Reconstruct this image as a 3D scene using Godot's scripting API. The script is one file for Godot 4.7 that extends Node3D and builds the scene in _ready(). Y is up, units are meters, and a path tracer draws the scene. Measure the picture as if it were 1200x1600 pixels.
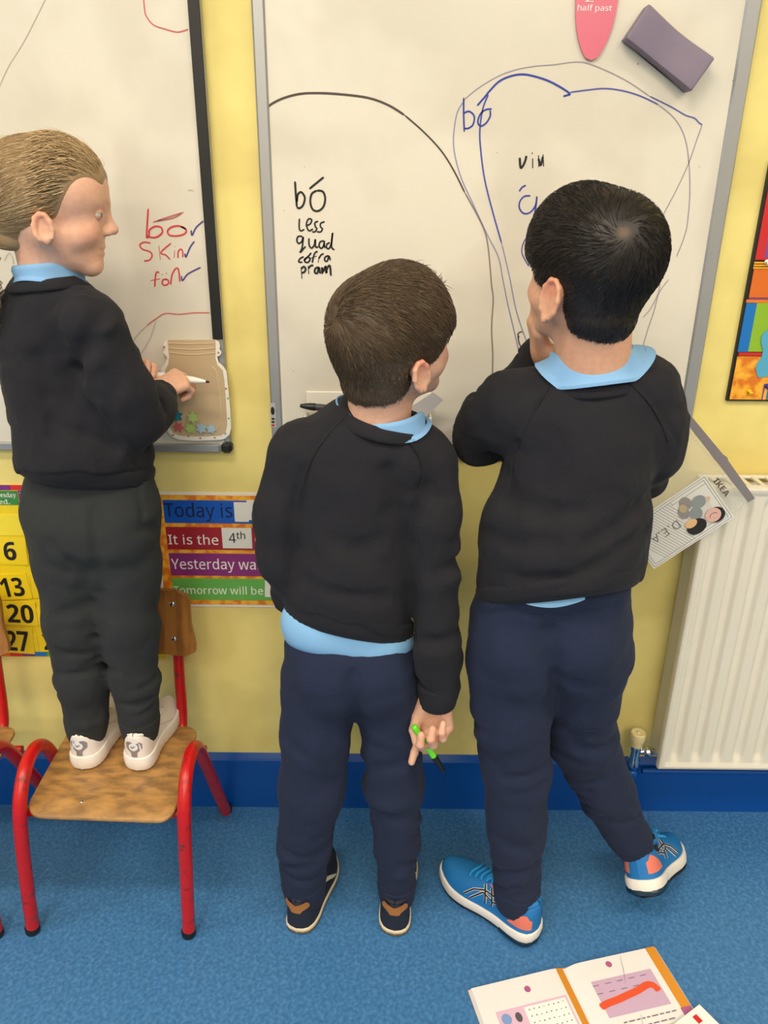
extends Node3D
# A classroom corner: three pupils in navy sweatshirts at two whiteboards on a yellow wall.
# Metres, y up. The wall stands at z = -1.428, the camera at the origin's height of 1.35 m.

const EYE := Vector3(0, 1.35, 0)
const FOCAL := 1202.0            # focal length measured on the 1200 x 1600 photograph
const WALL := 1.428
const PITCH := -22.5
const ROLL := 0.57
var M := {}
var view := Basis()
var taken := {}

# ------------------------------------------------------------------ measuring helpers
func P(x: float, y: float, d: float) -> Vector3:      # the point at depth d in front of the camera
	var v := view * Vector3((x - 600.0) / FOCAL, -(y - 800.0) / FOCAL, -1.0)
	return EYE + v * (d / -v.z)
func RP(y: float, d: float, r: float) -> float:        # r measured in the photograph, as metres at that depth
	var v := view * Vector3(0, -(y - 800.0) / FOCAL, -1.0)
	return r * (d / -v.z) / FOCAL
func W(x: float, y: float, off := 0.0) -> Vector3:     # a point on the wall plane, off metres in front of it
	return P(x, y, WALL - off)
func G(x: float, y: float, h := 0.0) -> Vector3:       # a point at height h above the floor
	var v := view * Vector3((x - 600.0) / FOCAL, -(y - 800.0) / FOCAL, -1.0)
	return EYE + v * ((h - EYE.y) / v.y)

# ------------------------------------------------------------------ mesh builder
class Mb:
	var v := PackedVector3Array()
	var n := PackedVector3Array()
	var c := PackedColorArray()
	var uv := PackedVector2Array()
	var ix := PackedInt32Array()
	var col := Color.WHITE
	var tinted := false
	var mapped := false
	func vert(p: Vector3, nn: Vector3, u := Vector2.ZERO) -> int:
		v.append(p); n.append(nn); c.append(col); uv.append(u)
		return v.size() - 1
	func tri_i(a: int, b: int, d: int, h: Vector3):
		if (v[b] - v[a]).cross(v[d] - v[a]).dot(h) > 0.0:
			ix.append(a); ix.append(d); ix.append(b)
		else:
			ix.append(a); ix.append(b); ix.append(d)
	func tri(a: Vector3, b: Vector3, d: Vector3, h: Vector3):
		var nn := (b - a).cross(d - a).normalized()
		if nn.dot(h) < 0: nn = -nn
		var i := vert(a, nn); vert(b, nn); vert(d, nn)
		tri_i(i, i + 1, i + 2, nn)
	func quad(a: Vector3, b: Vector3, d: Vector3, e: Vector3, h: Vector3):
		var nn := (d - a).cross(e - b).normalized()
		if nn.dot(h) < 0: nn = -nn
		var i := vert(a, nn, Vector2(0, 0)); vert(b, nn, Vector2(1, 0)); vert(d, nn, Vector2(1, 1)); vert(e, nn, Vector2(0, 1))
		tri_i(i, i + 1, i + 2, nn); tri_i(i, i + 2, i + 3, nn)
	func box(ce: Vector3, s: Vector3, bev := 0.0, B := Basis()):   # chamfered box
		var h := s * 0.5
		var b: float = min(bev, min(h.x, min(h.y, h.z)) * 0.9)
		if b <= 0.0: b = min(h.x, min(h.y, h.z)) * 0.02
		var f := func(sx, sy, sz, k) -> Vector3:
			var q := Vector3(sx * (h.x - (0.0 if k == 0 else b)), sy * (h.y - (0.0 if k == 1 else b)), sz * (h.z - (0.0 if k == 2 else b)))
			return ce + B * q
		for s1 in [-1, 1]:
			quad(f.call(s1, -1, -1, 0), f.call(s1, 1, -1, 0), f.call(s1, 1, 1, 0), f.call(s1, -1, 1, 0), B * Vector3(s1, 0, 0))
			quad(f.call(-1, s1, -1, 1), f.call(1, s1, -1, 1), f.call(1, s1, 1, 1), f.call(-1, s1, 1, 1), B * Vector3(0, s1, 0))
			quad(f.call(-1, -1, s1, 2), f.call(1, -1, s1, 2), f.call(1, 1, s1, 2), f.call(-1, 1, s1, 2), B * Vector3(0, 0, s1))
			for s2 in [-1, 1]:
				quad(f.call(s1, s2, -1, 0), f.call(s1, s2, 1, 0), f.call(s1, s2, 1, 1), f.call(s1, s2, -1, 1), B * Vector3(s1, s2, 0))
				quad(f.call(s1, -1, s2, 0), f.call(s1, 1, s2, 0), f.call(s1, 1, s2, 2), f.call(s1, -1, s2, 2), B * Vector3(s1, 0, s2))
				quad(f.call(-1, s1, s2, 1), f.call(1, s1, s2, 1), f.call(1, s1, s2, 2), f.call(-1, s1, s2, 2), B * Vector3(0, s1, s2))
				for s3 in [-1, 1]:
					tri(f.call(s1, s2, s3, 0), f.call(s1, s2, s3, 1), f.call(s1, s2, s3, 2), B * Vector3(s1, s2, s3))
	func grid(pts: PackedVector3Array, rows: int, cols: int, wrap_c := false, wrap_r := false, hint := Vector3.ZERO, caps := false):
		# a smooth sheet of rows x cols points; hint is a direction for open sheets, else it turns outward by itself
		var base := v.size()
		var ns := PackedVector3Array(); ns.resize(rows * cols)
		var rn := rows if wrap_r else rows - 1
		var cn := cols if wrap_c else cols - 1
		var mid := Vector3.ZERO
		for p in pts: mid += p
		mid /= pts.size()
		var way := 0.0
		for r in rn:
			for k in cn:
				var i0 := r * cols + k; var i1 := r * cols + (k + 1) % cols
				var j0 := ((r + 1) % rows) * cols + k; var j1 := ((r + 1) % rows) * cols + (k + 1) % cols
				var f := (pts[j1] - pts[i0]).cross(pts[j0] - pts[i1])
				ns[i0] += f; ns[i1] += f; ns[j0] += f; ns[j1] += f
				if hint != Vector3.ZERO: way += f.dot(hint)
				elif wrap_c:
					var rc := Vector3.ZERO
					for q in [0, cols / 3, 2 * cols / 3]: rc += pts[r * cols + q]
					way += f.dot(pts[i0] - rc / 3.0)
				else: way += f.dot((pts[i0] + pts[j1]) * 0.5 - mid)
		var sg := 1.0 if way >= 0 else -1.0
		for i in rows * cols:
			vert(pts[i], ns[i].normalized() * sg, Vector2(float(i % cols) / max(cols - 1, 1), float(i / cols) / max(rows - 1, 1)))
		for r in rn:
			for k in cn:
				var i0 := base + r * cols + k; var i1 := base + r * cols + (k + 1) % cols
				var j0 := base + ((r + 1) % rows) * cols + k; var j1 := base + ((r + 1) % rows) * cols + (k + 1) % cols
				if sg > 0:
					ix.append_array(PackedInt32Array([i0, j1, i1, i0, j0, j1]))
				else:
					ix.append_array(PackedInt32Array([i0, i1, j1, i0, j1, j0]))
		if caps:
			for r in [0, rows - 1]:
				var cc := Vector3.ZERO
				for k in cols: cc += pts[r * cols + k]
				cc /= cols
				var oc := Vector3.ZERO
				var r2: int = 1 if r == 0 else rows - 2
				for k in cols: oc += pts[r2 * cols + k]
				oc /= cols
				var h := cc - oc
				if h.length() < 1e-7: h = cc - mid
				for k in cols: tri(cc, pts[r * cols + k], pts[r * cols + (k + 1) % cols], h)
	func tube(path: PackedVector3Array, radii: Array, sides := 12, caps := true, squash := 1.0, up := Vector3.ZERO):
		var pts := PackedVector3Array()
		var m := path.size()
		var side := Vector3.ZERO
		for i in m:
			var t := (path[min(i + 1, m - 1)] - path[max(i - 1, 0)]).normalized()
			if up != Vector3.ZERO: side = t.cross(up).normalized()
			elif side == Vector3.ZERO: side = t.cross(Vector3.UP if absf(t.y) < 0.9 else Vector3.RIGHT).normalized()
			else: side = (side - t * side.dot(t)).normalized()
			var o := side.cross(t).normalized()
			var r: float = radii[min(i, radii.size() - 1)]
			for k in sides:
				var a := TAU * k / sides
				pts.append(path[i] + side * cos(a) * r + o * sin(a) * r * squash)
		grid(pts, m, sides, true, false, Vector3.ZERO, caps)
	func lathe(o: Vector3, B: Basis, prof: Array, sides := 24, caps := true, rib := 0, ribamp := 0.0):   # prof: [radius, height] up B.y
		var pts := PackedVector3Array()
		for q in prof:
			for k in sides:
				var a := TAU * k / sides
				var r: float = q[0] + (ribamp * cos(a * rib) if rib > 0 else 0.0)
				pts.append(o + B * Vector3(cos(a) * r, q[1], sin(a) * r))
		grid(pts, prof.size(), sides, true, false, Vector3.ZERO, caps)
	func plate(poly: PackedVector2Array, o: Vector3, B: Basis, t: float):   # a flat outline in B.x, B.y with thickness t along B.z
		var tr := Geometry2D.triangulate_polygon(poly)
		for k in range(0, tr.size(), 3):
			var q := []
			for j in 3: q.append(o + B * Vector3(poly[tr[k + j]].x, poly[tr[k + j]].y, t))
			tri(q[0], q[1], q[2], B.z)
			if t > 0:
				tri(q[0] - B.z * t, q[1] - B.z * t, q[2] - B.z * t, -B.z)
		if t > 0:
			var cw := Geometry2D.is_polygon_clockwise(poly)
			for k in poly.size():
				var a := poly[k]; var b := poly[(k + 1) % poly.size()]
				var e := b - a
				var nn := Vector2(e.y, -e.x) * (-1.0 if cw else 1.0)
				quad(o + B * Vector3(a.x, a.y, 0), o + B * Vector3(b.x, b.y, 0), o + B * Vector3(b.x, b.y, t), o + B * Vector3(a.x, a.y, t), B * Vector3(nn.x, nn.y, 0))
	func ribbon(path: PackedVector3Array, wd: float, nrm: Vector3, taper := true):   # flat stroke facing nrm
		var m := path.size()
		var pts := PackedVector3Array()
		for i in m:
			var t := (path[min(i + 1, m - 1)] - path[max(i - 1, 0)]).normalized()
			var s := t.cross(nrm).normalized()
			var k := 0.5
			if taper and (i == 0 or i == m - 1): k = 0.22
			pts.append(path[i] + s * wd * k); pts.append(path[i] - s * wd * k)
		grid(pts, m, 2, false, false, nrm)
	func mesh() -> ArrayMesh:
		var a := []
		a.resize(Mesh.ARRAY_MAX)
		a[Mesh.ARRAY_VERTEX] = v; a[Mesh.ARRAY_NORMAL] = n; a[Mesh.ARRAY_INDEX] = ix
		if tinted: a[Mesh.ARRAY_COLOR] = c
		if mapped: a[Mesh.ARRAY_TEX_UV] = uv
		var m := ArrayMesh.new()
		m.add_surface_from_arrays(Mesh.PRIMITIVE_TRIANGLES, a)
		return m

# ------------------------------------------------------------------ solid fields for bodies and clothes
class Sdf:
	var A := PackedVector3Array()
	var D := PackedVector3Array()
	var IL := PackedFloat32Array()
	var RA := PackedFloat32Array()
	var DR := PackedFloat32Array()
	var K := PackedFloat32Array()
	var FL := PackedFloat32Array()
	var N := PackedVector3Array()
	var OP := PackedInt32Array()       # 0 join, 1 cut away, 2 keep only below a plane
	var CA := PackedVector3Array()     # creases
	var CD := PackedVector3Array()
	var CI := PackedFloat32Array()
	var CW := PackedFloat32Array()
	var CH := PackedFloat32Array()
	var noise: FastNoiseLite
	var amp := 0.0
	var stretch := Vector3.ONE
	func cap(a: Vector3, b: Vector3, ra: float, rb: float, k := 0.03, flat := 1.0, nrm := Vector3(0, 0, 1), op := 0):
		A.append(a); D.append(b - a)
		var l := (b - a).length_squared()
		IL.append(1.0 / l if l > 1e-10 else 0.0)
		RA.append(ra); DR.append(rb - ra); K.append(k); FL.append(flat); N.append(nrm.normalized()); OP.append(op)
	func plane(o: Vector3, nrm: Vector3, k := 0.006):   # removes what lies beyond the plane, on the side nrm points to
		cap(o, o, 0.0, 0.0, k, 1.0, nrm, 2)
	func crease(a: Vector3, b: Vector3, w: float, h: float):
		CA.append(a); CD.append(b - a); CI.append(1.0 / max((b - a).length_squared(), 1e-8)); CW.append(w); CH.append(h)
	func one(i: int, p: Vector3) -> float:
		if OP[i] == 2: return (p - A[i]).dot(N[i])
		var w := p - A[i]
		var t := clampf(w.dot(D[i]) * IL[i], 0.0, 1.0)
		w -= D[i] * t
		var r := RA[i] + DR[i] * t
		var f := FL[i]
		if f == 1.0: return w.length() - r
		var c := w.dot(N[i])
		var l1 := (w + N[i] * (c * (f - 1.0))).length()
		var l2 := (w + N[i] * (c * (f * f - 1.0))).length()
		return (l1 - r) * l1 / maxf(l2, 1e-6)
	func ev(p: Vector3, act: PackedInt32Array) -> float:
		var d := 1.0
		for i in act:
			var e := one(i, p)
			var k := K[i]
			if OP[i] == 0:
				var h := maxf(k - absf(d - e), 0.0)
				d = minf(d, e) - h * h / (4.0 * k + 1e-9)
			else:
				if OP[i] == 1: e = -e
				var h2 := maxf(k - absf(d - e), 0.0)
				d = maxf(d, e) + h2 * h2 / (4.0 * k + 1e-9)
		return d
	func at(p: Vector3) -> float:
		return ev(p, all())
	var every := PackedInt32Array()
	func all() -> PackedInt32Array:
		if every.size() != A.size(): every = PackedInt32Array(range(A.size()))
		return every
	func out(o: Vector3, dir: Vector3, far := 0.35) -> Vector3:    # where a ray from outside towards o first meets the surface
		var t := far
		for i in 40:
			var d := at(o + dir * t)
			if d < 0.0004: break
			t -= d * 0.8
			if t < 0.0: break
		return o + dir * t
	func build(mb: Mb, cell: float, org := Vector3.ZERO, lo = null, hi = null):
		var mn := Vector3(1e3, 1e3, 1e3); var mx := -mn
		for i in A.size():
			if OP[i] != 0: continue
			var r: float = max(RA[i], RA[i] + DR[i]) + K[i] * 0.3 + amp + cell
			for q in [A[i], A[i] + D[i]]:
				mn = mn.min(q - Vector3(r, r, r)); mx = mx.max(q + Vector3(r, r, r))
		if lo != null: mn = mn.max(lo)
		if hi != null: mx = mx.min(hi)
		var nb := Vector3i(((mx - mn) / (cell * 4.0)).ceil()) + Vector3i.ONE
		var nx := nb.x * 4; var ny := nb.y * 4; var nz := nb.z * 4
		var f := PackedFloat32Array(); f.resize(nx * ny * nz); f.fill(1.0)
		var live := PackedInt32Array()
		var rad := cell * 2.7
		var thr := cell * 4.6 + amp
		var cm := 0.0
		for i in CH.size(): cm = max(cm, absf(CH[i]))
		thr += cm
		var es := PackedFloat32Array(); es.resize(A.size())
		var sy := nx; var sz := nx * ny
		for bz in nb.z:
			for by in nb.y:
				for bx in nb.x:
					var c := mn + Vector3(bx * 4 + 1.5, by * 4 + 1.5, bz * 4 + 1.5) * cell
					var low := 1e3
					for i in A.size():
						es[i] = one(i, c)
						if OP[i] == 0 and es[i] < low: low = es[i]
					if low > thr + 0.02: continue
					var act := PackedInt32Array()
					for i in A.size():
						if OP[i] == 0:
							if es[i] < low + 2.0 * rad + K[i] + 0.01: act.append(i)
						elif OP[i] == 1:
							if es[i] < rad + K[i] + 0.01: act.append(i)
						elif es[i] > -rad - K[i] - 0.01: act.append(i)
					var d0 := ev(c, act)
					if d0 > thr: continue
					var deep := d0 < -thr
					if not deep: live.append(bx + nb.x * (by + nb.y * bz))
					var cr := PackedInt32Array()
					if not deep:
						for i in CA.size():
							var w := c - CA[i]
							w -= CD[i] * clampf(w.dot(CD[i]) * CI[i], 0.0, 1.0)
							if w.length() < rad + CW[i] * 2.2: cr.append(i)
					for z in 4:
						for y in 4:
							var at0 := bx * 4 + (by * 4 + y) * sy + (bz * 4 + z) * sz
							if deep:
								for x in 4: f[at0 + x] = -1.0
								continue
							for x in 4:
								var p := mn + Vector3(bx * 4 + x, by * 4 + y, bz * 4 + z) * cell
								var d := ev(p, act)
								if absf(d) < thr:
									if amp > 0.0: d += amp * noise.get_noise_3dv(p * stretch)
									for i in cr:
										var w := p - CA[i]
										w -= CD[i] * clampf(w.dot(CD[i]) * CI[i], 0.0, 1.0)
										var g := w.length_squared() / (CW[i] * CW[i])
										if g < 5.0: d += CH[i] * exp(-g)
								f[at0 + x] = d
		var base := mb.v.size()
		var id := {}
		var off := PackedInt32Array([0, 1, sy, sy + 1, sz, sz + 1, sz + sy, sz + sy + 1])
		var ea := PackedInt32Array([0, 2, 4, 6, 0, 1, 4, 5, 0, 1, 2, 3])
		var eb := PackedInt32Array([1, 3, 5, 7, 2, 3, 6, 7, 4, 5, 6, 7])
		var cells := PackedInt32Array()
		for b in live:
			var bx := b % nb.x; var by := (b / nb.x) % nb.y; var bz := b / (nb.x * nb.y)
			for q in 64:
				var x := bx * 4 + (q & 3); var y := by * 4 + ((q >> 2) & 3); var z := bz * 4 + (q >> 4)
				if x >= nx - 1 or y >= ny - 1 or z >= nz - 1: continue
				var i0 := x + y * sy + z * sz
				var s := 0
				for k in 8:
					if f[i0 + off[k]] < 0.0: s += 1
				if s == 0 or s == 8: continue
				var acc := Vector3.ZERO; var m := 0
				for e in 12:
					var fa := f[i0 + off[ea[e]]]; var fb := f[i0 + off[eb[e]]]
					if (fa < 0.0) == (fb < 0.0): continue
					var t := fa / (fa - fb)
					var ka := ea[e]; var kb := eb[e]
					var pa := Vector3(ka & 1, (ka >> 1) & 1, ka >> 2); var pb := Vector3(kb & 1, (kb >> 1) & 1, kb >> 2)
					acc += pa + (pb - pa) * t; m += 1
				id[i0] = mb.v.size()
				cells.append(i0)
				mb.vert(mn + (Vector3(x, y, z) + acc / m) * cell - org, Vector3.ZERO)
		for i0 in cells:
			for ax in 3:
				var st: int = [1, sy, sz][ax]
				var s1: int = [sy, sz, 1][ax]; var s2: int = [sz, 1, sy][ax]
				var fa := f[i0]; var fb := f[i0 + st]
				if (fa < 0.0) == (fb < 0.0): continue
				var a = id.get(i0); var b = id.get(i0 - s1); var c = id.get(i0 - s1 - s2); var d = id.get(i0 - s2)
				if a == null or b == null or c == null or d == null: continue
				var nn := (mb.v[c] - mb.v[a]).cross(mb.v[d] - mb.v[b])
				if fa < 0.0:
					mb.ix.append_array(PackedInt32Array([a, c, b, a, d, c]))
				else:
					nn = -nn
					mb.ix.append_array(PackedInt32Array([a, b, c, a, c, d]))
				mb.n[a] += nn; mb.n[b] += nn; mb.n[c] += nn; mb.n[d] += nn
		for i in range(base, mb.v.size()): mb.n[i] = mb.n[i].normalized()

# ------------------------------------------------------------------ scene helpers
func numbered(called: String) -> String:
	if not taken.has(called):
		taken[called] = 0
		return called
	taken[called] += 1
	return "%s_%03d" % [called, taken[called]]
func tag(o: Node, label: String, category := "", group := "", kind := "") -> Node:
	if label: o.set_meta("label", label)
	if category: o.set_meta("category", category)
	if group: o.set_meta("group", group)
	if kind: o.set_meta("kind", kind)
	return o
func thing(called: String, label: String, category: String, at: Vector3, group := "") -> Node3D:
	var o := Node3D.new()
	o.name = numbered(called)
	add_child(o)
	o.position = at
	tag(o, label, category, group)
	return o
func put(called: String, mb: Mb, mat: Material, parent: Node = null, label := "") -> MeshInstance3D:
	var o := MeshInstance3D.new()
	o.mesh = mb.mesh()
	o.material_override = mat
	if parent == null or parent == self:
		o.name = numbered(called)
		add_child(o)
	else:
		o.name = called
		parent.add_child(o, true)
	if label: o.set_meta("label", label)
	return o
func setting(called: String, mb: Mb, mat: Material) -> MeshInstance3D:
	var o := put(called, mb, mat)
	o.set_meta("kind", "structure")
	return o
func clone(o: Node3D, label: String, at: Vector3) -> Node3D:
	var c := o.duplicate()
	c.name = numbered(String(o.name).rstrip("0123456789").trim_suffix("_"))
	add_child(c)
	c.position = at
	if label: c.set_meta("label", label)
	return c
func smooth(pts: PackedVector3Array, per := 5) -> PackedVector3Array:      # a curve through the points
	var r := PackedVector3Array()
	var m := pts.size()
	for i in m - 1:
		var a := pts[max(i - 1, 0)]; var b := pts[i]; var c := pts[i + 1]; var d := pts[min(i + 2, m - 1)]
		for k in per: r.append(b.cubic_interpolate(c, a, d, float(k) / per))
	r.append(pts[m - 1])
	return r
func lettering(text: String, parent: Node, lo: Vector3, B: Basis, size: Vector2, mat: Material, font := "Droid Sans", depth := 0.0006, called := "lettering", weight := 400) -> MeshInstance3D:
	# text fitted into a box that starts at lo and runs size.x along B.x and size.y along B.y
	var t := TextMesh.new()
	var f := SystemFont.new()
	f.font_names = PackedStringArray([font])
	f.font_weight = weight
	t.font = f; t.text = text; t.font_size = 48; t.pixel_size = 0.01; t.depth = 0.02
	t.curve_step = 1.5
	var bb := t.get_aabb()
	var o := MeshInstance3D.new()
	o.mesh = t; o.name = called; o.material_override = mat
	parent.add_child(o, true)
	var sx := size.x / bb.size.x; var sy := size.y / bb.size.y
	var b2 := Basis(B.x * sx, B.y * sy, B.z * (depth / 0.02))
	var base: Vector3 = (parent as Node3D).position if parent.get_parent() == self else Vector3.ZERO
	o.transform = Transform3D(b2, lo - base - b2 * Vector3(bb.position.x, bb.position.y, -0.01))
	return o

# ------------------------------------------------------------------ materials
func mat(c: Color, rough := 0.7, metal := 0.0) -> StandardMaterial3D:
	var m := StandardMaterial3D.new()
	m.albedo_color = c; m.roughness = rough; m.metallic = metal
	return m
func noise_tex(freq: float, seed_: int, cols: Array, offs: Array, oct := 4, kind := FastNoiseLite.TYPE_SIMPLEX_SMOOTH, size := 512) -> NoiseTexture2D:
	var n := FastNoiseLite.new()
	n.noise_type = kind; n.frequency = freq; n.seed = seed_; n.fractal_octaves = oct
	var t := NoiseTexture2D.new()
	t.width = size; t.height = size; t.seamless = true; t.noise = n
	var g := Gradient.new()
	g.offsets = PackedFloat32Array(offs); g.colors = PackedColorArray(cols)
	t.color_ramp = g
	return t
func triplanar(m: StandardMaterial3D, tex: Texture2D, scale_: Vector3, world := false):
	m.albedo_texture = tex
	m.uv1_triplanar = not world
	m.uv1_world_triplanar = world
	if world: m.uv1_triplanar = true
	m.uv1_scale = scale_
func bump(m: StandardMaterial3D, tex: Texture2D, cm: float, scale_: Vector3, world := false):
	m.heightmap_enabled = true; m.heightmap_texture = tex; m.heightmap_scale = cm
	m.uv1_triplanar = true
	m.uv1_world_triplanar = world
	m.uv1_scale = scale_
func grey2(a: float, b: float) -> Array:
	return [Color(a, a, a), Color(b, b, b)]

func make_materials():
	var wall := mat(Color(0.94, 0.87, 0.54), 0.55)
	triplanar(wall, noise_tex(0.006, 3, [Color(0.95, 0.94, 0.92), Color.WHITE], [0.3, 0.7]), Vector3(1.2, 1.2, 1.2), true)
	M.wall = wall
	var plain := mat(Color(0.90, 0.87, 0.78), 0.8)
	M.plain = plain
	M.ceiling = mat(Color(0.95, 0.94, 0.91), 0.9)
	var floor_ := mat(Color(1, 1, 1), 0.5)
	triplanar(floor_, noise_tex(0.035, 5, [Color(0.20, 0.40, 0.60), Color(0.235, 0.45, 0.66), Color(0.25, 0.47, 0.685), Color(0.33, 0.54, 0.74)], [0.2, 0.45, 0.65, 0.95], 6), Vector3(5.2, 5.2, 5.2), true)
	M.floor = floor_
	M.skirt = mat(Color(0.015, 0.29, 0.62), 0.28)
	var board := mat(Color(0.885, 0.86, 0.81), 0.22)
	triplanar(board, noise_tex(0.004, 11, [Color(0.955, 0.95, 0.945), Color(1, 1, 1)], [0.35, 0.6], 5), Vector3(1.0, 1.0, 1.0), true)
	M.board = board
	M.alu = mat(Color(0.66, 0.66, 0.67), 0.38, 0.55)
	M.black = mat(Color(0.06, 0.06, 0.065), 0.5)
	M.dark_plastic = mat(Color(0.07, 0.075, 0.09), 0.45)
	M.white_plastic = mat(Color(0.93, 0.91, 0.87), 0.3)
	M.paper = mat(Color(0.93, 0.92, 0.92), 0.8)
	M.orange_print = mat(Color(1, 1, 1), 0.55)
	triplanar(M.orange_print, noise_tex(0.012, 21, [Color(0.86, 0.46, 0.08), Color(0.93, 0.62, 0.14), Color(0.97, 0.72, 0.22)], [0.3, 0.5, 0.75], 5), Vector3(5, 5, 5))
	var red := mat(Color(1, 1, 1), 0.3)
	triplanar(red, noise_tex(0.02, 8, [Color(0.30, 0.24, 0.22), Color(0.42, 0.12, 0.10), Color(0.74, 0.075, 0.085), Color(0.76, 0.08, 0.085)], [0.16, 0.235, 0.255, 0.8], 3), Vector3(3.1, 3.1, 3.1))
	M.red_paint = red
	var seat := mat(Color(1, 1, 1), 0.42)
	triplanar(seat, noise_tex(0.011, 14, [Color(0.53, 0.40, 0.25), Color(0.62, 0.465, 0.28), Color(0.68, 0.51, 0.30), Color(0.74, 0.555, 0.32)], [0.22, 0.42, 0.6, 0.85], 6), Vector3(3.0, 3.0, 7.0))
	M.seat = seat
	var back := mat(Color(1, 1, 1), 0.4)
	triplanar(back, noise_tex(0.008, 15, [Color(0.50, 0.32, 0.14), Color(0.60, 0.40, 0.18), Color(0.64, 0.43, 0.21)], [0.3, 0.5, 0.7], 4), Vector3(7.0, 1.6, 2.0))
	M.back = back
	M.ply_edge = mat(Color(0.55, 0.42, 0.27), 0.6)
	M.steel = mat(Color(0.75, 0.75, 0.76), 0.25, 1.0)
	M.chrome = mat(Color(0.82, 0.83, 0.85), 0.15, 1.0)
	M.radiator = mat(Color(0.90, 0.875, 0.82), 0.32)
	M.cream = mat(Color(0.89, 0.82, 0.62), 0.4)
	# cloth
	var weave := noise_tex(0.11, 31, grey2(0.2, 0.8), [0.2, 0.8], 3)
	var nap := noise_tex(0.045, 32, grey2(0.25, 0.75), [0.25, 0.75], 5)
	M.weave = weave
	M.sweat = mat(Color(0.088, 0.086, 0.118), 0.95); bump(M.sweat, nap, 0.05, Vector3(7, 7, 7)); M.sweat.rim_enabled = true; M.sweat.rim = 0.11; M.sweat.rim_tint = 0.6
	M.navy = mat(Color(0.085, 0.125, 0.235), 0.95); bump(M.navy, nap, 0.05, Vector3(7, 7, 7)); M.navy.rim_enabled = true; M.navy.rim = 0.15; M.navy.rim_tint = 0.7
	M.charcoal = mat(Color(0.145, 0.157, 0.168), 0.95); bump(M.charcoal, nap, 0.05, Vector3(7, 7, 7)); M.charcoal.rim_enabled = true; M.charcoal.rim = 0.15; M.charcoal.rim_tint = 0.7
	M.polo = mat(Color(0.50, 0.68, 0.86), 0.9); bump(M.polo, weave, 0.03, Vector3(16, 16, 16))
	var skin_tex := noise_tex(0.02, 41, [Color(0.97, 0.95, 0.94), Color(1, 1, 1)], [0.3, 0.7], 4)
	M.skin = mat(Color(1, 1, 1), 0.5); M.skin.vertex_color_use_as_albedo = true; triplanar(M.skin, skin_tex, Vector3(9, 9, 9))
	M.skin.subsurf_scatter_enabled = true; M.skin.subsurf_scatter_strength = 0.12
	M.hair = mat(Color(1, 1, 1), 0.5); M.hair.vertex_color_use_as_albedo = true
	M.eye = mat(Color(1, 1, 1), 0.15); M.eye.vertex_color_use_as_albedo = true

# ------------------------------------------------------------------ the scene
func _ready():
	var cam := Camera3D.new()
	cam.name = "camera"
	cam.fov = rad_to_deg(2.0 * atan(800.0 / FOCAL))
	cam.position = EYE
	view = Basis(Vector3.RIGHT, deg_to_rad(PITCH)) * Basis(Vector3.BACK, deg_to_rad(ROLL))
	cam.basis = view
	cam.near = 0.02
	add_child(cam)
	cam.current = true
	var we := WorldEnvironment.new()
	we.name = "daylight"
	var env := Environment.new()
	env.background_mode = Environment.BG_SKY
	var sky := Sky.new()
	var sm := ProceduralSkyMaterial.new()
	sm.sky_top_color = Color(0.62, 0.74, 0.90); sm.sky_horizon_color = Color(0.86, 0.89, 0.93)
	sm.ground_horizon_color = Color(0.55, 0.55, 0.52); sm.ground_bottom_color = Color(0.35, 0.35, 0.33)
	sky.sky_material = sm
	env.sky = sky
	env.background_energy_multiplier = 3.0
	env.tonemap_mode = Environment.TONE_MAPPER_LINEAR
	env.tonemap_exposure = 0.94
	env.sdfgi_enabled = true; env.ssao_enabled = true; env.ssil_enabled = true
	we.environment = env
	add_child(we)
	make_materials()
	var lamp_spots := [Vector3(-0.4, 2.66, -0.15), Vector3(1.5, 2.66, -0.15), Vector3(-2.0, 2.66, -0.15), Vector3(-0.9, 2.66, 1.3), Vector3(0.9, 2.66, 1.3), Vector3(-0.9, 2.66, 3.0), Vector3(0.9, 2.66, 3.0)]
	for k in lamp_spots.size():
		ceiling_lamp(lamp_spots[k], k)
	room()
	chairs()
	boards()
	charts()
	radiator()
	girl()
	middle_boy()
	right_boy()
	board_things()
	zip_bag()
	book()

func ceiling_lamp(at: Vector3, k: int):
	var where: String = ["in the front row above the whiteboards", "at the right end of the front row", "in the front row by the windows", "in the middle row towards the windows", "at the right of the middle row", "in the rear row towards the windows", "at the right of the rear row"][k]
	var o := thing("ceiling_lamp", "white fluorescent ceiling lamp with frosted diffuser " + where, "lamp", at)
	var b := Mb.new()
	b.box(Vector3(0, 0.01, 0), Vector3(1.24, 0.06, 0.34), 0.006)
	put("housing", b, M.white_plastic, o)
	var e := Mb.new()
	e.box(Vector3(0, -0.024, 0), Vector3(1.18, 0.012, 0.28), 0.004)
	var em := mat(Color(0.9, 0.9, 0.88), 0.5)
	em.emission_enabled = true; em.emission = Color(1.0, 0.95, 0.86); em.emission_energy_multiplier = 1.0
	put("diffuser", e, em, o)
	var l := AreaLight3D.new()
	l.name = "lamp_light"
	l.area_size = Vector2(1.16, 0.26)
	l.light_color = Color(1.0, 0.945, 0.85)
	l.light_energy = LAMP_POWER * [0.85, 0.75, 0.75, 1.2, 1.2, 1.4, 1.4][k]
	l.area_range = 12.0
	l.shadow_enabled = true
	l.position = Vector3(0, -0.036, 0)
	l.rotation_degrees = Vector3(-90, 0, 0)
	o.add_child(l)
const LAMP_POWER := 2.9

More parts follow.
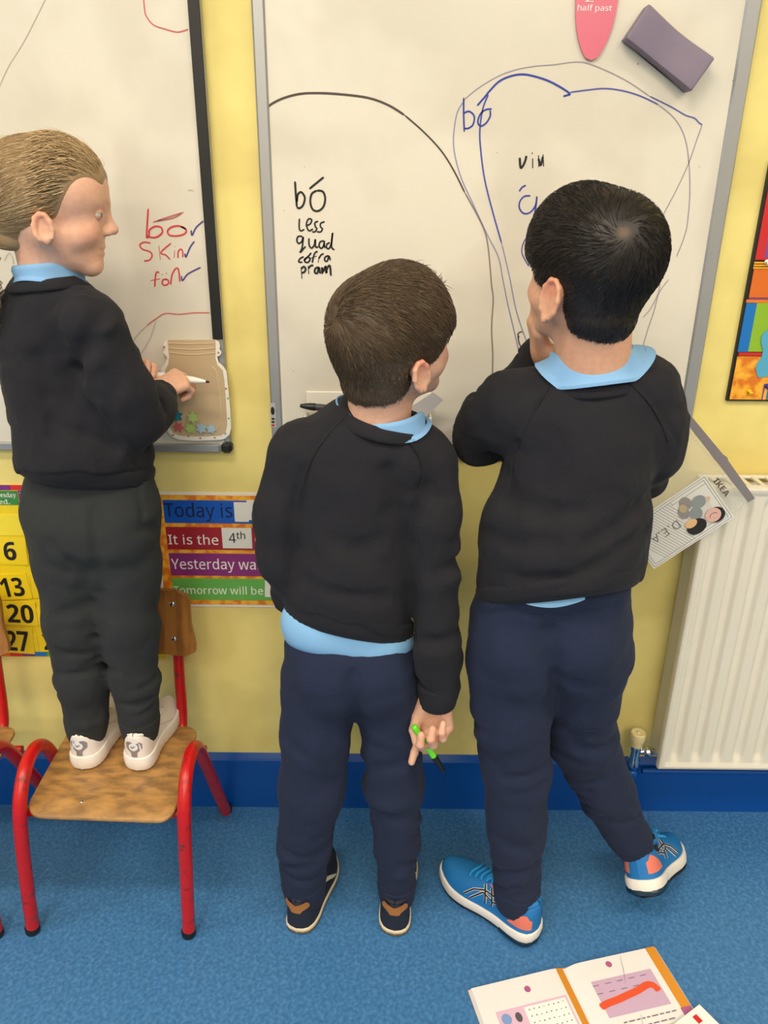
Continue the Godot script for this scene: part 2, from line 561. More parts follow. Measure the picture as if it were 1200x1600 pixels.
func room():
	var b := Mb.new()
	b.box(Vector3(0, 1.35, -WALL - 0.06), Vector3(6.4, 2.9, 0.12))
	setting("wall_back", b, M.wall)
	b = Mb.new(); b.box(Vector3(0, -0.05, 1.3), Vector3(6.4, 0.1, 6.0)); setting("floor", b, M.floor)
	b = Mb.new(); b.box(Vector3(0, 2.76, 1.3), Vector3(6.4, 0.12, 6.0)); setting("ceiling", b, M.ceiling)
	b = Mb.new(); b.box(Vector3(3.16, 1.35, 1.3), Vector3(0.12, 2.9, 5.8)); setting("wall_right", b, M.plain)
	b = Mb.new(); b.box(Vector3(0, 1.35, 4.16), Vector3(6.4, 2.9, 0.12)); setting("wall_front", b, M.plain)
	# left wall with two window openings
	b = Mb.new()
	b.box(Vector3(-3.16, 0.45, 1.3), Vector3(0.12, 0.9, 5.8))
	b.box(Vector3(-3.16, 2.55, 1.3), Vector3(0.12, 0.4, 5.8))
	for z in [-1.0, 1.45, 3.75]:
		b.box(Vector3(-3.16, 1.6, z), Vector3(0.12, 1.5, 0.9))
	setting("wall_left", b, M.plain)
	var glass := mat(Color(0.95, 0.98, 1.0, 0.06), 0.02)
	glass.transparency = BaseMaterial3D.TRANSPARENCY_ALPHA
	for k in 2:
		var zc: float = [0.225, 2.6][k]
		var fr := Mb.new()
		var wd: float = [1.55, 1.4][k]
		for s in [-1, 1]:
			fr.box(Vector3(-3.16, 1.6, zc + s * (wd * 0.5 - 0.025)), Vector3(0.06, 1.5, 0.05), 0.004)
			fr.box(Vector3(-3.16, 1.6 + s * 0.725, zc), Vector3(0.06, 0.05, wd), 0.004)
		fr.box(Vector3(-3.16, 1.6, zc), Vector3(0.05, 1.5, 0.04), 0.004)
		var w := setting("window_%d" % (k + 1), fr, M.white_plastic)
		var g := Mb.new()
		for s in [-1, 1]:
			g = Mb.new()
			g.box(Vector3(-3.16, 1.6, zc + s * wd * 0.25), Vector3(0.006, 1.42, wd * 0.5 - 0.05))
			put("pane", g, glass, w)
	# blue skirting with a chamfered top
	var prof := PackedVector2Array([Vector2(0, 0), Vector2(0.0085, 0), Vector2(0.0085, 0.137), Vector2(0.006, 0.143), Vector2(0.0, 0.154)])
	b = Mb.new()
	var half := 3.1
	for i in prof.size() - 1:
		var p := prof[i]; var q := prof[i + 1]
		b.quad(Vector3(-half, p.y, -WALL + p.x), Vector3(half, p.y, -WALL + p.x), Vector3(half, q.y, -WALL + q.x), Vector3(-half, q.y, -WALL + q.x), Vector3(0, q.x - p.x + 0.001 if q.y == p.y else p.x - q.x, q.y - p.y))
	for s in [-1, 1]:
		b.quad(Vector3(s * half, 0, -WALL), Vector3(s * half, 0, -WALL + 0.0085), Vector3(s * half, 0.14, -WALL + 0.0085), Vector3(s * half, 0.154, -WALL), Vector3(s, 0, 0))
	setting("baseboard_back", b, M.skirt)

# a rectangle measured on the photograph: left, top, right, bottom, turned into a box on the wall
func wall_box(b: Mb, l: float, t: float, r: float, bt: float, off: float, thick: float, bev := 0.001, org := Vector3.ZERO):
	var my := (t + bt) * 0.5; var mx := (l + r) * 0.5
	var x0 := W(l, my, off).x; var x1 := W(r, my, off).x
	var y0 := W(mx, bt, off).y; var y1 := W(mx, t, off).y
	b.box(Vector3((x0 + x1) * 0.5, (y0 + y1) * 0.5, -WALL + off - thick * 0.5) - org, Vector3(x1 - x0, y1 - y0, thick), bev)

func chairs():
	var o := thing("classroom_chair", "red tubular classroom chair with worn plywood seat that the girl stands on", "chair", Vector3(-0.515, 0, -1.2), "red classroom chairs")
	var org := o.position
	for s in [-1, 1]:
		var f: Array = [[-0.375, 0.0, -1.078], [-0.364, 0.17, -1.073], [-0.357, 0.29, -1.073], [-0.355, 0.345, -1.088], [-0.356, 0.374, -1.125], [-0.357, 0.376, -1.17], [-0.359, 0.345, -1.212], [-0.361, 0.28, -1.252], [-0.363, 0.14, -1.328], [-0.365, 0.0, -1.404]]
		if s < 0:
			f = [[-0.683, 0.0, -1.082], [-0.668, 0.17, -1.076], [-0.655, 0.29, -1.073], [-0.651, 0.345, -1.088], [-0.652, 0.374, -1.125], [-0.654, 0.376, -1.17], [-0.658, 0.345, -1.212], [-0.664, 0.28, -1.252], [-0.675, 0.14, -1.328], [-0.685, 0.0, -1.404]]
		var path := PackedVector3Array()
		for q in f: path.append(Vector3(q[0], q[1], q[2]) - org)
		var b := Mb.new()
		b.tube(smooth(path, 6), [0.0125], 16)
		put("side_frame", b, M.red_paint, o)
		for e in [0, f.size() - 1]:
			var ft := Mb.new()
			ft.lathe(path[e], Basis(), [[0.0128, 0.0], [0.0142, 0.003], [0.0142, 0.014], [0.0130, 0.017]], 16)
			put("foot_cap", ft, M.dark_plastic, o)
	for z in [-1.095, -1.27]:
		var rails := Mb.new()
		rails.tube(PackedVector3Array([Vector3(-0.658, 0.292, z) - org, Vector3(-0.360, 0.292, z) - org]), [0.009], 12)
		put("cross_rail", rails, M.red_paint, o)
	for s in [-1, 1]:
		var x := -0.4215 if s > 0 else -0.588
		var u := Mb.new()
		u.tube(smooth(PackedVector3Array([Vector3(x, 0.292, -1.27) - org, Vector3(x, 0.30, -1.315) - org, Vector3(x, 0.335, -1.335) - org, Vector3(x, 0.44, -1.348) - org, Vector3(x + 0.004 * s, 0.58, -1.360) - org]), 6), [0.011], 14)
		put("back_upright", u, M.red_paint, o)
	# plywood seat: rounded corners, slightly dished, rolled front edge
	var outline := PackedVector2Array()
	var cor := [Vector2(-0.646, -1.072), Vector2(-0.372, -1.066), Vector2(-0.385, -1.318), Vector2(-0.652, -1.318)]
	var rads := [0.035, 0.035, 0.03, 0.03]
	for k in 4:
		var a: Vector2 = cor[(k + 3) % 4]; var c: Vector2 = cor[k]; var d: Vector2 = cor[(k + 1) % 4]
		var e1: Vector2 = c + (a - c).normalized() * rads[k]; var e2: Vector2 = c + (d - c).normalized() * rads[k]
		for j in 9:
			var t := j / 8.0
			outline.append(e1.lerp(c, t).lerp(c.lerp(e2, t), t))
	var cen := Vector2(-0.512, -1.19)
	var pts := PackedVector3Array()
	var levels := [[0.0, -0.010], [0.985, -0.010], [1.0, -0.007], [1.0, -0.003], [0.985, 0.0], [0.75, 0.0], [0.5, -0.002], [0.25, -0.003], [0.0, -0.003]]
	for lv in levels:
		for q in outline:
			var w: Vector2 = cen.lerp(q, lv[0])
			var y: float = 0.314 + lv[1]
			var fr: float = clampf((w.y + 1.10) / 0.034, 0, 1)
			y -= fr * fr * 0.012
			pts.append(Vector3(w.x, y, w.y) - org)
	var sb := Mb.new()
	sb.grid(pts, levels.size(), outline.size(), true, false)
	put("seat", sb, M.seat, o)
	for q in [[-0.55, -1.10], [-0.46, -1.245], [-0.575, -1.245]]:
		var r := Mb.new()
		r.lathe(Vector3(q[0], 0.3125, q[1]) - org, Basis(), [[0.0035, 0.0], [0.0035, 0.001], [0.002, 0.0018], [0.0, 0.002]], 10, false)
		put("rivet", r, M.steel, o)
	# curved plywood backrest
	var bp := PackedVector3Array()
	var ns := 20; var nl := 14
	for lay in 2:
		for i in ns + 1:
			for j in nl + 1:
				var u := -1.0 + 2.0 * i / ns; var v := -1.0 + 2.0 * j / nl
				# superellipse corners
				var hw := 0.119 + (0.012 if v < 0 else 0.0) * -v
				var lim := pow(1.0 - pow(absf(v), 9.0), 1.0 / 9.0) if absf(v) < 1.0 else 0.78
				if absf(v) > 0.985: lim = 0.80
				bp.append(Vector3(-0.5045 + u * hw * lim, 0.547 + v * 0.068, -1.349 + 0.012 * u * u - 0.011 * v - (0.010 if lay == 1 else 0.0)) - org)
	var bb := Mb.new()
	var one_ := bp.slice(0, (ns + 1) * (nl + 1)); var two := bp.slice((ns + 1) * (nl + 1))
	bb.grid(one_, ns + 1, nl + 1, false, false, Vector3.BACK)
	bb.grid(two, ns + 1, nl + 1, false, false, Vector3.FORWARD)
	var loop := []
	for i in ns + 1: loop.append(i * (nl + 1))
	for j in nl + 1: loop.append(ns * (nl + 1) + j)
	for i in ns + 1: loop.append((ns - i) * (nl + 1) + nl)
	for j in nl + 1: loop.append(nl - j)
	var cc := Vector3(-0.5045, 0.547, -1.349) - org
	for k in loop.size():
		var i0: int = loop[k]; var i1: int = loop[(k + 1) % loop.size()]
		if one_[i0].distance_to(one_[i1]) < 1e-5: continue
		bb.quad(one_[i0], one_[i1], two[i1], two[i0], one_[i0] - cc)
	put("backrest", bb, M.back, o)
	for x in [-0.4215, -0.588]:
		for y in [0.587, 0.513]:
			var r := Mb.new()
			r.lathe(Vector3(x, y, -1.349 + 0.012 * pow((x + 0.5045) / 0.119, 2) - 0.011 * (y - 0.547) / 0.068) - org, Basis(Vector3.RIGHT, PI / 2), [[0.006, 0.0], [0.006, 0.0012], [0.004, 0.0025], [0.0, 0.003]], 12, false)
			put("rivet", r, M.steel, o)
	clone(o, "mostly cut-off red classroom chair at the left picture edge, beside the girl's chair", o.position + Vector3(-0.375, 0, 0.006))

func boards():
	# ---- the large middle whiteboard
	var off := 0.018
	var xl := W(400, 150, off).x; var xr := W(1166, 150, off).x
	xl = (W(392, 0, off).x + W(424, 670, off).x) * 0.5
	xr = (W(1190, 0, off).x + W(1087, 640, off).x) * 0.5
	var yb := W(700, 709, off).y; var yt := 2.08
	var o := thing("whiteboard", "wide whiteboard in an aluminium frame in front of the two boys", "whiteboard", Vector3((xl + xr) * 0.5, yb, -WALL))
	var org := o.position
	var b := Mb.new()
	b.box(Vector3((xl + xr) * 0.5, (yb + yt) * 0.5, -WALL + 0.007) - org, Vector3(xr - xl - 0.01, yt - yb - 0.01, 0.014))
	put("panel", b, M.board, o)
	for k in 4:
		b = Mb.new()
		if k == 0: b.box(Vector3(xl + 0.0105, (yb + yt) * 0.5, -WALL + 0.009) - org, Vector3(0.021, yt - yb, 0.018), 0.003)
		if k == 1: b.box(Vector3(xr - 0.0125, (yb + yt) * 0.5, -WALL + 0.009) - org, Vector3(0.025, yt - yb, 0.018), 0.003)
		if k == 2: b.box(Vector3((xl + xr) * 0.5, yb + 0.009, -WALL + 0.0095) - org, Vector3(xr - xl - 0.042, 0.018, 0.019), 0.003)
		if k == 3: b.box(Vector3((xl + xr) * 0.5, yt - 0.01, -WALL + 0.009) - org, Vector3(xr - xl - 0.044, 0.02, 0.018), 0.003)
		put("frame_rail", b, M.alu, o)
	# maker's label at the foot of the left rail
	b = Mb.new()
	wall_box(b, 422.5, 630, 431, 668, off + 0.0012, 0.001, 0.0002, org)
	var lb := put("maker_label", b, mat(Color(0.70, 0.70, 0.70), 0.5), o)
	b = Mb.new()
	var ov := PackedVector2Array()
	for i in 20: ov.append(Vector2(cos(TAU * i / 20) * 0.0035, sin(TAU * i / 20) * 0.0078))
	b.plate(ov, W(426, 642, off + 0.0016) - org, Basis(), 0.0004)
	put("emblem", b, M.black, lb)
	var red_ink := mat(Color(0.75, 0.15, 0.15), 0.6)
	for k in 3:
		b = Mb.new()
		wall_box(b, 424.5, 653 + k * 5, 429, 656 + k * 5, off + 0.0016, 0.0004, 0.0001, org)
		put("print", b, M.black if k < 2 else red_ink, lb)
	writing_middle(o)
	# ---- the left whiteboard
	var x1 := (W(313, 0, off).x + W(347, 530, off).x) * 0.5
	var xs := (W(296, 0, off).x + W(330, 530, off).x) * 0.5
	var y0 := W(200, 706, off).y
	var y_tape := W(340, 530, off).y
	var l := thing("whiteboard", "left whiteboard behind the girl, with a black strip down its right edge", "whiteboard", Vector3(x1 - 0.6, y0, -WALL))
	org = l.position
	var xl2 := x1 - 1.3
	b = Mb.new()
	b.box(Vector3((xl2 + x1) * 0.5, (y0 + yt) * 0.5, -WALL + 0.007) - org, Vector3(x1 - xl2 - 0.006, yt - y0 - 0.006, 0.014))
	put("panel", b, M.board, l)
	b = Mb.new(); b.box(Vector3(x1 - 0.006, (y0 + yt) * 0.5 + 0.01, -WALL + 0.0085) - org, Vector3(0.012, yt - y0 - 0.02, 0.017), 0.002); put("frame_rail", b, M.alu, l)
	b = Mb.new(); b.box(Vector3((xl2 + x1) * 0.5 - 0.01, y0 + 0.0085, -WALL + 0.010) - org, Vector3(x1 - xl2 - 0.02, 0.017, 0.02), 0.003); put("frame_rail", b, M.alu, l)
	b = Mb.new(); b.box(Vector3(x1 - 0.008, y0 + 0.0095, -WALL + 0.0115) - org, Vector3(0.021, 0.020, 0.023), 0.005); put("corner_cap", b, M.dark_plastic, l)
	b = Mb.new(); b.box(Vector3((xs + x1) * 0.5, (y_tape + yt) * 0.5, -WALL + 0.0185) - org, Vector3(x1 - xs, yt - y_tape, 0.003), 0.0008); put("black_strip", b, M.black, l, "black strip along the right edge")
	writing_left(l)

# one stroke of marker ink on a board; the numbers are photograph coordinates (ox, oy origin, s scale)
func ink(o: Node3D, called: String, strokes: Array, ox: float, oy: float, s: float, wd: float, m: Material, off := 0.0146):
	var b := Mb.new()
	var org := o.position
	for st in strokes:
		var pts := PackedVector3Array()
		for k in range(0, st.size(), 2): pts.append(W(ox + st[k] / s, oy + st[k + 1] / s, off) - org)
		b.ribbon(smooth(pts, 6) if pts.size() > 2 else pts, wd, Vector3.BACK)
	put(called, b, m, o)

func writing_middle(o: Node3D):
	var black := mat(Color(0.10, 0.09, 0.09), 0.6)
	var brown := mat(Color(0.30, 0.25, 0.22), 0.6)
	var brown2 := mat(Color(0.50, 0.46, 0.43), 0.6)
	var blue := mat(Color(0.16, 0.22, 0.62), 0.6)
	var pale := mat(Color(0.52, 0.53, 0.70), 0.6)
	var faint := mat(Color(0.60, 0.57, 0.62), 0.6)
	var A := [400.0, 120.0, 2.757]
	ink(o, "drawn_line", [[48, 140, 60, 122, 110, 95, 180, 75, 250, 70, 350, 74, 480, 90, 570, 122, 640, 165]], A[0], A[1], A[2], 0.0034, brown)
	ink(o, "drawn_line", [[640, 165, 720, 235, 795, 315, 850, 400, 900, 500]], A[0], A[1], A[2], 0.0026, brown)
	ink(o, "drawn_line", [[900, 500, 950, 590, 990, 680, 1005, 780, 1015, 900, 1022, 960, 1015, 1080, 1020, 1200, 1018, 1290]], A[0], A[1], A[2], 0.0022, brown2)
	ink(o, "written_word", [[168, 450, 171, 500, 176, 562], [176, 540, 180, 508, 195, 497, 210, 520, 203, 552, 188, 566, 176, 562], [262, 490, 240, 505, 234, 540, 245, 572, 268, 578, 290, 560, 298, 525, 288, 495, 262, 490], [230, 483, 260, 458, 292, 432]], A[0], A[1], A[2], 0.0036, black)
	ink(o, "written_word", [[187, 610, 186, 650, 193, 664, 208, 657], [213, 642, 233, 634, 240, 616, 226, 613, 217, 636, 228, 663, 246, 655], [268, 622, 254, 629, 256, 646, 262, 655, 254, 667, 242, 668], [296, 624, 279, 631, 278, 646, 286, 655, 278, 668, 262, 667]], A[0], A[1], A[2], 0.0028, black)
	ink(o, "written_word", [[200, 688, 182, 688, 176, 705, 184, 718, 198, 708, 203, 690, 199, 735, 190, 757, 214, 730], [228, 695, 229, 725, 240, 738, 252, 722, 255, 700, 257, 733, 268, 732], [292, 706, 276, 712, 272, 730, 282, 739, 292, 726, 294, 706, 294, 730, 302, 735], [318, 714, 305, 722, 304, 736, 314, 740, 324, 720, 330, 672, 325, 730, 338, 746]], A[0], A[1], A[2], 0.0030, black)
	ink(o, "written_word", [[206, 775, 190, 783, 184, 797, 200, 799], [226, 776, 212, 784, 211, 797, 224, 799, 233, 786, 226, 776], [205, 792, 228, 770, 238, 758], [266, 752, 252, 762, 242, 802], [234, 782, 262, 772], [272, 774, 268, 801], [270, 784, 280, 768, 292, 762], [312, 770, 298, 777, 296, 791, 307, 794, 314, 772, 320, 791]], A[0], A[1], A[2], 0.0030, black)
	ink(o, "written_word", [[194, 820, 198, 870], [194, 828, 206, 818, 214, 829, 207, 842, 197, 844], [224, 814, 228, 850], [226, 826, 236, 814, 247, 813], [270, 820, 256, 826, 253, 842, 264, 846, 271, 822, 277, 849], [286, 850, 284, 822, 290, 838, 300, 816, 303, 846, 306, 826, 318, 814, 323, 858]], A[0], A[1], A[2], 0.0036, black)
	for q in [[208, 387], [160, 1267], [120, 575]]:
		ink(o, "ink_dot", [[q[0] - 2, q[1], q[0] + 2, q[1] + 2]], A[0], A[1], A[2], 0.0018, brown)
	var B := [700.0, 90.0, 2.857]
	ink(o, "drawn_line", [[70, 190, 130, 140, 220, 85, 300, 55, 390, 38, 470, 32, 560, 20, 620, 25, 700, 55, 800, 105, 900, 172]], B[0], B[1], B[2], 0.0016, faint)
	ink(o, "drawn_line", [[900, 172, 1000, 222, 1060, 257, 1100, 270, 1120, 290, 1135, 300]], B[0], B[1], B[2], 0.0020, mat(Color(0.33, 0.34, 0.62), 0.6))
	ink(o, "drawn_line", [[1135, 300, 1110, 370, 1075, 470, 1020, 590, 945, 730]], B[0], B[1], B[2], 0.0015, faint)
	ink(o, "drawn_line", [[70, 195, 40, 250, 25, 350, 30, 430, 60, 540, 120, 670, 180, 800, 225, 890, 245, 990, 265, 1090, 300, 1240, 316, 1312]], B[0], B[1], B[2], 0.0018, pale)
	ink(o, "drawn_line", [[130, 215, 165, 175, 185, 150, 230, 105, 290, 80, 350, 76, 430, 97, 490, 125, 543, 160, 530, 168, 515, 173]], B[0], B[1], B[2], 0.0030, blue)
	ink(o, "drawn_line", [[180, 165, 155, 230, 142, 330, 148, 430, 165, 550, 200, 690, 240, 830]], B[0], B[1], B[2], 0.0026, mat(Color(0.24, 0.30, 0.66), 0.6))
	ink(o, "drawn_line", [[240, 830, 275, 980, 300, 1110, 330, 1210, 362, 1295]], B[0], B[1], B[2], 0.0018, pale)
	ink(o, "drawn_line", [[545, 155, 620, 145, 700, 138, 780, 148, 860, 172, 940, 210]], B[0], B[1], B[2], 0.0022, mat(Color(0.30, 0.33, 0.64), 0.6))
	ink(o, "drawn_line", [[940, 210, 1010, 270, 1055, 350, 1075, 460, 1080, 600, 1070, 730, 1055, 800, 1020, 890]], B[0], B[1], B[2], 0.0016, faint)
	ink(o, "written_word", [[70, 178, 70, 260, 73, 332], [70, 248, 95, 240, 117, 262, 112, 298, 92, 315, 74, 316], [196, 230, 170, 232, 146, 250, 133, 285, 145, 306, 170, 292, 188, 262, 188, 236]], B[0], B[1], B[2], 0.0027, blue)
	ink(o, "written_word", [[320, 446, 324, 490, 334, 484, 345, 460, 350, 438], [378, 450, 378, 494], [375, 424, 377, 430], [404, 436, 406, 488], [424, 432, 427, 486], [404, 450, 414, 480, 424, 440]], B[0], B[1], B[2], 0.0038, black)
	ink(o, "written_word", [[318, 598, 330, 580, 348, 570], [368, 617, 340, 620, 320, 645, 320, 675, 340, 696, 368, 690, 390, 660, 397, 620, 394, 655, 388, 690, 390, 706]], B[0], B[1], B[2], 0.0026, blue)
	ink(o, "written_word", [[372, 790, 350, 805, 334, 835, 330, 870, 345, 905, 362, 932]], B[0], B[1], B[2], 0.0018, blue)
	ink(o, "ink_mark", [[318, 1250, 312, 1236, 320, 1226, 332, 1224], [312, 1240, 318, 1275, 336, 1306]], B[0], B[1], B[2], 0.0022, brown)
	ink(o, "drawn_line", [[945, 970, 942, 1040, 905, 1120, 870, 1160], [985, 990, 943, 1050, 920, 1130, 890, 1220, 866, 1305]], B[0], B[1], B[2], 0.0014, faint)
	for q in [[1148, 1043], [1095, 1310], [1122, 487], [218, 423]]:
		ink(o, "ink_dot", [[q[0] - 2, q[1], q[0] + 3, q[1] + 2]], B[0], B[1], B[2], 0.0018, brown2)
	# crumbs of ink under the eraser
	for q in [[341, 254, 344, 244], [402, 246, 408, 252], [437, 288, 439, 276], [452, 284, 456, 294], [478, 310, 484, 312], [357, 207, 361, 209], [712, 318, 714, 312]]:
		ink(o, "ink_crumb", [q], 860, 0, 2.5, 0.0022, brown)

func writing_left(o: Node3D):
	var red := mat(Color(0.80, 0.22, 0.24), 0.6)
	var red2 := mat(Color(0.80, 0.38, 0.36), 0.6)
	var pale := mat(Color(0.72, 0.68, 0.63), 0.6)
	var blue := mat(Color(0.30, 0.24, 0.55), 0.6)
	var C := [0.0, 180.0, 2.963]
	ink(o, "written_word", [[686, 432, 682, 500, 679, 564, 690, 556, 692, 532, 718, 515, 746, 520, 750, 545, 720, 566, 682, 562], [860, 528, 830, 513, 795, 518, 776, 535, 786, 556, 828, 558, 858, 546, 860, 528, 838, 515]], C[0], C[1], C[2], 0.0030, red)
	ink(o, "written_word", [[708, 496, 778, 472, 850, 450], [720, 492, 800, 476, 838, 456]], C[0], C[1], C[2], 0.0024, mat(Color(0.70, 0.42, 0.42), 0.6))
	ink(o, "written_word", [[697, 592, 665, 588, 647, 602, 660, 620, 694, 632, 704, 650, 692, 670, 666, 675], [735, 604, 742, 668], [792, 592, 745, 635, 768, 648, 788, 668], [808, 626, 806, 660], [808, 606, 809, 610], [824, 662, 825, 632, 838, 620, 846, 634, 846, 658]], C[0], C[1], C[2], 0.0024, red)
	ink(o, "written_word", [[738, 728, 722, 732, 716, 796], [696, 766, 742, 757], [772, 760, 755, 762, 751, 780, 765, 788, 780, 778, 778, 764, 764, 758], [750, 740, 754, 736], [768, 734, 772, 730], [790, 786, 795, 745, 808, 716, 822, 708, 829, 730, 832, 772]], C[0], C[1], C[2], 0.0026, red)
	ink(o, "tick_mark", [[885, 532, 889, 556, 908, 520, 942, 489]], C[0], C[1], C[2], 0.0026, blue)
	ink(o, "tick_mark", [[856, 640, 861, 656, 880, 612, 900, 584]], C[0], C[1], C[2], 0.0026, blue)
	ink(o, "tick_mark", [[840, 744, 845, 766, 870, 735, 930, 704]], C[0], C[1], C[2], 0.0026, blue)
	ink(o, "drawn_line", [[972, 915, 900, 915, 830, 922, 765, 918, 720, 944, 680, 974]], C[0], C[1], C[2], 0.0020, red2)
	ink(o, "drawn_line", [[680, 974, 640, 1012, 610, 1055], [722, 944, 700, 1020, 665, 1085, 632, 1130]], C[0], C[1], C[2], 0.0012, pale)
	ink(o, "drawn_line", [[120, -30, 130, 80, 145, 130, 200, 195, 300, 230, 380, 250, 430, 242, 470, 228]], 200, 0, 5.0, 0.0019, red2)
	ink(o, "drawn_line", [[80, -20, 40, 60, 10, 110, -10, 160]], 0, 0, 1.0, 0.0012, pale)
	ink(o, "ink_mark", [[870, 352, 880, 345, 895, 352]], C[0], C[1], C[2], 0.0016, pale)
	ink(o, "written_word", [[20, 675, 40, 640, 58, 660, 62, 690], [70, 600, 100, 590, 120, 630]], C[0], C[1], C[2], 0.0014, pale)

func panel(parent: Node3D, called: String, l: float, t: float, r: float, b: float, off: float, m: Material, thick := 0.0012) -> MeshInstance3D:
	var mb := Mb.new()
	var org: Vector3 = parent.position if parent.get_parent() == self else Vector3.ZERO
	wall_box(mb, l, t, r, b, off, thick, 0.0003, org)
	return put(called, mb, m, parent)
func wall_text(parent: Node3D, text: String, l: float, t: float, r: float, b: float, off: float, m: Material, font := "Droid Sans", org := Vector3.ZERO, weight := 400):
	var lo := Vector3(W(l, (t + b) * 0.5, off).x, W((l + r) * 0.5, b, off).y, -WALL + off)
	var x1 := W(r, (t + b) * 0.5, off).x; var y1 := W((l + r) * 0.5, t, off).y
	var me := lettering(text, parent, lo, Basis(), Vector2(x1 - lo.x, y1 - lo.y), m, font, 0.0005, "lettering", weight)
	me.position -= org
	return me

func charts():
	var white := mat(Color(0.90, 0.89, 0.86), 0.5)
	var wink := mat(Color(0.95, 0.93, 0.90), 0.6)
	var kink := mat(Color(0.08, 0.08, 0.08), 0.6)
	# ---- the day chart behind the middle boy
	var o := thing("day_chart", "laminated orange wall chart with Today is, Yesterday was and Tomorrow will be", "chart", W(345, 950, 0.0))
	panel(o, "backing", 243.5, 770.5, 608, 949, 0.002, white, 0.002)
	panel(o, "orange_sheet", 249, 775, 602, 945.5, 0.0032, M.orange_print)
	var strips := [[256, 783, 590, 818.6, Color(0.03, 0.33, 0.73), "blue"], [260.5, 825, 590, 860, Color(0.64, 0.11, 0.16), "red"], [265.5, 866, 590, 900.6, Color(0.54, 0.17, 0.46), "purple"], [270, 905, 590, 938.6, Color(0.40, 0.69, 0.30), "green"]]
	var x0 := W(263, 860, 0.0042).x
	var made := []
	for q in strips:
		var mb := Mb.new()
		wall_box(mb, q[0], q[1], q[2], q[3], 0.0042, 0.001, 0.0002, o.position)
		var s := put("day_strip", mb, mat(q[4], 0.45), o, q[5] + " strip with lettering")
		made.append(s)
	var navy := mat(Color(0.03, 0.09, 0.26), 0.6)
	var org := o.position
	wall_text(made[0], "Today is", 257, 785.5, 363, 815, 0.0043, navy, "Droid Sans", org)
	wall_text(made[1], "It is the", 263, 835, 341, 851, 0.0043, wink, "Droid Sans", org)
	wall_text(made[1], "of", 398, 833, 422, 850, 0.0043, wink, "Droid Sans", org)
	wall_text(made[2], "Yesterday was", 268, 873, 411, 894.5, 0.0043, wink, "Droid Sans", org)
	wall_text(made[3], "Tomorrow will be", 271, 916, 411, 928.5, 0.0043, wink, "Droid Sans", org)
	# cards stuck on it
	var cards := [["blank white card stuck on the blue strip after Today is", 366, 785, 388, 815.5, ""], ["white card with a weekday, overlapping the blank card on the blue strip", 386, 782, 440, 813, "Wednesday"], ["white card reading 4th on the red strip", 347, 825, 393.5, 857, "4th"], ["blank white card over the end of the green strip at the boy's elbow", 414, 898, 452, 934, ""], ["white card after Yesterday was, half hidden by the boy's sleeve", 415, 868, 470, 902, ""]]
	for k in cards.size():
		var c: Array = cards[k]
		var off := 0.0054 + (0.0011 if k == 1 or k == 3 else 0.0)
		var mb := Mb.new()
		var ctr := W((c[1] + c[3]) * 0.5, (c[2] + c[4]) * 0.5, off)
		wall_box(mb, c[1], c[2], c[3], c[4], off, 0.001, 0.0002, ctr)
		if c[5] == "":
			var me := put("word_card", mb, white)
			me.position = ctr
			me.rotation.z = -0.06 if k == 3 else 0.0
			tag(me, c[0], "card", "cards on the day chart")
		else:
			var t := thing("word_card", c[0], "card", ctr, "cards on the day chart")
			put("card", mb, white, t)
			if c[5] == "4th":
				wall_text(t, "4", 357.5, 833, 368.5, 848, off + 0.0001, kink)
				wall_text(t, "th", 369, 830.5, 383, 842, off + 0.0001, kink)
			else:
				wall_text(t, c[5], 402, 789, 470, 808, off + 0.0001, kink)
	# ---- the yellow calendar behind the girl's legs
	var yel := mat(Color(0.93, 0.82, 0.13), 0.35)
	var cal := thing("calendar_chart", "yellow pocket calendar chart on the wall behind the girl's legs", "calendar", W(100, 1025, 0.0))
	panel(cal, "backing", -260, 757, 244, 1026, 0.002, yel, 0.002)
	var rain := [Color(0.85, 0.16, 0.16), Color(0.93, 0.45, 0.12), Color(0.94, 0.82, 0.20), Color(0.30, 0.62, 0.25), Color(0.10, 0.45, 0.80), Color(0.47, 0.18, 0.52)]
	for k in 26:
		panel(cal, "border_piece", -250 + k * 19, 758, -231 + k * 19, 766, 0.003, mat(rain[(k + 4) % 6], 0.5))
		panel(cal, "border_piece", -250 + k * 19, 1019, -231 + k * 19, 1025.5, 0.003, mat(rain[(k * 5 + 2) % 6], 0.5))
	var heads := [["Tuesday", -62, -28, Color(0.85, 0.45, 0.12)], ["Wednesday", -27, 28, Color(0.22, 0.53, 0.25)], ["Thursday", 29, 84, Color(0.45, 0.17, 0.50)], ["Friday", 85, 140, Color(0.10, 0.40, 0.75)], ["Saturday", 141, 196, Color(0.80, 0.15, 0.2)]]
	var short := ["Tues.", "Wed.", "Thurs.", "Fri.", "Sat."]
	for k in heads.size():
		var h: Array = heads[k]
		var s := panel(cal, "column_head", h[1], 767, h[2], 789, 0.003, mat(h[3], 0.45))
		wall_text(s, h[0], h[1] + 2, 769.5, h[2] - 3, 779, 0.0031, wink, "Droid Serif", cal.position)
		wall_text(s, short[k], h[1] + 12, 780, h[2] - 13, 787.5, 0.0031, wink, "Droid Serif", cal.position)
	# clear pockets: a raised lip on every one
	var clear := mat(Color(0.95, 0.86, 0.22), 0.2)
	for r in 5:
		var ty: float = [792.0, 839.0, 886.0, 938.0, 979.0][r]
		var by: float = [837.0, 883.0, 934.0, 977.0, 1018.0][r]
		for c in 5:
			var sh := r * 5.5
			panel(cal, "pocket", -75 + c * 57 + sh, ty + 12, -20 + c * 57 + sh, by, 0.0034, clear, 0.0014)
	var ykard := mat(Color(0.95, 0.83, 0.12), 0.4)
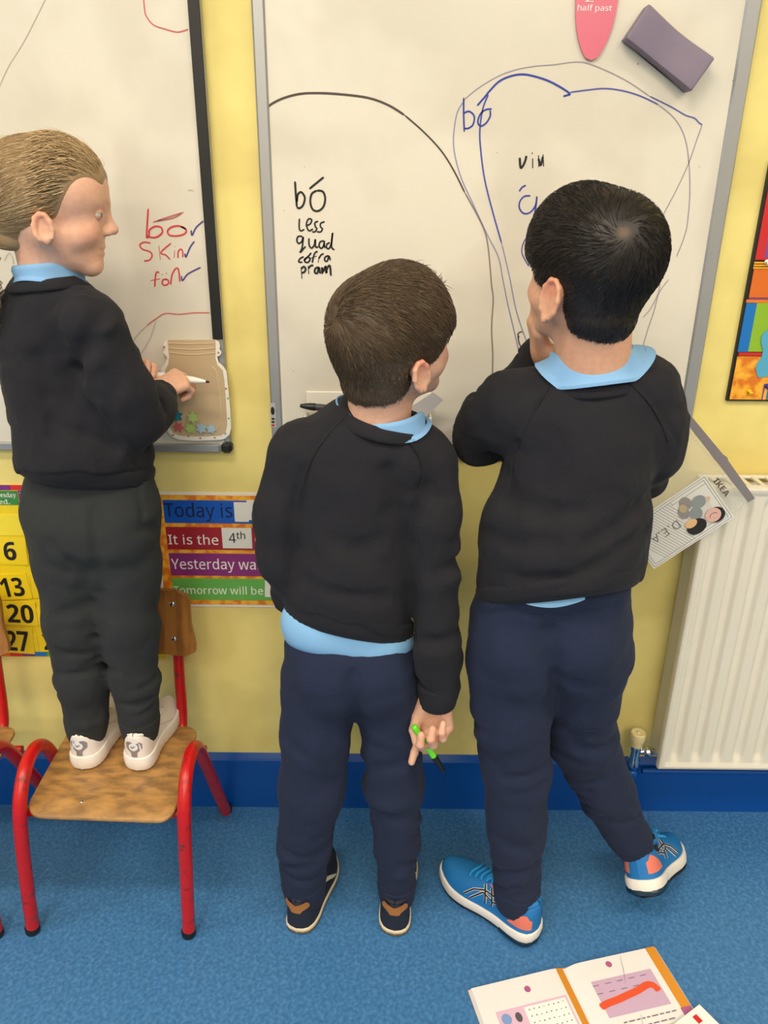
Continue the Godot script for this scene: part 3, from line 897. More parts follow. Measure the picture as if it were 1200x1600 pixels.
	var nums := [["6", -22, 838, 41, 881, 6, 846, 25, 875], ["13", -12, 897, 46, 937, 1, 903, 37, 932], ["20", 4, 940, 57, 977, 11, 944.5, 52, 973], ["27", 8, 981, 52, 1021, 9, 986, 45, 1017], ["14", 49, 896, 104, 935, 58, 901, 96, 930], ["21", 61, 938, 112, 976, 69, 946, 108, 976], ["28", 60, 979, 113, 1018, 67, 988.5, 106, 1015]]
	for q in nums:
		var ctr := W((q[1] + q[3]) * 0.5, (q[2] + q[4]) * 0.5, 0.005)
		var part := "partly hidden by the girl's leg" if q[0] in ["14", "21", "28"] else "in the left column of the calendar chart"
		var t := thing("number_card", "yellow card printed with the number %s, %s" % [{"6": "six", "13": "thirteen", "20": "twenty", "27": "twenty-seven", "14": "fourteen", "21": "twenty-one", "28": "twenty-eight"}[q[0]], part], "card", ctr, "number cards on the calendar")
		var mb := Mb.new()
		wall_box(mb, q[1], q[2], q[3], q[4], 0.005, 0.0012, 0.0002, ctr)
		put("card", mb, ykard, t)
		var me = wall_text(t, q[0], q[5], q[6], q[7], q[8], 0.0051, kink, "Droid Sans", Vector3.ZERO, 700)
		t.rotation.z = {"6": -0.07, "13": 0.07, "20": -0.04, "27": -0.06, "14": 0.0, "21": -0.05, "28": 0.03}[q[0]]
	# ---- the collage board at the right edge
	var d := thing("display_board", "colourful collage board with a black border at the right edge", "board", W(1260, 626, 0.0))
	panel(d, "backing", 1169.5, 252, 1560, 628.5, 0.008, M.black, 0.008)
	var pur := mat(Color(0.53, 0.27, 0.55), 0.6)
	var sheets := [[1193, 262, 1550, 408, Color(0.80, 0.13, 0.14)], [1207, 262, 1540, 405, Color(0.53, 0.27, 0.55)], [1174, 421, 1360, 466, Color(0.86, 0.42, 0.08)], [1166, 469, 1360, 474, Color(0.90, 0.47, 0.10)], [1159.5, 473, 1177, 550, Color(0.02, 0.44, 0.76)], [1176, 473, 1250, 550, Color(0.55, 0.72, 0.15)], [1154, 551.5, 1360, 557, Color(0.76, 0.15, 0.12)], [1146, 557, 1203, 624.5, Color(0.88, 0.56, 0.10)], [1195, 590, 1215, 624.5, Color(0.85, 0.42, 0.10)], [1203, 557, 1500, 624.5, Color(0.05, 0.48, 0.75)], [1370, 421, 1540, 540, Color(0.85, 0.68, 0.12)]]
	for k in sheets.size():
		var s: Array = sheets[k]
		var m := mat(s[4], 0.6)
		panel(d, "paper_sheet", s[0], s[1], s[2], s[3], 0.0092 + 0.0003 * (k % 4), M.orange_print if k == 7 else m)
	for k in 3:
		panel(d, "gold_strip", 1178.5 - k * 0.8, 410 + k * 4, 1360, 412.8 + k * 4, 0.0105, mat(Color(0.93, 0.68, 0.15), 0.5))
	panel(d, "purple_strip", 1170, 466.5, 1360, 468.5, 0.0105, pur)
	panel(d, "purple_strip", 1192, 600, 1194, 624.5, 0.0108, pur)
	var bl := Mb.new()
	var poly := PackedVector2Array()
	var o0 := W(1200, 560, 0.0108)
	for q in [[345, 1060], [318, 1080], [300, 1110], [298, 1150], [312, 1200], [300, 1250], [272, 1285], [262, 1320], [268, 1360], [282, 1385], [310, 1380], [345, 1375], [460, 1360], [520, 1250], [480, 1100], [420, 1050]]:
		var w := W(1120 + q[0] / 4.325, 270 + q[1] / 4.325, 0.0108) - o0
		poly.append(Vector2(w.x, w.y))
	bl.plate(poly, o0 - d.position, Basis(), 0.001)
	put("blue_cutout", bl, mat(Color(0.33, 0.66, 0.80), 0.5), d)
	var pins := [[1170.5, 611, Color(0.93, 0.76, 0.15), "yellow"], [1197.5, 602.5, Color(0.16, 0.2, 0.6), "blue"], [1198, 409, Color(0.93, 0.92, 0.90), "white"]]
	for p in pins:
		var t := Mb.new()
		t.lathe(Vector3.ZERO, Basis(Vector3.RIGHT, PI / 2 + 0.2), [[0.0042, 0.0], [0.0044, 0.0015], [0.0022, 0.003], [0.0020, 0.007], [0.0036, 0.009], [0.0036, 0.0105], [0.0, 0.011]], 14)
		var me := put("push_pin", t, mat(p[2], 0.3))
		me.position = W(p[0], p[1], 0.011)
		tag(me, p[3] + " push pin stuck in the collage board at the right edge", "push pin", "push pins")

func radiator():
	var df := 1.345
	var fz := -df
	var xl := 0.605; var xr := 1.45; var yb := 0.190; var yt := 0.850
	var o := thing("radiator", "white panel radiator with vertical flutes on the yellow wall", "radiator", Vector3(xl, yb, -1.38))
	var org := o.position
	# fluted front
	var cols := 340; var rows := 46
	var pts := PackedVector3Array()
	var pitch := 0.0452
	for r in rows:
		var t := float(r) / (rows - 1)
		var y: float
		if r < 16: y = yb + 0.006 + 0.075 * r / 15.0
		elif r >= rows - 16: y = yt - 0.006 - 0.075 * (rows - 1 - r) / 15.0
		else: y = lerp(yb + 0.081, yt - 0.081, float(r - 15) / (rows - 31))
		for c in cols:
			var x := xl + 0.005 + (xr - xl - 0.01) * c / (cols - 1)
			var ph := fposmod(x - xl - 0.0335 + pitch * 0.5, pitch) - pitch * 0.5
			var chan := 1.0 - smoothstep(0.0045, 0.0145, absf(ph))
			var e: float = min(y - yb, yt - y)
			var end := smoothstep(0.024, 0.050, e + 0.010 * (1.0 - pow(minf(absf(ph) / 0.0145, 1.0), 2.0)))
			var edge := smoothstep(0.016, 0.011, min(e, min(x - xl, xr - x)))
			pts.append(Vector3(x, y, fz - 0.0085 * chan * end + 0.004 * edge) - org)
	var b := Mb.new()
	b.grid(pts, rows, cols, false, false, Vector3.BACK)
	# rolled rim round the front sheet and its sides
	var ring := []
	for q in [[0.005, 0.004], [0.0015, 0.0025], [0.0, -0.002], [0.0, -0.012]]:
		ring.append([xl + q[0], xr - q[0], yb + q[0] * 1.1, yt - q[0] * 1.1, fz + q[1]])
	for k in ring.size() - 1:
		var a: Array = ring[k]; var e: Array = ring[k + 1]
		for s in 4:
			var pa := [Vector3(a[0], a[2], a[4]), Vector3(a[1], a[2], a[4]), Vector3(a[1], a[3], a[4]), Vector3(a[0], a[3], a[4])]
			var pe := [Vector3(e[0], e[2], e[4]), Vector3(e[1], e[2], e[4]), Vector3(e[1], e[3], e[4]), Vector3(e[0], e[3], e[4])]
			var h: Vector3 = [Vector3(0, -1, 0.3), Vector3(1, 0, 0.3), Vector3(0, 1, 0.3), Vector3(-1, 0, 0.3)][s]
			b.quad(pa[s] - org, pa[(s + 1) % 4] - org, pe[(s + 1) % 4] - org, pe[s] - org, h)
	put("fluted_panel", b, M.radiator, o)
	for x in [xl + 0.007, xr - 0.007]:
		b = Mb.new()
		b.box(Vector3(x, (yb + yt) * 0.5, -1.384) - org, Vector3(0.003, yt - yb - 0.03, 0.066), 0.001)
		put("side_cover", b, mat(Color(0.80, 0.78, 0.73), 0.45), o)
	b = Mb.new()
	b.box(Vector3((xl + xr) * 0.5, yt - 0.004, -1.353) - org, Vector3(xr - xl - 0.01, 0.006, 0.018), 0.002)
	for k in 30:
		b.box(Vector3(xl + 0.03 + k * 0.027, yt - 0.004, -1.388) - org, Vector3(0.010, 0.005, 0.052), 0.001)
	b.box(Vector3((xl + xr) * 0.5, yt - 0.004, -1.414) - org, Vector3(xr - xl - 0.01, 0.006, 0.012), 0.002)
	put("top_grille", b, M.radiator, o)
	b = Mb.new()
	b.box(Vector3((xl + xr) * 0.5, (yb + yt) * 0.5, -1.412) - org, Vector3(xr - xl - 0.03, yt - yb - 0.03, 0.012), 0.004)
	put("rear_panel", b, M.radiator, o)
	# valve at the lower left
	var v := thing("radiator_valve", "chrome radiator valve with a cream cap at the radiator's lower left corner", "valve", Vector3(0.566, 0.0, -1.383))
	b = Mb.new()
	b.lathe(Vector3(0.0, 0.222, 0), Basis(), [[0.0125, 0.0], [0.0135, 0.002], [0.0135, 0.012], [0.0165, 0.018], [0.0168, 0.033], [0.0150, 0.036], [0.0135, 0.0365], [0.0125, 0.0345], [0.004, 0.0345], [0.003, 0.037], [0.0, 0.0375]], 28, true, 14, 0.0003)
	put("cream_cap", b, M.cream, v)
	b = Mb.new()
	b.lathe(Vector3(0, 0.165, 0), Basis(), [[0.010, 0.0], [0.0125, 0.004], [0.0125, 0.018], [0.0105, 0.021], [0.0105, 0.045], [0.0128, 0.048], [0.0128, 0.057]], 24)
	b.lathe(Vector3(0.009, 0.205, 0), Basis(Vector3.BACK, -PI / 2), [[0.007, 0.0], [0.007, 0.012], [0.0125, 0.013], [0.0125, 0.026], [0.008, 0.028], [0.008, 0.042]], 6)
	put("valve_body", b, M.chrome, v)
	b = Mb.new()
	b.tube(smooth(PackedVector3Array([Vector3(0, 0.168, 0), Vector3(0, 0.10, 0.0), Vector3(0, 0.0, 0.0)]), 4), [0.0085], 16)
	b.lathe(Vector3(0, 0.135, 0), Basis(), [[0.0088, 0.0], [0.0135, 0.002], [0.0135, 0.016], [0.0088, 0.02]], 6)
	put("supply_pipe", b, M.skirt, v)
	# blue boxed-in pipe along the skirting below the radiator
	b = Mb.new()
	b.tube(PackedVector3Array([Vector3(0.60, 0.128, -1.411), Vector3(1.52, 0.128, -1.411)]), [0.0072], 14)
	tag(put("floor_pipe", b, M.skirt), "blue painted pipe running along the skirting under the radiator", "pipe")

# ------------------------------------------------------------------ people: shared parts
func limb(S: Sdf, js: Array, k: float, scale_ := 1.0, flat := 1.0, n := Vector3.BACK):   # joints [x, y, depth, radius] as measured
	for i in js.size() - 1:
		var a: Array = js[i]; var b: Array = js[i + 1]
		S.cap(P(a[0], a[1], a[2]), P(b[0], b[1], b[2]), RP(a[1], a[2], a[3]) * scale_, RP(b[1], b[2], b[3]) * scale_, k, flat, n)
func jp(j: Array) -> Vector3: return P(j[0], j[1], j[2])
func jr(j: Array) -> float: return RP(j[1], j[2], j[3])
func folds(S: Sdf, amp: float, freq: float, stretch: Vector3, sd: int):
	var n := FastNoiseLite.new()
	n.noise_type = FastNoiseLite.TYPE_SIMPLEX_SMOOTH
	n.frequency = freq; n.seed = sd; n.fractal_octaves = 3; n.fractal_gain = 0.45
	n.domain_warp_enabled = true; n.domain_warp_amplitude = 0.03; n.domain_warp_frequency = 8.0
	S.noise = n; S.amp = amp; S.stretch = stretch
func wrinkles(S: Sdf, a: Vector3, b: Vector3, ra: float, rb: float, count: int, sd: int, w: float, h: float, slant := 0.0):
	var rng := RandomNumberGenerator.new()
	rng.seed = sd
	var ax := (b - a).normalized()
	var u := ax.cross(Vector3.BACK if absf(ax.z) < 0.8 else Vector3.RIGHT).normalized()
	var v := u.cross(ax)
	for i in count:
		var t := rng.randf(); var ph := rng.randf() * TAU
		var span := rng.randf_range(0.7, 1.7); var dt := rng.randf_range(-0.08, 0.08) + slant * (1.0 if rng.randf() < 0.7 else -0.6)
		var hh := h * 1.5 * rng.randf_range(0.5, 1.0) * (1.0 if rng.randf() < 0.62 else -0.8)
		var last := Vector3.ZERO
		for k in 4:
			var q := k / 3.0
			var tt := clampf(t + dt * q, 0, 1)
			var ang := ph + span * (q - 0.5)
			var p := a.lerp(b, tt) + (u * cos(ang) + v * sin(ang)) * lerpf(ra, rb, tt)
			if k > 0: S.crease(last, p, w * rng.randf_range(0.8, 1.2), hh * (1.0 if k == 2 else 0.75))
			last = p
func crease_px(S: Sdf, pts: Array, d: float, w: float, h: float):    # a fold line measured on the photograph, pressed into the cloth where it meets it
	for i in range(0, pts.size() - 2, 2):
		var a := P(pts[i], pts[i + 1], d); var b := P(pts[i + 2], pts[i + 3], d)
		var da := (a - EYE).normalized(); var db := (b - EYE).normalized()
		var t := 0.75; var u := 0.75
		for k in 40:
			t += S.at(EYE + da * t) * 0.8; u += S.at(EYE + db * u) * 0.8
		if t < 2.0 and u < 2.0: S.crease(EYE + da * t, EYE + db * u, w, h * 1.6)
func band(mb: Mb, S: Sdf, c0: Vector3, c1: Vector3, side: Vector3, off: float, rows: int, cols: int, org: Vector3, ribs := 0, ramp := 0.0, far := 0.3, bulge := 0.0):
	# a knitted band that hugs a garment between the heights c0 and c1
	var ax := (c1 - c0).normalized()
	var u := (side - ax * side.dot(ax)).normalized()
	var v := ax.cross(u)
	var pts := PackedVector3Array()
	for r in rows:
		var t := float(r) / (rows - 1)
		for k in cols:
			var a := TAU * k / cols
			var dir := u * cos(a) + v * sin(a)
			var o := off + bulge * sin(PI * t)
			if r == 0 or r == rows - 1: o = off - 0.006
			elif r == 1 or r == rows - 2: o -= 0.0008
			if ribs > 0 and r > 0 and r < rows - 1: o += ramp * cos(a * ribs)
			pts.append(S.out(c0.lerp(c1, t), dir, far) + dir * o - org)
	mb.grid(pts, rows, cols, true, false)
func seam(o: Node3D, S: Sdf, pts: Array, m: Material):      # a stitched seam lying on the cloth, its line measured on the photograph
	var line := PackedVector3Array()
	for i in range(0, pts.size(), 2): line.append(Vector3(pts[i], pts[i + 1], 0))
	var path := PackedVector3Array()
	for q in smooth(line, 6):
		var dir := (P(q.x, q.y, 1.0) - EYE).normalized()
		var t := 0.7
		for k in 40: t += S.at(EYE + dir * t) * 0.8
		if t < 1.6: path.append(EYE + dir * (t + S.amp * S.noise.get_noise_3dv((EYE + dir * t) * S.stretch) - 0.0002) - o.position)
	var b := Mb.new()
	b.tube(path, [0.0011], 6, true, 0.7)
	put("seam", b, m, o)
func sleeve_end(mb: Mb, a: Vector3, b: Vector3, ra: float, rb: float, org: Vector3, ribs := 26, flat := 1.0, fn := Vector3.BACK):   # ribbed cuff from a (up the limb) to b (its end)
	var ax := (b - a).normalized()
	var u := ax.cross(Vector3.BACK if absf(ax.z) < 0.8 else Vector3.RIGHT).normalized()
	var v := u.cross(ax)
	var pts := PackedVector3Array()
	var prof := [[0.0, 0.86], [0.02, 1.0], [0.12, 1.05], [0.5, 1.06], [0.86, 1.03], [0.97, 1.0], [1.0, 0.93], [0.97, 0.82], [0.80, 0.78]]
	for q in prof:
		for k in 52:
			var an := TAU * k / 52
			var r: float = lerpf(ra, rb, q[0]) * q[1] + (0.0005 * cos(an * ribs) if q[1] > 0.95 else 0.0)
			var d := u * cos(an) * r + v * sin(an) * r
			d -= fn * d.dot(fn) * (1.0 - 1.0 / flat)
			pts.append(a.lerp(b, q[0]) + d - org)
	mb.grid(pts, prof.size(), 52, true, false)

const SKIN := Color(0.895, 0.70, 0.60)
func paint(mb: Mb, spots: Array, from := 0):
	for q in spots:
		var c: Vector3 = q[0]; var r: float = q[1]
		var col: Color = (q[2] as Color).srgb_to_linear()
		var st: float = q[3]
		for i in range(from, mb.v.size()):
			var d := (mb.v[i] - c).length_squared() / (r * r)
			if d < 4.0: mb.c[i] = mb.c[i].lerp(col, st * exp(-d * 1.5))
func skull(S: Sdf, T: Transform3D, th: float, k := 0.014):   # T carries the head's size
	var s := T.basis.x.length()
	var X := T.basis.x.normalized()
	S.cap(T * Vector3(0, 0.020, -0.022), T * Vector3(0, 0.028, 0.006), (0.074 + th) * s, (0.073 + th) * s, k * s, 1.07, X)
	S.cap(T * Vector3(-0.022, 0.028, 0.028), T * Vector3(0.022, 0.028, 0.028), (0.048 + th) * s, (0.048 + th) * s, k * s)
func face(S: Sdf, T: Transform3D, ek := 1.0, eo := Vector3.ZERO):
	var s := T.basis.x.length()
	var X := T.basis.x.normalized()
	skull(S, T, 0.0)
	var c := func(a: Vector3, b: Vector3, ra: float, rb: float, k: float, f := 1.0, op := 0):
		S.cap(T * a, T * b, ra * s, rb * s, k * s, f, X, op)
	c.call(Vector3(0, -0.012, 0.026), Vector3(0, -0.055, 0.032), 0.052, 0.039, 0.016)                 # face block
	for q in [-1.0, 1.0]:
		c.call(Vector3(q * 0.046, -0.040, 0.000), Vector3(q * 0.010, -0.080, 0.054), 0.017, 0.0135, 0.016)   # jaw
		c.call(Vector3(q * 0.032, -0.030, 0.052), Vector3(q * 0.036, -0.036, 0.040), 0.021, 0.022, 0.016)   # cheek
		c.call(Vector3(q * 0.040, 0.018, 0.058), Vector3(q * 0.012, 0.014, 0.073), 0.0090, 0.0078, 0.012)  # brow
	c.call(Vector3(0, -0.042, 0.048), Vector3(0, -0.056, 0.048), 0.026, 0.024, 0.016)     # muzzle
	c.call(Vector3(-0.006, -0.082, 0.061), Vector3(0.006, -0.082, 0.061), 0.0130, 0.0130, 0.014)            # chin
	for q in [-1.0, 1.0]:
		c.call(Vector3(q * 0.030, 0.0005, 0.090), Vector3(q * 0.032, 0.0005, 0.090), 0.0135, 0.0135, 0.012, 1.0, 1)  # eye socket
	c.call(Vector3(0, 0.010, 0.073), Vector3(0, -0.018, 0.0860), 0.0072, 0.0078, 0.010)                # nose bridge
	c.call(Vector3(0, -0.019, 0.0865), Vector3(0, -0.0210, 0.0900), 0.0080, 0.0078, 0.006)             # nose tip
	for q in [-1.0, 1.0]:
		c.call(Vector3(q * 0.0085, -0.0255, 0.0835), Vector3(q * 0.0095, -0.026, 0.080), 0.0065, 0.0065, 0.005)  # nostril wing
		c.call(Vector3(q * 0.0045, -0.0335, 0.089), Vector3(q * 0.0055, -0.0315, 0.084), 0.0022, 0.0022, 0.003, 1.0, 1)
		c.call(Vector3(q * 0.017, -0.0530, 0.0660), Vector3(q * 0.003, -0.0495, 0.0738), 0.0042, 0.0046, 0.005)   # upper lip
		c.call(Vector3(q * 0.014, -0.0585, 0.0655), Vector3(q * 0.0, -0.0600, 0.0718), 0.0042, 0.0050, 0.005)     # lower lip
	c.call(Vector3(-0.019, -0.0552, 0.0715), Vector3(0, -0.0548, 0.0795), 0.0014, 0.0014, 0.003, 1.0, 1)
	c.call(Vector3(0.019, -0.0552, 0.0715), Vector3(0, -0.0548, 0.0795), 0.0014, 0.0014, 0.003, 1.0, 1)
	for q in [-1.0, 1.0]:      # ears
		var o := Vector3(q * (0.0685 - 0.6 * eo.z * 0.2), -0.017, -0.012) + eo
		var ring := []
		for i in 9:
			var a := lerpf(-0.55, 4.2, i / 8.0)
			ring.append(o + Vector3(q * (0.0055 + 0.0035 * sin(a * 0.5)), ek * 0.031 * sin(a) * (1.0 if sin(a) > 0 else 0.85), ek * (0.0185 * cos(a) - 0.004 - 0.004 * sin(a))))
		for i in 8: c.call(ring[i], ring[i + 1], 0.0036, 0.0036, 0.003)
		c.call(o + Vector3(0, -0.022, 0.004) * ek, o + Vector3(q * 0.004, -0.026, 0.002) * ek, 0.0065 * ek, 0.0062 * ek, 0.006)   # lobe
		c.call(o + Vector3(q * 0.001, 0.014 * ek, -0.006 * ek), o + Vector3(q * 0.002, -0.016 * ek, -0.001), 0.0170 * ek, 0.0125 * ek, 0.005, 2.9 * ek)
		c.call(o + Vector3(q * 0.0125, -0.006 * ek, 0.002), o + Vector3(q * 0.0125, 0.008 * ek, -0.002), 0.0074, 0.0068, 0.003, 1.0, 1)
func head_colours(mb: Mb, T: Transform3D, org: Vector3, from: int, brow: Color):
	var s := T.basis.x.length()
	var sp := []
	for q in [-1.0, 1.0]:
		sp.append([T * Vector3(q * 0.038, -0.030, 0.060) - org, 0.022 * s, Color(0.86, 0.56, 0.48), 0.5])
		sp.append([T * Vector3(q * 0.080, -0.008, -0.014) - org, 0.020 * s, Color(0.90, 0.52, 0.42), 0.6])
		for i in 5: sp.append([T * Vector3(q * (0.014 + i * 0.0065), 0.0165 + 0.004 * sin(i * 0.9), 0.083 - i * 0.0045) - org, 0.0040 * s, brow, 0.65])
		for i in 4: sp.append([T * Vector3(q * i * 0.0050, -0.0500 - 0.0008 * i, 0.086 - i * 0.003) - org, 0.0045 * s, Color(0.78, 0.42, 0.40), 0.6])
		for i in 4: sp.append([T * Vector3(q * i * 0.0045, -0.0610, 0.085 - i * 0.003) - org, 0.0050 * s, Color(0.80, 0.44, 0.42), 0.6])
	sp.append([T * Vector3(0, -0.022, 0.099) - org, 0.009 * s, Color(0.88, 0.58, 0.50), 0.5])
	sp.append([T * Vector3(0, -0.055, 0.084) - org, 0.0022 * s, Color(0.55, 0.26, 0.25), 0.5])
	paint(mb, sp, from)
func eyes(o: Node3D, T: Transform3D, org: Vector3, iris: Color):
	var s := T.basis.x.length()
	for q in [-1.0, 1.0]:
		var b := Mb.new(); b.tinted = true
		var rows := 15; var cols := 24
		var pts := PackedVector3Array()
		for r in rows:
			var a := PI * r / (rows - 1)
			for k in cols:
				var u := TAU * k / cols
				pts.append(T * (Vector3(q * 0.0300, 0.0005, 0.0640) + 0.0118 * Vector3(sin(a) * cos(u), sin(a) * sin(u), cos(a))) - org)
		b.grid(pts, rows, cols, true, false)
		for i in b.v.size():
			var a := PI * (i / cols) / (rows - 1)
			b.c[i] = (Color(0.03, 0.03, 0.03) if a < 0.2 else iris if a < 0.55 else Color(0.82, 0.78, 0.75)).srgb_to_linear()
		put("eye", b, M.eye, o)
		# lids
		var lid := Mb.new(); lid.tinted = true; lid.col = (SKIN * Color(0.97, 0.92, 0.9)).srgb_to_linear()
		for up in [1.0, -1.0]:
			var p2 := PackedVector3Array()
			for r in 7:
				var lat: float = (up * lerpf(0.20 if up > 0 else 0.34, 1.5, r / 6.0))
				for k in 17:
					var lon := lerpf(-1.5, 1.5, k / 16.0)
					var la: float = lat * (1.0 - 0.45 * pow(absf(lon) / 1.5, 2.0) * (1.0 - r / 6.0))
					p2.append(T * (Vector3(q * 0.0300, 0.0005, 0.0640) + 0.0127 * Vector3(sin(lon) * cos(la), sin(la), cos(lon) * cos(la))) - org)
			lid.grid(p2, 7, 17, false, false, T.basis.z)
		put("eyelid", lid, M.skin, o)

# a child's hand: X towards the thumb (times th), Y along the fingers, Z out of the palm
func hand(S: Sdf, T: Transform3D, th: float, curls: Array, thumb: Array, spread := 1.0):
	var s := T.basis.y.length()
	var kx := [0.0235, 0.0080, -0.0075, -0.0215]
	var ky := [0.060, 0.063, 0.059, 0.051]
	var ln := [[0.031, 0.019, 0.016], [0.034, 0.021, 0.017], [0.031, 0.020, 0.016], [0.024, 0.015, 0.014]]
	for i in 4:
		S.cap(T * Vector3(th * kx[i] * 0.55, 0.004, 0), T * Vector3(th * kx[i], ky[i], 0), 0.0125 * s, 0.0098 * s, 0.010 * s)
	S.cap(T * Vector3(0, -0.03, 0), T * Vector3(0, 0.008, 0), 0.0185 * s, 0.0165 * s, 0.015 * s, 1.2, T.basis.z)
	for i in 4:
		var p := Vector3(th * kx[i], ky[i], 0)
		var a := 0.0
		var fan: float = th * [0.10, 0.02, -0.05, -0.13][i] * spread
		for j in 3:
			a += curls[i][j]
			var dir := Vector3(sin(fan) * cos(a), cos(fan) * cos(a), sin(a))
			var q: Vector3 = p + dir * ln[i][j]
			var r0: float = [0.0078, 0.0072, 0.0066][j] * (0.88 if i == 3 else 1.0)
			S.cap(T * p, T * q, r0 * s, (r0 - 0.0007) * s, (0.006 if j == 0 else 0.0025) * s)
			p = q
	var tp := Vector3(th * 0.016, 0.012, 0.004)
	for j in thumb.size():
		var dv: Vector3 = thumb[j]
		dv = Vector3(dv.x * th, dv.y, dv.z).normalized()
		var q: Vector3 = tp + dv * [0.030, 0.023, 0.019][j]
		var r0: float = [0.0115, 0.0090, 0.0082][j]
		S.cap(T * tp, T * q, r0 * s, [0.0092, 0.0083, 0.0068][j] * s, (0.012 if j == 0 else 0.003) * s)
		tp = q
func frame(o: Vector3, y: Vector3, z: Vector3, s := 1.0) -> Transform3D:
	var Y := y.normalized()
	var Z := (z - Y * z.dot(Y)).normalized()
	return Transform3D(Basis(Y.cross(Z) * s, Y * s, Z * s), o)

# strands lying over a hair cap; whorl, flow and length come from callables on head-local points
func strands(mb: Mb, cap_: Sdf, skin_: Sdf, T: Transform3D, org: Vector3, count: int, sd: int, keep: Callable, flow: Callable, len_: Callable, wid: float, lift: float, cols: Array, segs := 4, jitter := 0.25):
	var rng := RandomNumberGenerator.new()
	rng.seed = sd
	var ctr := T * Vector3(0, 0.02, -0.01)
	var inv := T.affine_inverse()
	var B := T.basis.orthonormalized()
	var made := 0
	for trial in count * 3:
		if made >= count: break
		var d := Vector3(rng.randfn(), rng.randfn(), rng.randfn()).normalized()
		var p := cap_.out(ctr, B * d, 0.135)
		if absf(skin_.at(p)) > 0.0022: continue      # a cut edge, not scalp
		var lp := inv * p
		if not keep.call(lp, rng): continue
		made += 1
		var fl: Vector3 = B * (flow.call(lp, rng) as Vector3)
		var L: float = len_.call(lp, rng)
		var c: Color = (cols[0] as Color).lerp(cols[1], rng.randf())
		if rng.randf() < 0.12: c = c.lerp(cols[2], rng.randf())
		mb.col = c.srgb_to_linear()
		var path := PackedVector3Array()
		var n := (p - ctr).normalized()
		p -= n * 0.0015
		var t := fl
		t = (t - n * t.dot(n)).normalized()
		t = (t + n.cross(t) * rng.randfn() * jitter).normalized()
		for j in segs + 1:
			path.append(p - org)
			var q := float(j) / segs
			p += (t + n * lift * (1.0 - q * 0.6)).normalized() * (L / segs)
			n = (p - ctr).normalized()
			if j > 0:
				var dd := cap_.at(p)
				p += n * ((0.0006 + lift * L * q + rng.randf() * 0.0006) - dd)
			var t2: Vector3 = B * (flow.call(inv * p, rng) as Vector3)
			t = (t * 0.6 + t2 * 0.4)
			t = (t - n * t.dot(n) + Vector3(rng.randfn(), rng.randfn(), rng.randfn()) * jitter * 0.25).normalized()
		var w := wid * rng.randf_range(0.6, 1.3)
		var rr := []
		for j in segs + 1: rr.append(w * (1.0 - 0.85 * pow(float(j) / segs, 1.6)))
		mb.tube(path, rr, 3, false)

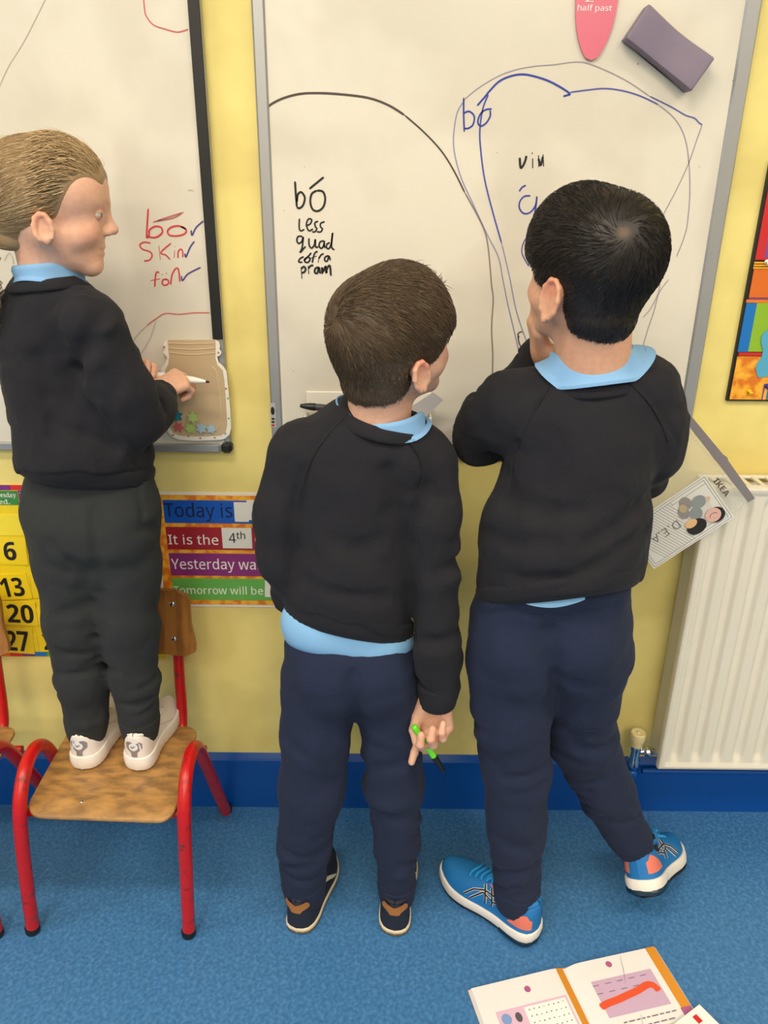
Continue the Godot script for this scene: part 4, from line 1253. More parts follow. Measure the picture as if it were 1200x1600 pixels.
# a shoe in its own axes: z from heel to toe, y up; side = +1 puts the inner curve at +x
class Last:
	var L := 0.2
	var Wd := 0.04
	var sole := 0.02
	var tall := 0.055
	var side := 1.0
	var toe := 0.036
	var us := [0.0, 0.012, 0.04, 0.10, 0.2, 0.35, 0.5, 0.66, 0.8, 0.9, 0.96, 0.99, 1.0]
	var ws := [0.0, 0.36, 0.60, 0.78, 0.84, 0.80, 0.86, 0.98, 0.92, 0.70, 0.45, 0.22, 0.0]
	var hs := [1.0, 1.0, 1.0, 1.0, 1.0, 0.96, 0.84, 0.66, 0.55, 0.46, 0.36, 0.22, 0.10]
	func tab(a: Array, u: float) -> float:
		for i in us.size() - 1:
			if u <= us[i + 1]:
				var t: float = (u - us[i]) / (us[i + 1] - us[i])
				return cubic_interpolate(a[i], a[i + 1], a[max(i - 1, 0)], a[min(i + 2, a.size() - 1)], t) if i > 1 and i < us.size() - 3 else lerpf(a[i], a[i + 1], t)
		return a[-1]
	func mid(u: float) -> float: return side * (0.006 * sin(PI * u) - 0.004 * u + 0.0)
	func floor_y(u: float) -> float: return 0.010 * pow(maxf(u - 0.7, 0.0) / 0.3, 2.0)      # toe spring
	func surf(u: float, ph: float, off := 0.0) -> Vector3:
		var w := tab(ws, u) * Wd * 0.97; var h := tab(hs, u) * tall
		var cs := cos(ph); var sn := maxf(sin(ph), 0.0)
		var wall := 0.90 + 0.10 * (1.0 - sn)
		var bx := smoothstep(0.22, 0.55, u)
		var x := signf(cs) * pow(absf(cs), lerpf(0.36, 0.80, bx)) * (w * wall) * (1.0 - 0.12 * sn)
		var y := pow(sn, lerpf(0.46, 0.72, bx)) * h
		var p := Vector3(mid(u) + x, sole * 0.92 + floor_y(u) + y, u * L)
		if off != 0.0:
			var o := Vector3(mid(u), sole + floor_y(u) + h * 0.25, clampf(u, 0.12, 0.88) * L)
			p += (p - o).normalized() * off
		return p
	func strip(mb: Mb, pts: Array, wd: float, off: float):      # pts: u, phi pairs
		var path := PackedVector3Array()
		for i in range(0, pts.size() - 2, 2):
			for k in 6:
				var t := k / 6.0
				path.append(surf(lerpf(pts[i], pts[i + 2], t), lerpf(pts[i + 1], pts[i + 3], t), off))
		path.append(surf(pts[-2], pts[-1], off))
		var q := PackedVector3Array()
		var m := path.size()
		for i in m:
			var c := Vector3(0, sole + tall * 0.3, path[i].z)
			var n := (path[i] - c).normalized()
			var s := (path[min(i + 1, m - 1)] - path[max(i - 1, 0)]).normalized().cross(n).normalized()
			var k := 0.5 if i > 0 and i < m - 1 else 0.3
			q.append(path[i] + s * wd * k); q.append(path[i] + n * 0.0006); q.append(path[i] - s * wd * k)
		var mm := path[m / 2]
		mb.grid(q, m, 3, false, false, mm - Vector3(0, sole + tall * 0.2, mm.z))
	func patch(mb: Mb, f: Callable, nu: int, nv: int, off: float):    # f(a, b) gives (u, phi) for a, b in 0..1
		var q := PackedVector3Array()
		for i in nu + 1:
			for j in nv + 1:
				var uv: Vector2 = f.call(float(i) / nu, float(j) / nv)
				q.append(surf(uv.x, uv.y, off))
		var mm := q[q.size() / 2]
		mb.grid(q, nu + 1, nv + 1, false, false, mm - Vector3(0, sole + tall * 0.2, clampf(mm.z, 0.2 * L, 0.8 * L)))
	func upper(mb: Mb):
		var pts := PackedVector3Array()
		var rows := 40; var cols := 29
		for r in rows:
			var u := 0.5 - 0.5 * cos(PI * r / (rows - 1))
			for k in cols: pts.append(surf(u, PI * k / (cols - 1)))
		mb.grid(pts, rows, cols, false, false, Vector3.UP)
	func sole_part(mb: Mb, y0: float, y1: float, grow := 0.0, rib := 0.0, dip := 0.0):
		var out := []
		var n := 40
		for k in n + 1: out.append([0.5 - 0.5 * cos(PI * k / n), 1.0])
		for k in range(n - 1, 0, -1): out.append([0.5 - 0.5 * cos(PI * k / n), -1.0])
		var pts := PackedVector3Array()
		var prof := [[0.0, y0], [-0.0035, y0], [-0.0008, y0 + 0.0025], [0.0006, lerpf(y0, y1, 0.5)], [0.0, y1 - 0.0015], [-0.0018, y1], [-0.02, y1]]
		for j in prof.size():
			var pr: Array = prof[j]
			for i in out.size():
				var q: Array = out[i]
				var u: float = q[0]
				var w: float = tab(ws, u) * Wd + pr[0] + grow + (rib * (1.0 if i % 2 == 0 else 0.0) if j > 1 and j < 5 else 0.0)
				if j == 0 or j == prof.size() - 1: w = tab(ws, u) * Wd * 0.3
				w = maxf(w, 0.0)
				var z := u * L
				var e: float = pr[0] + grow
				if j > 0 and j < prof.size() - 1: z = clampf(lerpf(-e, L + e, u), -e, L + e)
				var yy: float = pr[1] + floor_y(u)
				if j >= 4: yy -= dip * sin(PI * clampf((u - 0.1) / 0.8, 0, 1))
				pts.append(Vector3(mid(u) + q[1] * w, yy, z))
		mb.grid(pts, prof.size(), out.size(), true, false)
	func collar(mb: Mb, u0: float, u1: float, y: float, rr: float, hw: float, dip := 0.008):
		var path := PackedVector3Array()
		for k in 33:
			var a := TAU * k / 32
			var u := lerpf(u0, u1, 0.5 - 0.5 * cos(a))
			path.append(Vector3(mid(u) + sin(a) * hw, y + dip * absf(cos(a)) - dip * absf(sin(a)) * 0.6 + (0.006 if cos(a) < -0.3 else 0.0), u * L))
		mb.tube(path, [rr], 10, false)
	func laces(mb: Mb, u0: float, u1: float, n: int, r: float, spread := 0.55):
		for k in n:
			var u := lerpf(u0, u1, float(k) / max(n - 1, 1))
			var path := PackedVector3Array()
			for j in 9: path.append(surf(u + 0.012 * sin(PI * j / 8.0 * 2.0), PI * 0.5 - spread + 2.0 * spread * j / 8.0, r * 0.8))
			mb.tube(path, [r], 8, true, 0.6)
	func bow(mb: Mb, u: float, r: float, size_: float):
		var c := surf(u, PI * 0.5, r)
		for s in [-1.0, 1.0]:
			var path := PackedVector3Array()
			for k in 13:
				var a := TAU * k / 12
				path.append(c + Vector3(s * size_ * 0.5 * (1.0 - cos(a)), 0.006 * sin(a * 0.5) + 0.002, size_ * 0.35 * sin(a) - 0.2 * size_ * (1.0 - cos(a)) * 0.5))
			mb.tube(path, [r], 8, false)
			mb.tube(PackedVector3Array([c, c + Vector3(s * size_ * 0.5, 0.0, size_ * 0.4), c + Vector3(s * size_ * 0.75, -size_ * 0.25, size_ * 0.6)]), [r], 8)
		mb.tube(PackedVector3Array([c - Vector3(r * 1.4, 0, 0), c + Vector3(r * 1.4, 0, 0)]), [r * 1.7], 8)

func shoe_node(person: Node3D, called: String, heel: Vector3, toe: Vector3, roll := 0.0) -> Node3D:
	var o := Node3D.new()
	o.name = called
	person.add_child(o, true)
	var z := (toe - heel).normalized()
	var x := Vector3.UP.cross(z).normalized()
	var b := Basis(x, z.cross(x), z)
	o.transform = Transform3D(b * Basis(Vector3.BACK, roll), heel - person.position)
	return o

# polo collar: a stand round the neck with a folded-down leaf
func polo_collar(mb: Mb, c: Vector3, B: Basis, rx: float, rz: float, tall: float, leaf: float, gap := 0.5, flare := 0.018, org := Vector3.ZERO, lift_r := 0.0, over: Sdf = null):
	var prof := [[-0.001, -0.010], [0.0, tall * 0.5], [0.001, tall * 0.92], [0.0035, tall], [0.0062, tall * 0.95], [0.0085, tall * 0.6], [flare * 0.7, tall - leaf * 0.62], [flare, tall - leaf * 0.84], [flare + 0.0012, tall - leaf * 0.86], [flare + 0.0006, tall - leaf * 0.885], [flare + 0.0022, tall - leaf * 0.97], [flare + 0.001, tall - leaf], [flare - 0.001, tall - leaf * 0.97], [flare * 0.55, tall - leaf * 0.6], [0.0065, tall * 0.3]]
	var cols := 57
	var pts := PackedVector3Array()
	for k in cols:
		var a := gap + (TAU - 2.0 * gap) * k / (cols - 1)      # open at the front (B.z)
		var dir := Vector3(sin(a), 0, cos(a))
		var fr := maxf(cos(a), 0.0)
		for q in prof:
			var out_: float = q[0]
			var y: float = q[1] - 0.022 * fr * fr * 1.3
			if q[1] < tall * 0.55 and out_ > 0.004: y -= 0.012 * absf(sin(a)) * absf(sin(a)) - 0.010 * fr
			y += lift_r * sin(a)
			var w := c + B * Vector3(dir.x * (rx + out_), y, dir.z * (rz + out_))
			if over != null and out_ > 0.008:
				for it in 12:
					var dd := over.at(w) - 0.0025
					if dd >= 0.0: break
					w += (B * Vector3(dir.x, 0.0, dir.z) * 0.35 + Vector3.UP).normalized() * maxf(-dd, 0.0006)
			pts.append(w - org)
	mb.grid(pts, cols, prof.size(), true, false)
func neck_ring(mb: Mb, c: Vector3, B: Basis, rx: float, rz: float, r: float, org: Vector3, dip := 0.0):
	var pts := PackedVector3Array()
	var n := 48; var sides := 12
	for k in n:
		var a := TAU * k / n
		var dir := Vector3(sin(a), 0, cos(a))
		for j in sides:
			var b := TAU * j / sides
			var o := dir * (cos(b) * r) + Vector3.UP * sin(b) * r * 1.6 - dir * sin(b) * r * 0.8
			pts.append(c + B * (Vector3(dir.x * rx, -dip * maxf(cos(a), 0.0), dir.z * rz) + o) - org)
	mb.grid(pts, n, sides, true, true)

func head_frame(o: Vector3, fwd: Vector3, lean: Vector3, s: float) -> Transform3D:
	var z := fwd.normalized()
	var y := (lean - z * lean.dot(z)).normalized()
	return Transform3D(Basis(y.cross(z) * s, y * s, z * s), o)
func towards(yaw: float, pitch: float) -> Vector3:      # yaw 0 looks at the wall, +90 to the right
	var a := deg_to_rad(yaw); var p := deg_to_rad(pitch)
	return Vector3(sin(a) * cos(p), sin(p), -cos(a) * cos(p))
func hair_mass(S: Sdf, T: Transform3D, th: float, top: float):
	var s := T.basis.x.length()
	skull(S, T, th)
	S.cap(T * Vector3(0, 0.040, -0.030), T * Vector3(0, 0.046, 0.018), (0.050 + top) * s, (0.048 + top) * s, 0.012 * s)
	S.cap(T * Vector3(0, -0.022, -0.040), T * Vector3(0, -0.042, -0.044), (0.048 + th * 0.7) * s, (0.045 + th * 0.4) * s, 0.014 * s, 0.92, T.basis.x)
	for q in [-1.0, 1.0]: S.cap(T * Vector3(q * 0.040, -0.016, -0.034), T * Vector3(q * 0.033, -0.048, -0.044), (0.024 + th * 0.6) * s, (0.021 + th * 0.4) * s, 0.014 * s)
func hair_cuts(S: Sdf, T: Transform3D, nape: float, ek := 1.0, eo := Vector3.ZERO):
	var s := T.basis.x.length()
	S.cap(T * Vector3(0, 0.006, 0.122), T * Vector3(0, -0.11, 0.108), 0.066 * s, 0.075 * s, 0.008 * s, 1.0, Vector3.BACK, 1)
	for q in [-1.0, 1.0]:
		S.cap(T * (Vector3(q * 0.094, -0.016 - 0.010 * (1.0 - ek), -0.012) + eo), T * (Vector3(q * 0.088, -0.09, -0.002) + eo), 0.036 * s, 0.040 * s, 0.006 * s, 1.0, Vector3.BACK, 1)
		S.cap(T * Vector3(q * 0.075, -0.010, 0.066), T * Vector3(q * 0.085, -0.06, 0.049), 0.030 * s, 0.040 * s, 0.006 * s, 1.0, Vector3.BACK, 1)
	S.plane(T * Vector3(0, nape, -0.06), T.basis * Vector3(0, -1, 0.25), 0.008 * s)
func person(label: String, at: Vector3) -> Node3D:
	return thing("person", label, "person", at)

# ------------------------------------------------------------------ the girl on the chair
func girl():
	var o := person("girl with a blond ponytail in navy sweatshirt and charcoal trousers standing on a chair", Vector3(-0.52, 0.314, -1.21))
	var org := o.position
	var T := head_frame(P(84, 322, 1.2), towards(78, -9), Vector3(-0.02, 1, 0.0), 0.925)
	var yaw_n := Vector3(0.42, 0, 0.9)
	var arm_r := [[148, 508, 1.165, 46], [190, 610, 1.185, 44], [208, 652, 1.20, 41]]
	var fore_r := [[208, 652, 1.20, 41], [231, 638, 1.25, 36], [246, 625, 1.295, 29]]
	var arm_l := [[30, 515, 1.27, 44], [60, 640, 1.33, 40], [150, 612, 1.345, 28], [184, 592, 1.35, 23]]
	var leg_l := [[106, 805, 1.235, 70], [112, 880, 1.23, 56], [119, 965, 1.22, 47], [128, 1060, 1.222, 40], [135, 1116, 1.227, 33]]
	var leg_r := [[180, 805, 1.235, 69], [193, 880, 1.23, 56], [200, 965, 1.22, 47], [210, 1060, 1.222, 37], [217, 1116, 1.226, 31]]
	# body
	var bm := Mb.new(); bm.tinted = true; bm.col = (SKIN * Color(1.0, 1.0, 1.0)).srgb_to_linear()
	var H := Sdf.new()
	face(H, T, 0.70, Vector3(0, -0.015, 0.013))
	H.cap(T * Vector3(0, -0.03, -0.022), P(76, 448, 1.215), 0.044 * 0.92, RP(448, 1.215, 37), 0.025)
	H.build(bm, 0.0027, org)
	head_colours(bm, T, org, 0, Color(0.62, 0.46, 0.32))
	var U := Sdf.new()
	U.cap(P(76, 446, 1.215), P(80, 520, 1.22), RP(446, 1.215, 34), RP(520, 1.22, 48), 0.03)
	U.cap(P(80, 520, 1.22), P(138, 760, 1.235), RP(520, 1.22, 56), RP(760, 1.235, 62), 0.03, 1.35, yaw_n)
	for js in [arm_r, fore_r, arm_l, leg_l, leg_r]: limb(U, js, 0.03, 0.66)
	limb(U, [[135, 1110, 1.227, 22], [138, 1150, 1.229, 20]], 0.02); limb(U, [[217, 1110, 1.226, 21], [221, 1150, 1.228, 19]], 0.02)
	U.build(bm, 0.013, org)
	# right hand round the pen, back of the hand up
	var R := Sdf.new()
	var hw := P(246, 612, 1.305)
	var TR := frame(hw, P(286, 591, 1.342) - hw, Vector3(-0.15, -0.85, -0.35), 0.86)
	hand(R, TR, 1.0, [[0.75, 1.25, 0.8], [0.85, 1.3, 0.8], [0.9, 1.3, 0.8], [0.95, 1.3, 0.8]], [Vector3(0.75, 0.75, 0.5), Vector3(-0.1, 0.9, 0.65), Vector3(-0.5, 0.7, 0.5)])
	R.build(bm, 0.0022, org)
	var Lh := Sdf.new()
	var lw := P(186, 592, 1.352)
	hand(Lh, frame(lw, P(215, 575, 1.356) - lw, Vector3(0.1, -0.7, 0.6), 0.82), -1.0, [[0.8, 1.2, 0.7], [0.85, 1.25, 0.7], [0.9, 1.25, 0.7], [0.9, 1.25, 0.7]], [Vector3(0.6, 0.75, 0.5), Vector3(0.1, 0.9, 0.5), Vector3(-0.3, 0.8, 0.5)])
	var f0 := bm.v.size()
	Lh.build(bm, 0.0022, org)
	paint(bm, [[P(222, 574, 1.35) - org, 0.02, Color(0.88, 0.50, 0.42), 0.6]], f0)
	put("body", bm, M.skin, o)
	eyes(o, T, org, Color(0.36, 0.42, 0.45))
	# trousers
	var tr := Sdf.new()
	tr.cap(P(112, 772, 1.235), P(172, 772, 1.235), RP(772, 1.235, 74), RP(772, 1.235, 74), 0.03, 1.25, Vector3.BACK)
	tr.cap(P(118, 825, 1.205), P(122, 835, 1.205), RP(825, 1.205, 56), RP(825, 1.205, 56), 0.03)
	tr.cap(P(178, 825, 1.205), P(182, 835, 1.205), RP(825, 1.205, 54), RP(825, 1.205, 54), 0.03)
	limb(tr, leg_l, 0.016); limb(tr, leg_r, 0.016)
	tr.plane(P(140, 722, 1.235), Vector3(0, 1, -0.25))
	folds(tr, 0.0045, 11.0, Vector3(1, 0.75, 1), 5)
	for k in 2:
		var lg: Array = [leg_l, leg_r][k]
		wrinkles(tr, jp(lg[2]), jp(lg[4]), jr(lg[2]), jr(lg[4]), 14, 40 + k, 0.008, 0.0042)
		wrinkles(tr, jp(lg[0]), jp(lg[2]), jr(lg[0]), jr(lg[2]), 7, 50 + k, 0.012, 0.0035, 0.15)
	crease_px(tr, [148, 800, 150, 860, 158, 930, 160, 1000], 1.2, 0.010, 0.006)
	crease_px(tr, [80, 850, 110, 880, 145, 890], 1.2, 0.010, 0.004)
	crease_px(tr, [215, 760, 224, 800, 222, 830], 1.2, 0.006, 0.003)
	var m := Mb.new(); tr.build(m, 0.0043, org)
	put("trousers", m, M.charcoal, o)
	for k in 2:
		var lg: Array = [leg_l, leg_r][k]
		var c := Mb.new()
		var a := jp(lg[4]); var b := P(lg[4][0] + [1, 3][k], 1150, 1.227)
		sleeve_end(c, a, b, jr(lg[4]) * 1.0, jr(lg[4]) * 0.84, org, 24)
		put("trouser_cuff", c, M.charcoal, o)
	# sweatshirt
	var S := Sdf.new()
	var torso := func(Q: Sdf):
		Q.cap(P(92, 540, 1.225), P(134, 690, 1.23), RP(540, 1.225, 92), RP(690, 1.23, 96), 0.03, 1.28, yaw_n)
		Q.cap(P(128, 712, 1.225), P(142, 728, 1.235), RP(712, 1.23, 97), RP(728, 1.23, 92), 0.03, 1.25, Vector3.BACK)
	torso.call(S)
	S.cap(P(40, 496, 1.255), P(128, 498, 1.195), RP(496, 1.25, 46), RP(498, 1.19, 46), 0.035)
	S.cap(P(70, 452, 1.22), P(92, 456, 1.205), RP(452, 1.22, 40), RP(456, 1.2, 40), 0.04)
	limb(S, arm_r, 0.035); limb(S, fore_r, 0.02); limb(S, arm_l, 0.03)
	S.plane(P(138, 736, 1.23), Vector3(0.0, -1, 0.32))
	S.cap(P(78, 431, 1.212), P(80, 380, 1.212), RP(436, 1.21, 43), RP(436, 1.21, 60), 0.008, 1.0, Vector3.BACK, 1)
	folds(S, 0.0085, 9.0, Vector3(1, 0.7, 1), 9)
	wrinkles(S, jp(arm_r[0]), jp(arm_r[2]), jr(arm_r[0]), jr(arm_r[2]), 9, 60, 0.011, 0.005, 0.2)
	wrinkles(S, jp(fore_r[0]), jp(fore_r[2]), jr(fore_r[0]), jr(fore_r[2]), 8, 61, 0.009, 0.005)
	crease_px(S, [165, 480, 140, 530, 120, 580, 100, 640], 1.2, 0.014, 0.006)
	crease_px(S, [100, 590, 140, 640, 180, 690], 1.2, 0.012, 0.007)
	crease_px(S, [60, 560, 78, 620, 84, 680], 1.2, 0.014, 0.005)
	crease_px(S, [85, 660, 130, 680, 180, 700], 1.2, 0.010, 0.006)
	m = Mb.new(); S.build(m, 0.0043, org)
	put("sweatshirt", m, M.sweat, o)
	var Q := Sdf.new(); torso.call(Q)
	m = Mb.new(); band(m, Q, P(137, 718, 1.23), P(139, 748, 1.235), Vector3.RIGHT, 0.002, 8, 90, org, 45, 0.0004, 0.3, 0.001)
	for i in m.v.size(): m.v[i].y += (m.v[i].z + 0.02) * 0.32
	put("hem_band", m, M.sweat, o)
	m = Mb.new(); sleeve_end(m, P(239, 631, 1.28), P(251, 617, 1.312), RP(619, 1.28, 32), RP(608, 1.315, 26), org); put("cuff", m, M.sweat, o)
	m = Mb.new(); sleeve_end(m, P(174, 598, 1.348), P(190, 589, 1.352), RP(596, 1.35, 27), RP(587, 1.35, 23), org); put("cuff", m, M.sweat, o)
	var nb := Basis(Vector3.UP, PI - 0.45) * Basis(Vector3.BACK, -0.10)
	m = Mb.new(); neck_ring(m, P(78, 443, 1.212), nb, 0.058, 0.050, 0.0055, org, 0.02); put("neckband", m, M.sweat, o)
	m = Mb.new(); polo_collar(m, P(77, 430, 1.212), nb, 0.045, 0.041, 0.018, 0.022, 0.35, 0.009, org); put("polo_collar", m, M.polo, o, "light blue polo collar")
	# hair
	var C := Sdf.new()
	skull(C, T, 0.003)
	var Cs := Sdf.new()
	skull(Cs, T, 0.003)
	for X_ in [C, Cs]:
		X_.cap(T * Vector3(0, 0.02, -0.045), T * Vector3(0, -0.026, -0.080), 0.060 * 0.92, 0.034 * 0.92, 0.016)
		X_.cap(T * Vector3(0, -0.02, -0.048), T * Vector3(0, -0.052, -0.056), 0.048 * 0.92, 0.034 * 0.92, 0.016)
	C.cap(T * Vector3(0, -0.002, 0.132), T * Vector3(0, -0.12, 0.110), 0.076 * 0.92, 0.085 * 0.92, 0.012, 1.0, Vector3.BACK, 1)
	for q in [-1.0, 1.0]:
		C.cap(T * Vector3(q * 0.093, -0.036, 0.000), T * Vector3(q * 0.085, -0.09, -0.002), 0.035 * 0.92, 0.045 * 0.92, 0.006, 1.0, Vector3.BACK, 1)
		C.cap(T * Vector3(q * 0.080, 0.010, 0.080), T * Vector3(q * 0.080, -0.07, 0.044), 0.047 * 0.92, 0.048 * 0.92, 0.016, 1.0, Vector3.BACK, 1)
	C.plane(T * Vector3(0, -0.074, -0.05), T.basis * Vector3(0, -1, 0.1), 0.01)
	m = Mb.new(); m.tinted = true; m.col = Color(0.60, 0.49, 0.355).srgb_to_linear()
	C.build(m, 0.0034, org)
	var tie := Vector3(0, -0.040, -0.108)
	strands(m, C, Cs, T, org, 6200, 71,
		func(p: Vector3, _r) -> bool: return p.y > -0.070,
		func(p: Vector3, _r) -> Vector3: return (tie - p).normalized() + Vector3(0, 0.5, 0) * clampf(p.z / 0.08, 0, 1),
		func(p: Vector3, r) -> float: return clampf(p.distance_to(tie) * r.randf_range(0.4, 0.85), 0.02, 0.13),
		0.00058, 0.02, [Color(0.54, 0.44, 0.31), Color(0.72, 0.61, 0.45), Color(0.86, 0.78, 0.64)], 7, 0.12)
	# flyaway wisps over the crown
	strands(m, C, Cs, T, org, 60, 72,
		func(p: Vector3, _r) -> bool: return p.y > 0.05 and p.z < 0.07,
		func(p: Vector3, r) -> Vector3: return (tie - p).normalized() + Vector3(r.randfn() * 0.3, 0.4, r.randfn() * 0.3),
		func(_p, r) -> float: return r.randf_range(0.03, 0.06), 0.0003, 0.22, [Color(0.72, 0.60, 0.42), Color(0.85, 0.76, 0.58), Color(0.9, 0.85, 0.7)], 5, 0.5)
	var hair_ := put("hair", m, M.hair, o)
	# ponytail and its navy scrunchie
	m = Mb.new(); m.tinted = true
	var rng := RandomNumberGenerator.new(); rng.seed = 77
	var t0 := T * tie
	for k in 240:
		var a := rng.randf() * TAU; var rr := sqrt(rng.randf())
		var cur := rng.randf_range(0.003, 0.009); var ph := rng.randf() * TAU; var fq := rng.randf_range(2.0, 4.0)
		m.col = Color(0.42, 0.31, 0.18).lerp(Color(0.74, 0.60, 0.40), rng.randf()).srgb_to_linear()
		var path := PackedVector3Array()
		var ln := rng.randf_range(0.10, 0.17)
		for j in 13:
			var t := j / 12.0
			var wide := 0.010 + 0.020 * sin(PI * minf(t * 1.1, 1.0))
			var drop := Vector3(-0.022 * sin(minf(t * 3.0, 1.57)) + 0.016 * t, -ln * t, 0.004 + 0.01 * t)
			path.append(t0 + drop + Vector3(cos(a) * rr * wide + cur * cos(ph + fq * t * TAU), cur * 0.5 * sin(ph + fq * t * TAU), sin(a) * rr * wide + cur * sin(ph + fq * t * TAU)) - org)
		m.tube(path, [0.0010, 0.0010, 0.0009, 0.0009, 0.0008, 0.0008, 0.0007, 0.0007, 0.0006, 0.0005, 0.0004, 0.0003, 0.0002], 3, false)
	put("ponytail", m, M.hair, hair_)
	m = Mb.new()
	var pts := PackedVector3Array()
	for k in 40:
		var a := TAU * k / 40
		for j in 14:
			var b := TAU * j / 14
			var r := 0.020 + 0.012 * cos(b) + 0.0025 * sin(a * 11.0)
			var q := Vector3(cos(a) * r, sin(a) * r, 0.010 * sin(b))
			pts.append(t0 + T.basis.orthonormalized() * q - org)
	m.grid(pts, 40, 14, true, true)
	put("scrunchie", m, mat(Color(0.05, 0.07, 0.13), 0.85), hair_)
	# white platform trainers
	var white := mat(Color(0.92, 0.885, 0.865), 0.45)
	var rubber := mat(Color(0.93, 0.90, 0.88), 0.5)
	var silver := mat(Color(0.66, 0.65, 0.68), 0.3, 0.6)
	var pink := mat(Color(0.88, 0.58, 0.64), 0.85)
	var heels := [G(128, 1203, 0.314), G(214, 1205, 0.314)]
	var toes := [G(186, 1112, 0.314), G(267, 1114, 0.314)]
	for k in 2:
		var hl: Vector3 = heels[k]; var te: Vector3 = toes[k]
		var s := shoe_node(o, "trainer", hl, te)
		s.position.y += 0.0008
		s.set_meta("label", "white platform trainer with silver heel patch")
		var la := Last.new()
		la.L = 0.178; la.Wd = 0.0345; la.sole = 0.029; la.tall = 0.050; la.side = -1.0 if k == 0 else 1.0
		var b := Mb.new(); la.upper(b); put("upper", b, white, s)
		b = Mb.new(); la.sole_part(b, 0.0, 0.030, 0.002, 0.0009); put("sole", b, rubber, s)
		b = Mb.new(); la.collar(b, 0.05, 0.44, la.sole + 0.046, 0.0050, 0.022, 0.003); put("collar", b, white, s)
		# heel patch: a stem that widens to a rounded shield
		b = Mb.new()
		var poly := PackedVector2Array()
		for q in [[-0.0055, 0.0], [0.0055, 0.0], [0.006, 0.010], [0.016, 0.018], [0.0165, 0.029], [0.011, 0.034], [-0.011, 0.034], [-0.0165, 0.029], [-0.016, 0.018], [-0.006, 0.010]]: poly.append(Vector2(q[0], q[1]))
		heel_patch(b, la, poly, la.sole + 0.004, 0.0012)
		put("heel_patch", b, silver, s)
		b = Mb.new()
		poly = PackedVector2Array()
		for i in 18: poly.append(Vector2(cos(TAU * i / 18) * 0.0085, 0.0235 + sin(TAU * i / 18) * 0.0085))
		heel_patch(b, la, poly, la.sole + 0.004, 0.0022)
		put("heel_badge", b, mat(Color(0.90, 0.89, 0.90), 0.3), s)
		b = Mb.new()
		poly = PackedVector2Array()
		for q in [[-0.005, 0.0262], [-0.0015, 0.0245], [0.0005, 0.0215], [0.003, 0.0205], [0.0055, 0.0275], [0.0035, 0.0255], [0.0012, 0.0240], [-0.001, 0.0262]]: poly.append(Vector2(q[0], q[1]))
		heel_patch(b, la, poly, la.sole + 0.004, 0.0028)
		put("badge_emblem", b, silver, s)
		b = Mb.new(); la.laces(b, 0.46, 0.66, 4, 0.0024, 0.5); la.bow(b, 0.44, 0.0042, 0.030); put("laces", b, white, s)
		b = Mb.new()
		for sd in [0.10, PI - 0.10]:
			la.strip(b, [0.10, lerpf(sd, PI * 0.5, 0.25), 0.3, lerpf(sd, PI * 0.5, 0.35), 0.5, lerpf(sd, PI * 0.5, 0.15), 0.68, sd], 0.0022, 0.0007)
		put("side_stitching", b, mat(Color(0.84, 0.78, 0.74), 0.6), s)
		b = Mb.new()
		b.tube(PackedVector3Array([Vector3(0, 0.06, 0.044), Vector3(0, 0.098, 0.046)]), [0.027, 0.0255], 20)
		put("sock", b, pink, s, "pink sock")
func heel_patch(mb: Mb, la: Last, poly: PackedVector2Array, y0: float, off: float):
	# an outline wrapped round the heel; x runs along the heel, y up
	var tr := Geometry2D.triangulate_polygon(poly)
	var f := func(q: Vector2) -> Vector3:
		var R := 0.0
		for uu in [0.04, 0.10]:
			var ww: float = la.tab(la.ws, uu) * la.Wd * 0.95; var zz: float = uu * la.L
			R += 0.5 * (ww * ww + zz * zz) / (2.0 * zz)
		var a := q.x / R
		var h: float = la.tall * 0.95
		var sn: float = clampf((y0 + q.y - la.sole * 0.92) / h, 0.0, 1.0)
		var lean := 0.0015 * sn
		return Vector3(la.mid(0.05) + sin(a) * (R + off), y0 + q.y, R + 0.0005 - cos(a) * (R + off) + lean)
	for k in range(0, tr.size(), 3):
		# split each triangle so that it follows the curve
		var n := 4
		var A: Vector2 = poly[tr[k]]; var B: Vector2 = poly[tr[k + 1]]; var C: Vector2 = poly[tr[k + 2]]
		for i in n:
			for j in n - i:
				var p0 := A + (B - A) * (float(i) / n) + (C - A) * (float(j) / n)
				var p1 := p0 + (B - A) / n; var p2 := p0 + (C - A) / n
				mb.tri(f.call(p0), f.call(p1), f.call(p2), Vector3(0, 0.1, -1))
				if i + j < n - 1: mb.tri(f.call(p1), f.call(p1 + (C - A) / n), f.call(p2), Vector3(0, 0.1, -1))

